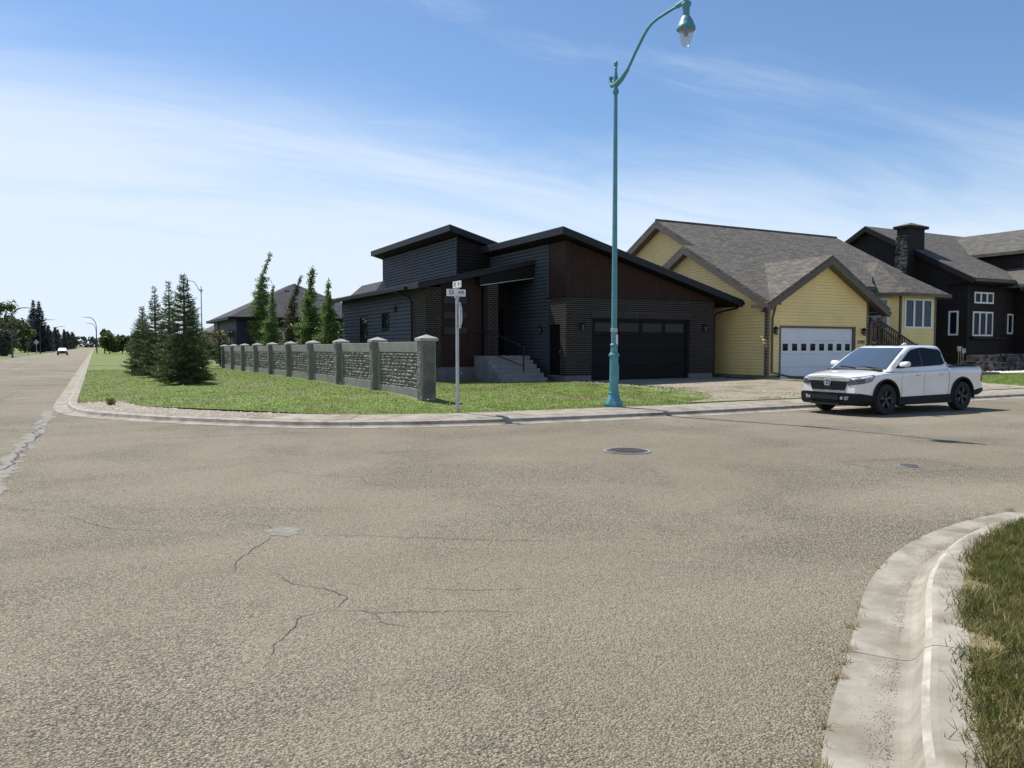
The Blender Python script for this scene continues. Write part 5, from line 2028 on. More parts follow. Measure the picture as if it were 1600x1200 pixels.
# stop sign seen almost edge-on
so = []
dirv = Vector((-0.24, -0.97, 0)).normalized()
cen = Vector((X0 + 0.065, Y0 + 0.0, 2.50))
for k in range(8):
    a = (k + 0.5) * math.pi / 4
    so.append(cen + dirv * 0.34 * math.cos(a) + Vector((0, 0, 0.34 * math.sin(a))))
nrm = Vector((-dirv.y, dirv.x, 0))
if nrm.x < 0:
    nrm = -nrm
ss = MB().prism(so, nrm * 0.006).build("stop_sign", "galv", sg)
mb = MB().prism([q + nrm * 0.0065 for q in so], nrm * 0.002)
mb.build("sign_face", "sign_red", ss)
text_mesh("lettering", "STOP", 0.22, "sign_white", ss, frame_matrix(cen + nrm * 0.0105, dirv if dirv.cross(Vector((0, 0, 1))).dot(nrm) > 0 else -dirv), 0.002, 1.0, 0.8)
mb = MB()
for z in (2.25, 2.75):
    mb.tube([(X0 - 0.05, Y0, z), (X0 + 0.075, Y0, z)], 0.01, 6)
mb.build("bolt", "galv", ss)


# ------------------------------------------------------------------ trees
def tri_blades(P, D, L, W, rg):
    """triangles from points P along directions D"""
    n = len(P)
    rnd = rg.normal(0, 1, (n, 3))
    side = np.cross(D, rnd)
    side /= np.linalg.norm(side, axis=1)[:, None] + 1e-9
    a = P - side * W[:, None] / 2
    b = P + side * W[:, None] / 2
    c = P + D * L[:, None]
    return np.stack([a, b, c], 1).reshape(-1, 3)


def spruce_mesh(h, r, seed, dens=1.0, blade=(0.105, 0.030), whorl=0.2, openness=0.0):
    rg = np.random.default_rng(seed)
    rp = random.Random(seed)
    P, D, L, W = [], [], [], []
    wood = MB()
    wood.tube([(0, 0, -0.1), (0.01, 0, h * 0.3), (0.02, 0.01, h * 0.7), (0.02, 0.0, h * 0.995)], [0.028 * h, 0.02 * h, 0.009 * h, 0.004], 7)
    z = 0.07 * h
    while z < h * 0.99:
        t = z / h
        nb = rp.randint(6, 9) if t < 0.8 else rp.randint(4, 6)
        prof = (1 - t) ** 0.95 if t > 0.14 else 0.80 + 1.3 * t - 0.12
        a0 = rp.uniform(0, 6.28)
        for b in range(nb):
            if rp.random() < openness:
                continue
            a = a0 + b * 2 * math.pi / nb + rp.uniform(-0.25, 0.25)
            Lb = max(0.10, r * prof * rp.uniform(0.72, 1.15))
            el = R(-14 + 62 * max(0, (t - 0.25)) / 0.75 + rp.uniform(-7, 7))
            d = Vector((math.cos(a) * math.cos(el), math.sin(a) * math.cos(el), math.sin(el)))
            p0 = Vector((0, 0, z + rp.uniform(-0.06, 0.06)))
            tip = p0 + d * Lb + Vector((0, 0, 0.12 * Lb))
            mid = p0 + d * Lb * 0.55 - Vector((0, 0, 0.06 * Lb))
            wood.tube([p0, mid, tip], [0.012 * Lb + 0.005, 0.008 * Lb + 0.003, 0.002], 4, False)
            side = Vector((-math.sin(a), math.cos(a), 0))
            n_tw = max(3, int(Lb / 0.075 * dens))
            for k in range(n_tw):
                s = 0.12 + 0.88 * (k + rp.random()) / n_tw
                q = p0.lerp(mid, s / 0.55) if s < 0.55 else mid.lerp(tip, (s - 0.55) / 0.45)
                sg_ = 1 if k % 2 else -1
                tl = (0.34 * Lb * (1.05 - s) + 0.07) * rp.uniform(0.7, 1.2)
                td = (d * 0.75 + side * sg_ * 0.8 + Vector((0, 0, rp.uniform(-0.25, 0.12)))).normalized()
                m_ = max(3, int(tl / 0.028 * dens))
                for j in range(m_):
                    f = (j + 0.5) / m_
                    P.append(q + td * tl * f)
                    D.append(td)
        z += h * 0.036 * rp.uniform(0.8, 1.2)
    P = np.array([tuple(p) for p in P])
    D = np.array([tuple(p) for p in D])
    n = len(P)
    D = D * 0.8 + rg.normal(0, 0.55, (n, 3))
    D /= np.linalg.norm(D, axis=1)[:, None]
    Lb = blade[0] * rg.uniform(0.6, 1.3, n)
    Wb = blade[1] * rg.uniform(0.7, 1.3, n)
    return tri_blades(P, D, Lb, Wb, rg), wood


def spruce(x, y, z, h, r, seed, label, m="spruce_needle", group=None, src=None, rz=0.0, sc=1.0, **kw):
    o = empty("spruce_tree", (x, y, z), label, "tree", group, rz)
    if src is None:
        v, wood = spruce_mesh(h, r, seed, **kw)
        w = wood.build("trunk", "bark", None)
        w.parent = o
        c = np_mesh("crown", v, np.arange(len(v)), m)
        c.parent = o
    else:
        for ch in src.children:
            c = ch.copy()
            col.objects.link(c)
            c.parent = o
        o.scale = (sc, sc, h)
    return o


s1 = spruce(3.2, 34.0, zl(3.2, 34.0), 4.45, 1.42, 1, "nearest spruce of the lawn group, trunk foot clear, tallest leader", dens=1.6)
spruce(3.0, 38.6, zl(3, 38.6), 4.55, 1.15, 2, "dense spruce with a stout dark leader second in the lawn group", dens=1.4)
spruce(2.7, 43.2, zl(2.7, 43.2), 4.5, 1.2, 3, "spruce with thin spiky top third in the lawn group", dens=1.3)
spruce(2.3, 47.0, zl(2.3, 47), 3.7, 1.3, 4, "bushy lower spruce fourth in the lawn group", dens=1.3)
spruce(2.6, 52.5, zl(2.6, 52.5), 3.9, 1.3, 5, "farthest spruce of the lawn group, leftmost in the row", dens=1.1)
spruce(3.9, 37.5, zl(3.9, 37.5), 3.4, 1.1, 6, "small spruce tucked behind the nearest one on its right", dens=1.3)


def leaf_tree(name, x, y, z, h, label, clumps, m, leaf, n, seed, group=None, trunk_r=0.1, bend=None, limbs=None):
    """clumps: list of (dx, dy, z, rx, rz, weight)"""
    rg = np.random.default_rng(seed)
    o = empty(name, (x, y, z), label, "tree", group)
    tr = MB()
    tr.tube([(0, 0, -0.1)] + [tuple(q) for q in (bend or [(0, 0, h * 0.5), (0, 0, h * 0.9)])], [trunk_r] + list(np.linspace(trunk_r * 0.8, trunk_r * 0.15, len(bend or [0, 0]))), 7)
    rp = random.Random(seed)
    for c in clumps:
        if c[3] > 0.5 and name != 'aspen_tree':
            tr.tube([(0, 0, max(0.2, c[2] - c[4] * 1.1)), (c[0] * 0.5, c[1] * 0.5, c[2] - c[4] * 0.5), (c[0], c[1], c[2])], [trunk_r * 0.4, trunk_r * 0.25, 0.02], 5, False)
    tr.build("trunk", "bark", o, local=True)
    V = []
    tw = sum(c[5] for c in clumps)
    for c in clumps:
        k = max(8, int(n * c[5] / tw))
        d = rg.normal(0, 1, (k, 3))
        d /= np.linalg.norm(d, axis=1)[:, None]
        rr = rg.random(k) ** 0.45
        # uneven shells: knock leaves out of some directions so gaps show
        lump = 0.75 + 0.35 * np.sin(d[:, 0] * 5 + c[0] * 7 + seed) * np.cos(d[:, 1] * 4 + c[2] * 3) + 0.12 * np.sin(d[:, 2] * 9 + c[1])
        p = d * (rr * lump)[:, None] * np.array([c[3], c[3], c[4]]) + np.array([c[0], c[1], c[2]])
        a = rg.normal(0, 1, (k, 3))
        a /= np.linalg.norm(a, axis=1)[:, None]
        b = np.cross(a, rg.normal(0, 1, (k, 3)))
        b /= np.linalg.norm(b, axis=1)[:, None]
        s = leaf * rg.uniform(0.6, 1.3, (k, 1))
        V.append(np.stack([p - a * s * 0.6, p + b * s * 0.45, p + a * s * 0.6, p - b * s * 0.45], 1).reshape(-1, 3))
    V = np.concatenate(V)
    c = np_mesh("crown", V, np.arange(len(V)), m, None, n_side=4)
    c.parent = o
    return o


def aspen(x, y, h, w, seed, label, lean, n=4200, m="aspen_leaf"):
    rp = random.Random(seed)
    cl_ = []
    bend = []
    for k in range(40):
        t = 0.08 + 0.92 * k / 39
        lx = lean[0] * max(0, t - 0.55) ** 2 * 4
        ly_ = lean[1] * max(0, t - 0.55) ** 2 * 4
        zz = h * t - (abs(lean[0]) + abs(lean[1])) * max(0, t - 0.75) * 0.6
        wd = w * (0.55 + 0.75 * math.sin(math.pi * min(1, t * 1.15)) ** 0.8) * (1 - 0.55 * t) * rp.uniform(0.55, 1.2)
        wd = max(0.07, wd)
        if k % 6 == 0:
            bend.append((lx, ly_, zz))
        cl_.append((lx + rp.uniform(-0.3, 0.3) * wd, ly_ + rp.uniform(-0.3, 0.3) * wd, zz, wd, rp.uniform(0.16, 0.34), wd * wd + 0.02))
    return leaf_tree("aspen_tree", x, y, 0.2, h, label, cl_, m, 0.085, n, seed, "columnar aspens behind the concrete fence", 0.06, bend)


aspen(11.3, 62.0, 8.75, 1.12, 1, "tallest columnar aspen behind the fence with its tip bent right", (1.0, 0.1), 22000)
aspen(10.4, 52.9, 5.5, 0.74, 2, "short slim columnar aspen right of the tallest one", (0.12, 0.1), 10000)
aspen(10.6, 48.0, 5.85, 0.76, 3, "reddish-tinged columnar aspen with a thin tip bent right", (0.75, 0.0), 8000, "leaf_red")
aspen(10.5, 43.1, 5.8, 0.98, 4, "full green columnar aspen fourth along the fence", (0.2, 0.1), 15000)
aspen(10.4, 39.0, 4.8, 0.75, 5, "small columnar aspen nearest the corner house", (0.1, 0.05), 9000)


def round_tree(name, x, y, h, w, seed, label, m, leaf, n, group=None, low=0.22):
    rp = random.Random(seed)
    cl_ = []
    for k in range(24):
        a = rp.uniform(0, 6.28)
        rr = rp.uniform(0.15, 0.75) * w
        zz = h * rp.uniform(low, 0.86)
        cr = w * rp.uniform(0.24, 0.46)
        cl_.append((rr * math.cos(a), rr * math.sin(a), zz, cr, cr * rp.uniform(0.7, 1.1), cr * cr))
    cl_.append((0, 0, h * 0.85, w * 0.4, h * 0.16, w * w * 0.16))
    return leaf_tree(name, x, y, 0.15, h, label, cl_, m, leaf, n, seed, group, 0.025 * h)


GL = "trees along the left side of the road"
round_tree("broadleaf_tree", -19.0, 196, 11.8, 4.6, 11, "bright green leafy tree at the picture's left edge", "leaf_green", 0.34, 9500, GL)
round_tree("broadleaf_tree", -15.8, 172, 6.6, 3.6, 12, "low olive tree under the bright one at the left edge", "leaf_olive", 0.28, 6500, GL, 0.1)
round_tree("broadleaf_tree", -16.6, 205, 9.2, 3.8, 13, "olive leafy tree just right of the first left lamp post", "leaf_olive", 0.32, 7500, GL, 0.12)
round_tree("broadleaf_tree", -15.2, 226, 8.2, 3.2, 14, "leafy tree between the first left lamp and the dark spruces", "leaf_green", 0.34, 5500, GL, 0.12)
round_tree("broadleaf_tree", -22.0, 190, 12.5, 4.5, 15, "tall tree half out of frame at the far left edge", "leaf_green", 0.34, 6000, GL, 0.12)
round_tree("broadleaf_tree", -13.4, 150, 4.6, 2.4, 16, "dark low bush at the left edge beside the lamp post", "leaf_dark", 0.24, 4000, GL, 0.08)
sA = spruce(-14.2, 242, 0.15, 13.7, 3.7, 21, "left one of two tall dark spruces beside the road", "spruce_blue", None, dens=0.42, blade=(0.5, 0.2))
sB = spruce(-12.7, 238, 0.15, 13.4, 3.6, 22, "right one of two tall dark spruces beside the road", "spruce_blue", None, dens=0.42, blade=(0.5, 0.2))
rp = random.Random(77)
lab = ["dark bluish spruce in the far row left of the road, just past the second lamp", "slim dark spruce of the far left row", "short spruce low in the far left row",
       "peaked spruce toward the end of the far left row", "small spruce last but one in the far left row", "last dark spruce where the left row meets the road"]
for k, (yy, xx, h) in enumerate([(275, -12.4, 8), (310, -12.0, 8.2), (350, -12.6, 8.0), (400, -12.0, 9.2), (450, -11.9, 9.0), (520, -11.6, 10)]):
    o = spruce(xx, yy, 0.1, h, h * 0.27, 30 + k, lab[k], "spruce_far", "far spruces left of the road", dens=0.22, blade=(0.55, 0.22))
lab2 = ["dull green tree in the far left row behind the moving car", "rounded tree in the far left row left of the car", "broad dark tree closing the far left row", "distant dark tree at the end of the road on the left"]
for k, (yy, xx, h, w_) in enumerate([(330, -14.5, 7.6, 3.6), (290, -15, 7.8, 3.8), (480, -13.8, 9.5, 4.2), (600, -13, 11, 5)]):
    round_tree("broadleaf_tree", xx, yy, h, w_, 50 + k, lab2[k], "leaf_dark", 0.6, 2600, "far trees left of the road")
# right side, beyond the field
lab3 = ["round green shrub tree right of the road end", "pale green leafy tree beyond the field", "low green tree beyond the field beside the spruces", "dark conical tree beyond the field", "broad green tree beyond the field"]
for k, (xx, yy, h, w_, m_) in enumerate([(2.6, 180, 4.6, 2.3, "leaf_green"), (5.2, 186, 4.0, 2.2, "leaf_green"), (7.4, 182, 4.3, 2.4, "leaf_green"), (1.9, 196, 5.6, 1.5, "leaf_dark"), (9.6, 200, 5.0, 3.0, "leaf_dark")]):
    round_tree("broadleaf_tree", xx, yy, h, w_, 60 + k, lab3[k], m_, 0.4, 3200, "trees beyond the field right of the road")
round_tree("broadleaf_tree", 8.6, 64, 3.0, 1.5, 70, "reddish shrub behind the far end of the concrete fence", "leaf_red", 0.14, 1800)
round_tree("broadleaf_tree", 6.6, 57.5, 2.6, 1.2, 71, "young bright green tree right of the spruces by the fence end", "leaf_green", 0.13, 1600)
# wooded skyline
sk = []
rg = np.random.default_rng(3)
n = 5200
ang = rg.uniform(-0.5, 1.6, n)
dist = rg.uniform(1150, 1300, n)
hx, hy = dist * np.sin(ang), dist * np.cos(ang)
lim = 9 + 6 * vnoise(hx, hy, 0.02, 4)
hz = rg.random(n) * lim
a = rg.normal(0, 1, (n, 3))
a /= np.linalg.norm(a, axis=1)[:, None]
b = np.cross(a, rg.normal(0, 1, (n, 3)))
b /= np.linalg.norm(b, axis=1)[:, None]
p = np.stack([hx, hy, hz], 1)
s = 6.5
V = np.stack([p - a * s * 0.6, p + b * s * 0.5, p + a * s * 0.6, p - b * s * 0.5], 1).reshape(-1, 3)
tag(np_mesh("distant_woods", V, np.arange(len(V)), "spruce_far", n_side=4), "far dark treeline on the horizon at the road's end", "woods", None, "stuff")


# ------------------------------------------------------------------ davit lamps along the main road
def davit(x, y, label, side=1, h=7.2, group="steel lamps along the main road"):
    r = empty("davit_lamp", (x, y, 0.1), label, "street lamp", group)
    pts = [(0, 0, 0), (0, 0, h * 0.72)]
    for k in range(1, 9):
        a = k / 8 * math.pi / 2
        pts.append((side * 1.5 * (1 - math.cos(a)), 0, h * 0.72 + (h * 0.28) * math.sin(a)))
    pts.append((side * 2.4, 0, h + 0.02))
    MB().tube(pts, [0.10] + [0.07] * (len(pts) - 2) + [0.04], 8).build("pole", "iron", r, local=True)
    MB().box(side * 2.4 - 0.35, side * 2.4 + 0.45, -0.14, 0.14, h - 0.04, h + 0.08).build("lamp_head", "galv", r, local=True, bevel=0.03)
    MB().lathe([(0.2, 0), (0.2, 0.1), (0.14, 0.2)], (0, 0, 0), 8).build("base", "iron", r, local=True)
    return r


davit(-10.45, 132, "nearest dark steel lamp post left of the main road")
davit(-10.4, 196, "second dark steel lamp post left of the main road", h=7.4)
davit(-10.4, 262, "third steel lamp post left of the road, far off", h=7.4)
davit(0.4, 200, "steel lamp post right of the road arching left", -1, 8.2)
davit(0.4, 268, "second steel lamp post right of the road, farther off", -1, 8.6)

# small roadside items on the left: traffic sign and utility box
ts = empty("road_sign", (-10.7, 165, 0.1), "small dark road sign post on the left verge", "road sign")
MB().tube([(0, 0, 0), (0, 0, 2.3)], 0.06, 6).build("post", "iron", ts, local=True)
MB().box(-0.35, 0.35, -0.02, 0.02, 1.7, 2.4).build("plate", "iron", ts, local=True, bevel=0.02)
ts = empty("road_sign", (-10.9, 192, 0.1), "pale diamond road sign beside the second left lamp", "road sign")
MB().tube([(0, 0, 0), (0, 0, 2.6)], 0.06, 6).build("post", "galv", ts, local=True)
MB().prism([(0, -0.03, 1.9), (0.55, -0.03, 2.5), (0, -0.03, 3.1), (-0.55, -0.03, 2.5)], (0, 0.04, 0)).build("plate", "galv", ts, local=True)


# ------------------------------------------------------------------ houses behind
def hip_house(name, x0, x1, y0, y1, z0, ze, zr, mw, mr, label, over=0.6):
    r = empty(name, ((x0 + x1) / 2, (y0 + y1) / 2, z0), label, "house")
    MB().box(x0, x1, y0, y1, z0, ze).build("wall", mw, r)
    a, b, c, d = x0 - over, x1 + over, y0 - over, y1 + over
    xm, ym = (a + b) / 2, (c + d) / 2
    m_ = MB()
    if (b - a) >= (d - c):
        k = (d - c) / 2 * 0.9
        A_, B_ = (a + k, ym, zr), (b - k, ym, zr)
        vs = [(a, c, ze), (b, c, ze), (b, d, ze), (a, d, ze), A_, B_]
        fs = [(0, 1, 5, 4), (1, 2, 5), (2, 3, 4, 5), (3, 0, 4), (3, 2, 1, 0)]
    else:
        k = (b - a) / 2 * 0.9
        A_, B_ = (xm, c + k, zr), (xm, d - k, zr)
        vs = [(a, c, ze), (b, c, ze), (b, d, ze), (a, d, ze), A_, B_]
        fs = [(0, 1, 4), (1, 2, 5, 4), (2, 3, 5), (3, 0, 4, 5), (3, 2, 1, 0)]
    rf = m_.add(vs, fs).build("roof", mr, r)
    g2 = MB()
    for (p, q) in ((0, 1), (1, 2), (2, 3), (3, 0)):
        P_, Q_ = Vector(vs[p]), Vector(vs[q])
        dd = (Q_ - P_).normalized()
        nn_ = Vector((dd.y, -dd.x, 0)) * 0.08
        g2.prism([P_ + Vector((0, 0, 0.01)), Q_ + Vector((0, 0, 0.01)), Q_ - Vector((0, 0, .2)), P_ - Vector((0, 0, .2))], nn_)
    g2.build("fascia", "trim_black", rf)
    return r, rf


nh, nroof = hip_house("navy_house", 9.6, 20.6, 62.5, 74.5, 0.1, 4.0, 7.1, "navy_siding", "shingle_dark", "dark blue bungalow with grey hip roof behind the concrete fence")
mb = MB()
mb.box(9.52, 9.62, 71.9, 74.5, 0.5, 3.9)
mb.build("side_panel", "siding_dark", nh)
siding(nh, (9.6, 74.5), NY, [(0, 0.4), (2.6, 0.4), (2.6, 3.9), (0, 3.9)], 0.25, "siding_dark", proud=0.03, joined=True)
window(nh, (9.6, 74.5), NY, 4.2, 5.6, 1.3, 3.1, 1, 0.16, "white_trim", "glass_sky_tint", 0.04)
window(nh, (9.6, 74.5), NY, 8.5, 10.0, 1.5, 3.0, 1, 0.14, "white_trim", "glass_dark", 0.04)
for a0, a1, b0, b1 in ((2.6, 3.6, 1.4, 3.0), (6.6, 8.0, 1.4, 3.0), (8.7, 9.9, 0.9, 2.6)):
    window(nh, (9.6, 62.5), EX, a0, a1, b0, b1, 1, 0.14, "white_trim", "glass_dark", 0.04)
mb = MB()
mb.box(12.5, 20.6, 60.6, 62.4, 1.1, 1.3)
for k in range(5):
    mb.box(12.5 + k * 2.0, 12.6 + k * 2.0, 60.6, 60.7, 0.1, 2.3)
mb.box(12.5, 20.6, 60.6, 60.7, 2.2, 2.3)
dk = mb.build("deck", "rail_dark", nh)
for k in range(28):
    MB().box(12.75 + k * 0.28, 12.79 + k * 0.28, 60.63, 60.67, 1.3, 2.2).build("baluster", "rail_dark", dk)
for (vx, vy) in ((14.2, 66.2), (15.6, 66.0), (16.8, 65.0)):
    zz = 4.0 + (7.1 - 4.0) * (vy - 61.9) / 6.3
    MB().box(vx - 0.2, vx + 0.2, vy - 0.2, vy + 0.2, zz - 0.2, zz + 0.28).build("roof_vent", "galv" if vx > 15 else "trim_black", nroof)
hip_house("tan_house", 12, 24, 96, 108, 0.1, 3.3, 6.6, "tan_wall", "shingle_grey", "tan bungalow with brown hip roof left of the navy house")
hip_house("far_house", 24, 38, 235, 250, 0.1, 3.4, 7.6, "tan_wall", "brick_red_far", "far low house with reddish roof beyond the field")
hip_house("gabled_house", 21.8, 29.8, 72, 86, 0.1, 3.6, 8.35, "navy_siding", "shingle_dark", "dark peaked roof showing between the navy house and the corner house")

# ------------------------------------------------------------------ pickup truck
TX, TY = 16.60, 13.72
tk = empty("pickup_truck", (TX, TY, 0.0), "white crew-cab pickup truck with black wheels parked by the kerb", "pickup truck")
PR = dict(local=True)


def lerp_table(tab, x):
    xs_ = [t[0] for t in tab]
    return [float(np.interp(x, xs_, [t[i] for t in tab])) for i in range(1, len(tab[0]))]


# stations: x, z top, half width at belt, z of belt crease, z bottom, front-plan pull
ST = [(0.10, 1.00, 0.80, 0.86, 0.55), (0.16, 1.025, 0.865, 0.88, 0.545), (0.30, 1.055, 0.925, 0.91, 0.53), (0.52, 1.085, 0.962, 0.95, 0.50), (0.80, 1.115, 0.978, 0.99, 0.46),
      (1.05, 1.14, 0.985, 1.01, 0.44), (1.35, 1.165, 0.985, 1.03, 0.42), (1.60, 1.17, 0.98, 1.04, 0.42), (2.0, 1.165, 0.975, 1.05, 0.42), (2.8, 1.18, 0.975, 1.07, 0.42), (3.6, 1.215, 0.978, 1.09, 0.42),
      (4.0, 1.235, 0.985, 1.10, 0.43), (4.6, 1.24, 0.985, 1.10, 0.45), (5.05, 1.235, 0.97, 1.09, 0.50), (5.22, 1.22, 0.93, 1.07, 0.52), (5.28, 1.19, 0.89, 1.06, 0.54)]
NS = 40
stx = [0.10 + (5.28 - 0.10) * (i / NS) for i in range(NS + 1)]
stx = sorted(set([0.10, 0.13, 0.16, 0.22, 0.30] + [x for x in stx if 0.34 < x < 5.15] + [5.18, 5.22, 5.26, 5.28]))


def section(x):
    zt, w, zc, zb = lerp_table(ST, x)
    crown = 0.032 if x < 1.4 else 0.012
    return [(0.0, zt), (0.30 * w, zt - 0.10 * crown), (0.60 * w, zt - 0.45 * crown), (0.80 * w, zt - 1.1 * crown), (0.905 * w, zt - 0.04 - crown), (0.965 * w, (zt + zc) / 2 - 0.02), (0.997 * w, zc), (1.0 * w, zc - 0.05),
            (0.985 * w, zc - 0.16), (0.978 * w, 0.70 if zc > 0.9 else 0.68), (0.985 * w, 0.60), (0.985 * w, zb + 0.02), (0.96 * w, zb), (0.5 * w, zb), (0.0, zb)]


bm = bmesh.new()
rings = []
for x in stx:
    sec = section(x)
    ring = []
    for (y, z) in sec:
        # front corners sweep back: pull centre forward
        fx = x - 0.07 * max(0, 1 - (x - 0.10) / 0.5) * (1 - (y / 0.8) ** 2) - 0.05 * max(0, 1 - (x - 0.10) / 0.3) * max(0, (0.98 - z)) if x < 0.6 else x
        if x > 5.1:
            fx = x + 0.05 * (1 - (y / 0.95) ** 2)
        ring.append((fx, y, z))
    full = [(a, -b, c) for a, b, c in ring] + [(a, b, c) for a, b, c in ring[1:-1]][::-1]
    rings.append([bm.verts.new(q) for q in full])
m_ = len(rings[0])
for a in range(len(rings) - 1):
    for b in range(m_):
        b2 = (b + 1) % m_
        bm.faces.new((rings[a][b], rings[a][b2], rings[a + 1][b2], rings[a + 1][b]))
bm.faces.new(rings[0][::-1])
bm.faces.new(rings[-1])
bmesh.ops.recalc_face_normals(bm, faces=bm.faces)
me = bpy.data.meshes.new("body")
bm.to_mesh(me)
bm.free()
body = bpy.data.objects.new("body", me)
col.objects.link(body)


def cutter_cyl(x, r):
    b = bmesh.new()
    bmesh.ops.create_cone(b, cap_ends=True, segments=48, radius1=r, radius2=r, depth=3.0, matrix=Matrix.Translation((x, 0, 0.40)) @ Matrix.Rotation(R(90), 4, 'X'))
    mm = bpy.data.meshes.new("cut")
    b.to_mesh(mm)
    b.free()
    o = bpy.data.objects.new("cut", mm)
    col.objects.link(o)
    return o


AXF, AXR, WR = 1.06, 4.24, 0.398
cuts = [cutter_cyl(AXF, 0.49), cutter_cyl(AXR, 0.49)]
cb = MB().box(3.74, 5.17, -0.74, 0.74, 0.78, 2.0).build("cut", "car_black")
cuts.append(cb)
for c in cuts:
    md = body.modifiers.new("b", 'BOOLEAN')
    md.operation = 'DIFFERENCE'
    md.solver = 'EXACT'
    md.object = c
dg = bpy.context.evaluated_depsgraph_get()
nm = bpy.data.meshes.new_from_object(body.evaluated_get(dg))
for c in cuts:
    bpy.data.objects.remove(c)
bpy.data.objects.remove(body)
nm.name = "body"
nm.materials.clear()
nm.materials.append(MATS["car_white"])
nm.polygons.foreach_set("use_smooth", [True] * len(nm.polygons))
nm.set_sharp_from_angle(angle=R(32))
body = bpy.data.objects.new("body", nm)
col.objects.link(body)
body.parent = tk
bmt = bmesh.new()
bmt.from_mesh(nm)
bvh = BVHTree.FromBMesh(bmt)


def on_body(p, d, off=0.004, tree=None):
    h = (tree or bvh).ray_cast(Vector(p), Vector(d).normalized(), 5)
    if h[0] is None:
        return Vector(p) + Vector(d) * 0.5, Vector(d) * -1
    return h[0] + h[1] * off, h[1]


def patch(name, m, parent, grid, off=0.006, tree=None):
    """grid: rows of (point, direction) cast on the body"""
    vs, fs = [], []
    nr, nc = len(grid), len(grid[0])
    for row in grid:
        for p, d in row:
            q, n_ = on_body(p, d, off, tree)
            vs.append(q)
    for i in range(nr - 1):
        for j in range(nc - 1):
            fs.append((i * nc + j, i * nc + j + 1, (i + 1) * nc + j + 1, (i + 1) * nc + j))
    # close to the body with a skirt
    back = []
    for row in grid:
        for p, d in row:
            q, n_ = on_body(p, d, -0.004, tree)
            back.append(q)
    o = len(vs)
    vs += back
    edge_ = [(0, j) for j in range(nc)] + [(i, nc - 1) for i in range(1, nr)] + [(nr - 1, j) for j in range(nc - 2, -1, -1)] + [(i, 0) for i in range(nr - 2, 0, -1)]
    ei = [i * nc + j for i, j in edge_]
    for a, b in zip(ei, ei[1:] + ei[:1]):
        fs.append((a, b, o + b, o + a))
    mb = MB().add(vs, fs)
    ob = mb.build(name, m, parent, local=True, smooth=False)
    b = bmesh.new()
    b.from_mesh(ob.data)
    bmesh.ops.recalc_face_normals(b, faces=b.faces)
    b.to_mesh(ob.data)
    b.free()
    return ob


def qgrid(c00, c01, c11, c10, nu, nv, d):
    """bilinear grid between four corner points, cast along d (or a pair of directions to blend along u)"""
    G = []
    for i in range(nv + 1):
        row = []
        for j in range(nu + 1):
            u, v = j / nu, i / nv
            p = (Vector(c00) * (1 - u) + Vector(c01) * u) * (1 - v) + (Vector(c10) * (1 - u) + Vector(c11) * u) * v
            dd = d if not isinstance(d, list) else Vector(d[0]).lerp(Vector(d[1]), u)
            row.append((p, dd))
        G.append(row)
    return G


# black lower cladding (bumper, sills), one shell below the paint
CL = [(0.03, 0.80, 0.30, 0.575), (0.06, 0.865, 0.28, 0.575), (0.20, 0.945, 0.25, 0.565), (0.45, 0.975, 0.24, 0.54), (0.57, 0.978, 0.26, 0.50)]


def shell(name, tab, pull, n=10, rear=False):
    xs2 = np.linspace(tab[0][0], tab[-1][0], n)
    V, Fc = [], []
    k_ = 0
    for x in xs2:
        w, zb, zt = lerp_table(tab, x)
        sec = [(0, zt), (0.55 * w, zt), (0.93 * w, zt), (1.0 * w, zt - 0.03), (1.0 * w, (zt + zb) / 2), (0.97 * w, zb + 0.05), (0.9 * w, zb), (0.0, zb)]
        full = [(-y, z) for y, z in sec] + [(y, z) for y, z in sec[1:-1]][::-1]
        k_ = len(full)
        for (y, z) in full:
            fx = x + pull * (1 - (y / max(w, .1)) ** 2) * (1 - (x - tab[0][0]) / (tab[-1][0] - tab[0][0])) if not rear else x + pull * (1 - (y / max(w, .1)) ** 2) * ((x - tab[0][0]) / (tab[-1][0] - tab[0][0]))
            V.append((fx, y, z))
    for a in range(n - 1):
        for b in range(k_):
            Fc.append((a * k_ + b, a * k_ + (b + 1) % k_, (a + 1) * k_ + (b + 1) % k_, (a + 1) * k_ + b))
    Fc.append(tuple(range(k_))[::-1])
    Fc.append(tuple(range((n - 1) * k_, n * k_)))
    ob = MB().add(V, Fc).build(name, "car_plastic", tk, local=True)
    b = bmesh.new()
    b.from_mesh(ob.data)
    bmesh.ops.recalc_face_normals(b, faces=b.faces)
    b.to_mesh(ob.data)
    b.free()
    ob.data.polygons.foreach_set("use_smooth", [True] * len(ob.data.polygons))
    ob.data.set_sharp_from_angle(angle=R(40))
    return ob


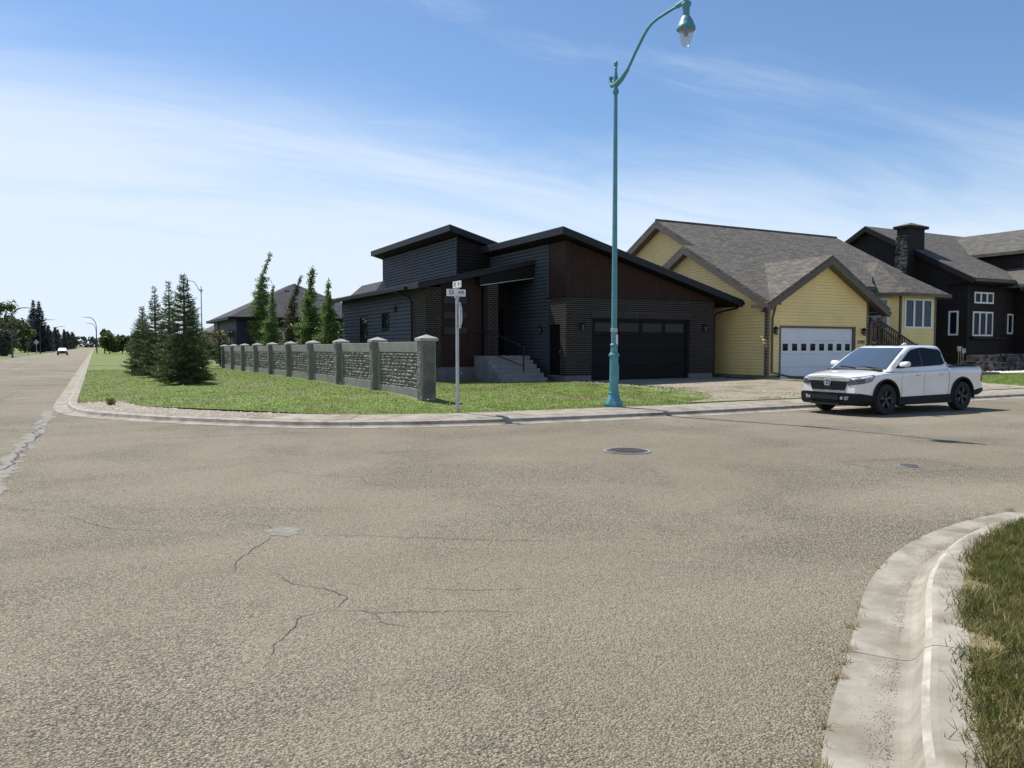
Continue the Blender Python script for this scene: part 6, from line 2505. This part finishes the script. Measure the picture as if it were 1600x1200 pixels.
fb = shell("front_bumper", CL, -0.085)
rbm = shell("rear_bumper", [(4.72, 0.972, 0.40, 0.56), (5.0, 0.985, 0.40, 0.60), (5.22, 0.95, 0.42, 0.62), (5.34, 0.86, 0.44, 0.62)], 0.05, 8, True)
for sgn in (-1, 1):
    mb = MB()
    mb.prism([(1.52, sgn * 0.955, 0.24), (3.80, sgn * 0.955, 0.27), (3.78, sgn * 0.955, 0.47), (1.56, sgn * 0.955, 0.45)], (0, sgn * 0.035, 0))
    mb.build("sill_trim", "car_plastic", tk, local=True, bevel=0.012)
    mb = MB()
    mb.box(1.5, 3.8, min(sgn * 0.5, sgn * 0.954), max(sgn * 0.5, sgn * 0.954), 0.24, 0.43)
    mb.build("floor_side", "car_black", tk, local=True)
    # arch trims
    for ax in (AXF, AXR):
        vs, fs = [], []
        na = 28
        a0_, a1_ = R(-8), R(188)
        for k in range(na + 1):
            a = a0_ + (a1_ - a0_) * k / na
            for (rr_, yy) in ((0.478, 0.90), (0.478, 1.0), (0.522, 0.998), (0.53, 0.965)):
                vs.append((ax + rr_ * math.cos(a), sgn * yy, 0.40 + rr_ * math.sin(a)))
        for k in range(na):
            for b in range(3):
                fs.append((k * 4 + b, k * 4 + b + 1, (k + 1) * 4 + b + 1, (k + 1) * 4 + b) if sgn < 0 else (k * 4 + b, (k + 1) * 4 + b, (k + 1) * 4 + b + 1, k * 4 + b + 1))
        MB().add(vs, fs).build("wheel_arch_trim", "car_plastic", tk, local=True, smooth=True)
        # inner liner
        vs, fs = [], []
        for k in range(na + 1):
            a = R(-5) + R(190) * k / na
            for yy in (0.45, 0.97):
                vs.append((ax + 0.488 * math.cos(a), sgn * yy, 0.40 + 0.488 * math.sin(a)))
        for k in range(na):
            fs.append((k * 2, k * 2 + 1, k * 2 + 3, k * 2 + 2))
        MB().add(vs, fs).build("wheel_well", "car_black", tk, local=True)
mb = MB()
mb.box(0.5, 4.9, -0.62, 0.62, 0.26, 0.45)
mb.build("underbody", "car_black", tk, local=True)

# cab: rings by height, rounded corners and bowed windscreen
CAB = [(1.10, 1.02, 3.73, 0.935), (1.18, 1.14, 3.71, 0.912), (1.30, 1.32, 3.675, 0.880), (1.45, 1.55, 3.63, 0.840), (1.58, 1.76, 3.59, 0.803), (1.67, 1.92, 3.56, 0.772), (1.725, 2.04, 3.53, 0.738), (1.755, 2.15, 3.49, 0.690), (1.775, 2.32, 3.40, 0.58), (1.785, 2.58, 3.15, 0.33)]


def cab_at(z):
    return [float(np.interp(z, [c[0] for c in CAB], [c[i] for c in CAB])) for i in (1, 2, 3)]


def cab_ring(z):
    xf, xr, hw = cab_at(z)
    bow = 0.16
    pts = []
    cr = 0.06
    for k in range(13):                       # windscreen side, left to right
        y = hw * 0.90 * (-1 + 2 * k / 12)
        pts.append((xf + bow * (y / hw) ** 2, y))
    # corner, side, rear
    xs_side = np.linspace(0, 1, 12)
    x0 = xf + bow + 0.10
    side = [(x0 + (xr - 0.10 - x0) * t, hw) for t in xs_side]
    pts += [(xf + bow * 0.92, hw * 0.955)] + side + [(xr - 0.03, hw * 0.965)]
    for k in range(7):
        y = hw * 0.90 * (1 - 2 * k / 6)
        pts.append((xr + 0.03 * (1 - (y / hw) ** 2), y))
    pts += [(xr - 0.03, -hw * 0.965)] + [(a, -b) for a, b in side[::-1]] + [(xf + bow * 0.92, -hw * 0.955)]
    return [(a, b, z) for a, b in pts]


zs = [1.10, 1.18, 1.24, 1.30, 1.38, 1.45, 1.52, 1.58, 1.63, 1.67, 1.70, 1.725, 1.742, 1.755, 1.766, 1.775, 1.781, 1.785]
V, Fc = [], []
rr_ = [cab_ring(z) for z in zs]
k_ = len(rr_[0])
for r_ in rr_:
    V += r_
for a in range(len(zs) - 1):
    for b in range(k_):
        Fc.append((a * k_ + b, a * k_ + (b + 1) % k_, (a + 1) * k_ + (b + 1) % k_, (a + 1) * k_ + b))
Fc.append(tuple(range((len(zs) - 1) * k_, len(zs) * k_)))
cabo = MB().add(V, Fc).build("cab", "car_white", tk, local=True, auto=38)
cbm = bmesh.new()
cbm.from_mesh(cabo.data)
bmesh.ops.recalc_face_normals(cbm, faces=cbm.faces)
cbm.to_mesh(cabo.data)
cbvh = BVHTree.FromBMesh(cbm)


def side_panel(name, m, outline, sgn, off=0.005, parent=tk):
    """window glass: outline in (x, z) laid on the cab side"""
    mb = MB()
    # subdivide by horizontal strips so the pane follows the tumblehome
    zmin, zmax = min(p[1] for p in outline), max(p[1] for p in outline)
    nz = 9
    rows = []
    for i in range(nz + 1):
        z = zmin + (zmax - zmin) * i / nz
        zq = min(max(z, zmin + 0.002), zmax - 0.002)
        sp_ = poly_span(outline, zq)
        rows.append((z, sp_[0], sp_[-1]))
    vs = []
    nx_ = 6
    for (z, xa, xb) in rows:
        for j in range(nx_ + 1):
            x = xa + (xb - xa) * j / nx_
            q, n_ = on_body((x, sgn * 2.0, z), (0, -sgn, 0), off, cbvh)
            vs.append(q)
    fs = [(i * (nx_ + 1) + j, i * (nx_ + 1) + j + 1, (i + 1) * (nx_ + 1) + j + 1, (i + 1) * (nx_ + 1) + j) for i in range(nz) for j in range(nx_)]
    if sgn > 0:
        fs = [f[::-1] for f in fs]
    mb.add(vs, fs)
    return mb.build(name, m, parent, local=True, smooth=True)


for sgn in (-1, 1):
    full_o = [(1.46, 1.185), (3.61, 1.235), (3.55, 1.45), (3.47, 1.64), (3.38, 1.69), (2.75, 1.716), (2.36, 1.698), (2.16, 1.63)]
    trim = side_panel("window_surround", "car_black", full_o, sgn, 0.004)
    fo = [(1.58, 1.20), (2.55, 1.222), (2.55, 1.70), (2.38, 1.682), (2.21, 1.62)]
    ro = [(2.62, 1.225), (3.55, 1.25), (3.50, 1.44), (3.43, 1.62), (3.35, 1.67), (2.62, 1.704)]
    side_panel("front_door_window", "car_glass", fo, sgn, 0.008)
    side_panel("rear_door_window", "car_glass", ro, sgn, 0.008)

# windscreen and rear glass
def front_glass(name, m, zlo, zhi, frac, off, dirx, parent=tk):
    vs = []
    nzz, nyy = 10, 14
    for i in range(nzz + 1):
        z = zlo + (zhi - zlo) * i / nzz
        xf, xr, hw = cab_at(z)
        for j in range(nyy + 1):
            y = hw * frac * (-1 + 2 * j / nyy)
            p = (0.0, y, z) if dirx > 0 else (6.0, y, z)
            q, n_ = on_body(p, (dirx, 0, 0), off, cbvh)
            vs.append(q)
    fs = [(i * (nyy + 1) + j, i * (nyy + 1) + j + 1, (i + 1) * (nyy + 1) + j + 1, (i + 1) * (nyy + 1) + j) for i in range(nzz) for j in range(nyy)]
    if dirx > 0:
        fs = [f[::-1] for f in fs]
    return MB().add(vs, fs).build(name, m, parent, local=True, smooth=True)


ws = front_glass("windscreen_surround", "car_black", 1.15, 1.705, 0.895, 0.004, 1)
front_glass("windscreen", "windshield", 1.185, 1.69, 0.865, 0.008, 1)
front_glass("rear_window", "car_glass", 1.28, 1.66, 0.80, 0.006, -1)
# wipers, cowl
mb = MB()
mb.box(0.98, 1.16, -0.78, 0.78, 1.118, 1.150)
mb.build("cowl", "car_black", tk, local=True)
mb = MB()
mb.tube([(1.14, -0.65, 1.185), (1.20, -0.05, 1.225)], 0.012, 5)
mb.tube([(1.10, 0.0, 1.185), (1.22, 0.55, 1.225)], 0.012, 5)
mb.build("wiper", "car_black", tk, local=True)
# sunroof, antenna fin, roof rails
mb = MB()
mb.box(2.25, 2.80, -0.40, 0.40, 1.765, 1.793)
mb.build("sunroof", "car_glass", tk, local=True, bevel=0.01)
mb = MB()
mb.add([(2.95, -0.035, 1.77), (2.95, 0.035, 1.77), (3.2, 0.04, 1.755), (3.2, -0.04, 1.755), (3.12, -0.01, 1.85), (3.12, 0.01, 1.85), (3.18, 0.01, 1.845), (3.18, -0.01, 1.845)],
       [(0, 1, 5, 4), (1, 2, 6, 5), (2, 3, 7, 6), (3, 0, 4, 7), (4, 5, 6, 7)])
mb.build("antenna_fin", "car_white", tk, local=True)
# mirrors
for sgn in (-1, 1):
    b = bmesh.new()
    bmesh.ops.create_uvsphere(b, u_segments=16, v_segments=10, radius=1)
    for v in b.verts:
        x, y, z = v.co
        x, y, z = [math.copysign(abs(q) ** 0.62, q) for q in (x, y, z)]
        sx_ = 0.11 if x < 0 else 0.06
        v.co = (1.66 + x * sx_ * (1 - 0.2 * z), sgn * (1.055 + y * 0.135), 1.285 + (z * 0.075 if z > 0 else z * 0.065) + 0.01 * y)
    mm = bpy.data.meshes.new("mirror")
    b.to_mesh(mm)
    b.free()
    mm.materials.append(MATS["car_white"])
    mm.polygons.foreach_set("use_smooth", [True] * len(mm.polygons))
    mo = bpy.data.objects.new("mirror", mm)
    col.objects.link(mo)
    mo.parent = tk
    mb = MB()
    mb.box(1.60, 1.70, min(sgn * 0.88, sgn * 1.02), max(sgn * 0.88, sgn * 1.02), 1.185, 1.235)
    mb.build("mirror_arm", "car_black", mo, local=True, bevel=0.01)
    mb = MB()
    mb.lathe([(0.07, 0), (0.07, 0.006)], (2.0, sgn * 1.045, 1.29), 12, 'y')
# door seams and handles on both sides (laid on the body)
for sgn in (-1, 1):
    D_ = (0, -sgn, 0)
    Y_ = sgn * 2.0
    def seam(pts, w=0.012):
        vs, fs = [], []
        for i, (x, z) in enumerate(pts):
            a = Vector((pts[min(i + 1, len(pts) - 1)][0] - pts[max(i - 1, 0)][0], pts[min(i + 1, len(pts) - 1)][1] - pts[max(i - 1, 0)][1]))
            n_ = Vector((-a.y, a.x)).normalized() * w / 2
            for s2 in (1, -1):
                q, nn_ = on_body((x + n_.x * s2, Y_, z + n_.y * s2), D_, 0.002)
                vs.append(q)
        for i in range(len(pts) - 1):
            f = (2 * i, 2 * i + 1, 2 * i + 3, 2 * i + 2)
            fs.append(f if sgn < 0 else f[::-1])
        return MB().add(vs, fs).build("door_seam", "car_black", body, local=True)
    seam([(2.585, z) for z in np.linspace(1.12, 0.46, 14)], 0.009)
    seam([(1.64 + 0.03 * math.sin((1.1 - z) * 4), z) for z in np.linspace(1.08, 0.46, 14)], 0.009)
    seam([(3.62 - 0.05 * max(0, (z - 0.9)) + 0.05 * max(0, 0.75 - abs(z - 0.85)) - (0.25 * max(0, 0.62 - z)), z) for z in np.linspace(1.19, 0.46, 20)], 0.016)
    for hx_ in (2.36, 3.30):
        g3 = qgrid((hx_ - 0.11, Y_, 1.0), (hx_ + 0.11, Y_, 1.005), (hx_ + 0.11, Y_, 1.04), (hx_ - 0.11, Y_, 1.035), 6, 2, D_)
        patch("door_handle", "car_white", tk, g3, 0.032)
        g3 = qgrid((hx_ - 0.12, Y_, 0.985), (hx_ + 0.10, Y_, 0.99), (hx_ + 0.10, Y_, 1.003), (hx_ - 0.12, Y_, 0.998), 5, 1, D_)
        patch("handle_dark_strip", "car_black", tk, g3, 0.004)  # black strip laid on below the handle, no hollow cut
    # headlamp wrapping the corner
    g3 = [[], [], [], []]
    cols = 12
    for j in range(cols + 1):
        u = j / cols
        x = -0.6 + 0.0 * u
        yy = sgn * (0.60 + 0.35 * min(1, u * 1.5))
        zlo_ = 0.755 + 0.135 * u ** 1.3
        zhi_ = 0.945 + 0.078 * u ** 0.9
        if u > 0.86:
            zlo_ = zlo_ + (zhi_ - zlo_) * (u - 0.86) / 0.14 * 0.75
        # aim changes from straight back to straight in
        aim = Vector((1, 0, 0)).lerp(Vector((0.12, -sgn, 0)), u ** 0.8)
        base_p = Vector((0.06 + 0.74 * max(0, u - 0.2) ** 1.15, yy, 0))
        for i in range(4):
            z = zlo_ + (zhi_ - zlo_) * i / 3
            st_ = Vector((base_p.x, base_p.y, z)) - aim.normalized() * 0.9
            g3[i].append((st_, aim))
    hl = patch("headlight", "headlamp", tk, g3, 0.010)
    g4 = [[r_[j] for j in range(0, 8)] for r_ in g3[:3]]
    patch("lamp_bezel", "headlamp_dark", hl, g4, 0.013)
    g4 = [[r_[j] for j in range(11, 13)] for r_ in g3]
    patch("side_marker", "amber", hl, g4, 0.014)
    # fog lamp in the bumper
    fx = 0.12
    mb = MB()
    vs = []
    mb.add([(0.045, sgn * 0.56, 0.40), (0.14, sgn * 0.80, 0.39), (0.12, sgn * 0.80, 0.50), (0.04, sgn * 0.57, 0.49)], [(0, 1, 2, 3) if sgn < 0 else (3, 2, 1, 0)])
    mb.v = [(a - 0.06, b, c) for a, b, c in mb.v]
    mb.add([(0.12, sgn * 0.56, 0.40), (0.22, sgn * 0.80, 0.39), (0.2, sgn * 0.80, 0.50), (0.12, sgn * 0.57, 0.49)], [(3, 2, 1, 0) if sgn < 0 else (0, 1, 2, 3)])
    mb.f += [(0, 4, 5, 1), (1, 5, 6, 2), (2, 6, 7, 3), (3, 7, 4, 0)]
    mb.build("fog_lamp", "headlamp", fb, local=True)
    mb = MB()
    mb.tube([(0.03, sgn * 0.49, 0.44), (-0.045, sgn * 0.49, 0.44)], 0.04, 12)
    mb.build("fog_lamp_bulb", "galv", fb, local=True)
    # tail lamp
    g3 = qgrid((5.12, Y_, 0.78), (5.235, Y_, 0.78), (5.235, Y_, 1.13), (5.15, Y_, 1.13), 3, 6, D_)
    patch("tail_light", "red_lens", tk, g3, 0.012)
    # bed rail cap
    mb = MB()
    mb.box(3.72, 5.18, min(sgn * 0.76, sgn * 0.90), max(sgn * 0.76, sgn * 0.90), 1.228, 1.252)
    mb.build("bed_rail_cap", "car_plastic", tk, local=True, bevel=0.008)
mb = MB()
mb.box(3.75, 5.16, -0.735, 0.735, 0.79, 0.81)
mb.build("bed_liner", "car_plastic", tk, local=True)
mb = MB()
mb.box(3.69, 3.75, -0.80, 0.80, 1.20, 1.28)
mb.build("bed_header", "car_plastic", tk, local=True, bevel=0.01)
# grille
g3 = qgrid((-1, 0.60, 0.865), (-1, -0.60, 0.865), (-1, -0.50, 0.625), (-1, 0.50, 0.625), 16, 6, (1, 0, 0))
gl = patch("grille", "car_black", tk, g3, 0.012)
for z in (0.67, 0.72, 0.77, 0.82):
    for y0_, y1_ in ((0.13, 0.49), (-0.49, -0.13)):
        g3 = qgrid((-1, y1_, z + 0.012), (-1, y0_, z + 0.012), (-1, y0_, z - 0.004), (-1, y1_, z - 0.004), 8, 1, (1, 0, 0))
        patch("grille_bar", "car_plastic", gl, g3, 0.03)
g3 = qgrid((-1, 0.68, 0.945), (-1, -0.68, 0.945), (-1, -0.62, 0.865), (-1, 0.62, 0.865), 16, 3, (1, 0, 0))
patch("chrome_bar", "chrome", tk, g3, 0.022)
g3 = qgrid((-1, 0.51, 0.628), (-1, -0.51, 0.628), (-1, -0.50, 0.605), (-1, 0.50, 0.605), 12, 1, (1, 0, 0))
patch("chrome_strip", "chrome", tk, g3, 0.016)
# emblem: chrome ring with an H
q, n_ = on_body((-1, 0, 0.83), (1, 0, 0), 0.035)
ex = q.x
rrp = [(-0.085, 0.905), (0.085, 0.905), (0.095, 0.83), (0.07, 0.755), (-0.07, 0.755), (-0.095, 0.83)]
mb = MB()
mb.prism([(ex - 0.004, -y, z) for y, z in rrp], (0.03, 0, 0))
emb = mb.build("emblem", "headlamp_dark", tk, local=True, bevel=0.012)
mb = MB()
for i in range(6):
    (ya, za), (yb, zb) = rrp[i], rrp[(i + 1) % 6]
    mb.tube([(ex - 0.008, ya, za), (ex - 0.008, yb, zb)], 0.009, 6)
for s_ in (-1, 1):
    mb.prism([(ex - 0.007, s_ * 0.060, 0.890), (ex - 0.007, s_ * 0.034, 0.890), (ex - 0.007, s_ * 0.025, 0.770), (ex - 0.007, s_ * 0.050, 0.770)], (-0.012, 0, 0))
mb.prism([(ex - 0.007, -0.032, 0.842), (ex - 0.007, 0.032, 0.842), (ex - 0.007, 0.032, 0.817), (ex - 0.007, -0.032, 0.817)], (-0.012, 0, 0))
mb.build("emblem_letter", "chrome", emb, local=True)
# lower intake and licence area
mb = MB()
mb.prism([(-0.085, 0.44, 0.40), (-0.085, -0.44, 0.40), (-0.085, -0.42, 0.50), (-0.085, 0.42, 0.50)], (0.06, 0, 0))
mb.build("lower_intake", "car_black", fb, local=True)
mb = MB()
mb.prism([(-0.075, 0.42, 0.26), (-0.075, -0.42, 0.26), (-0.06, -0.5, 0.33), (-0.06, 0.5, 0.33)], (0.06, 0, 0))
mb.build("skid_lip", "car_plastic", fb, local=True)
# hitch
mb = MB()
mb.box(5.25, 5.42, -0.05, 0.05, 0.40, 0.48)
mb.build("hitch", "car_black", tk, local=True)
# galvanised box in the bed behind the cab
mb = MB()
mb.box(3.82, 3.88, -0.55, 0.2, 1.20, 1.36)
mb.box(3.88, 4.25, -0.5, 0.1, 1.20, 1.31)
mb.build("cargo_box", "galv", tk, local=True, bevel=0.01)


# wheels
def make_wheel():
    """outside face towards -y, axis at the origin"""
    w = bpy.data.objects.new("wheel", None)
    col.objects.link(w)
    mb = MB()
    mb.lathe([(0.250, -0.105), (0.31, -0.122), (0.37, -0.116), (0.39, -0.092), (WR, -0.05), (WR, 0.05), (0.39, 0.09), (0.37, 0.115), (0.31, 0.122), (0.250, 0.105)], (0, 0, 0), 40, 'y')
    mb.f = mb.f[:-2]
    t_ = mb.build("tyre", "tyre", w, local=True, auto=40)
    mb = MB()
    mb.lathe([(0.250, -0.108), (0.238, -0.100), (0.225, -0.06), (0.225, 0.08), (0.25, 0.10)], (0, 0, 0), 40, 'y')
    mb.f = mb.f[:-2]
    rim = mb.build("rim", "rim_black", w, local=True, auto=40)
    mb = MB()
    mb.lathe([(0.228, 0.0), (0.228, 0.02)], (0, 0, 0), 32, 'y')
    mb.build("brake_disc", "car_black", rim, local=True)
    for k in range(5):
        for da in (-0.17, 0.17):
            a = k * 2 * math.pi / 5 + math.pi / 2
            c0 = Vector((math.cos(a), 0, math.sin(a)))
            a2 = a + da
            c1 = Vector((math.cos(a2), 0, math.sin(a2)))
            s0 = Vector((-math.sin(a2), 0, math.cos(a2))) * 0.018
            p0_ = c0 * 0.05
            p1_ = c1 * 0.236
            mb = MB()
            mb.add([p0_ - s0 + Vector((0, -0.085, 0)), p0_ + s0 + Vector((0, -0.085, 0)), p1_ + s0 * 1.1 + Vector((0, -0.095, 0)), p1_ - s0 * 1.1 + Vector((0, -0.095, 0)),
                    p0_ - s0 + Vector((0, -0.04, 0)), p0_ + s0 + Vector((0, -0.04, 0)), p1_ + s0 + Vector((0, -0.055, 0)), p1_ - s0 + Vector((0, -0.055, 0))],
                   [(0, 1, 2, 3), (7, 6, 5, 4), (0, 4, 5, 1), (1, 5, 6, 2), (2, 6, 7, 3), (3, 7, 4, 0)])
            mb.build("spoke", "rim_black", rim, local=True, bevel=0.004)
    mb = MB()
    mb.lathe([(0.035, -0.105), (0.06, -0.095), (0.062, -0.04)], (0, 0, 0), 16, 'y')
    mb.build("hub_cap", "rim_black", rim, local=True)
    return w


wheel0 = make_wheel()
for i, (ax, sgn) in enumerate(((AXF, -1), (AXR, -1), (AXF, 1), (AXR, 1))):
    w = wheel0 if i == 0 else copy_tree(wheel0)
    w.parent = tk
    w.location = (ax, sgn * 0.872, WR)
    w.rotation_euler = (0, R(23 * i), 0 if sgn < 0 else math.pi)
bmt.free()
cbm.free()

# ------------------------------------------------------------------ approaching car far up the road
cr = empty("distant_car", (-5.7, 178, 0), "small dark car approaching far up the main road, glinting in the sun", "car")
mb = MB()
prof = [(-0.86, 0.30), (0.86, 0.30), (0.90, 0.62), (0.84, 0.88), (-0.84, 0.88), (-0.90, 0.62)]
mb.prism([(x, -2.2, z) for x, z in prof], (0, 4.4, 0))
mb.build("body", "car_navy", cr, local=True, bevel=0.10)
mb = MB()
mb.add([(-0.80, -1.2, 0.87), (0.80, -1.2, 0.87), (0.80, 1.7, 0.87), (-0.80, 1.7, 0.87), (-0.60, -0.45, 1.42), (0.60, -0.45, 1.42), (0.60, 1.0, 1.42), (-0.60, 1.0, 1.42)],
       [(0, 1, 5, 4), (1, 2, 6, 5), (2, 3, 7, 6), (3, 0, 4, 7), (4, 5, 6, 7)])
mb.build("cabin", "car_navy", cr, local=True, bevel=0.05)
mb = MB()
mb.add([(-0.74, -1.17, 0.92), (0.74, -1.17, 0.92), (0.58, -0.53, 1.38), (-0.58, -0.53, 1.38)], [(0, 1, 2, 3)])
mb.v = [(a, b - 0.03, c + 0.01) for a, b, c in mb.v]
mb.build("windscreen", "chrome", cr, local=True)  # bright metal finish stands in for the sun glint on the glass
for x in (-0.62, 0.62):
    MB().box(x - 0.2, x + 0.2, -2.24, -2.15, 0.62, 0.76).build("headlight", "headlamp", cr, local=True, bevel=0.03)
MB().box(-0.45, 0.45, -2.23, -2.15, 0.42, 0.60).build("grille", "car_black", cr, local=True, bevel=0.02)
for x in (-0.80, 0.80):
    for y in (-1.35, 1.35):
        m_ = MB()
        m_.tube([(x - 0.11, y, 0.32), (x + 0.11, y, 0.32)], 0.32, 16)
        m_.build("wheel", "tyre", cr, local=True)
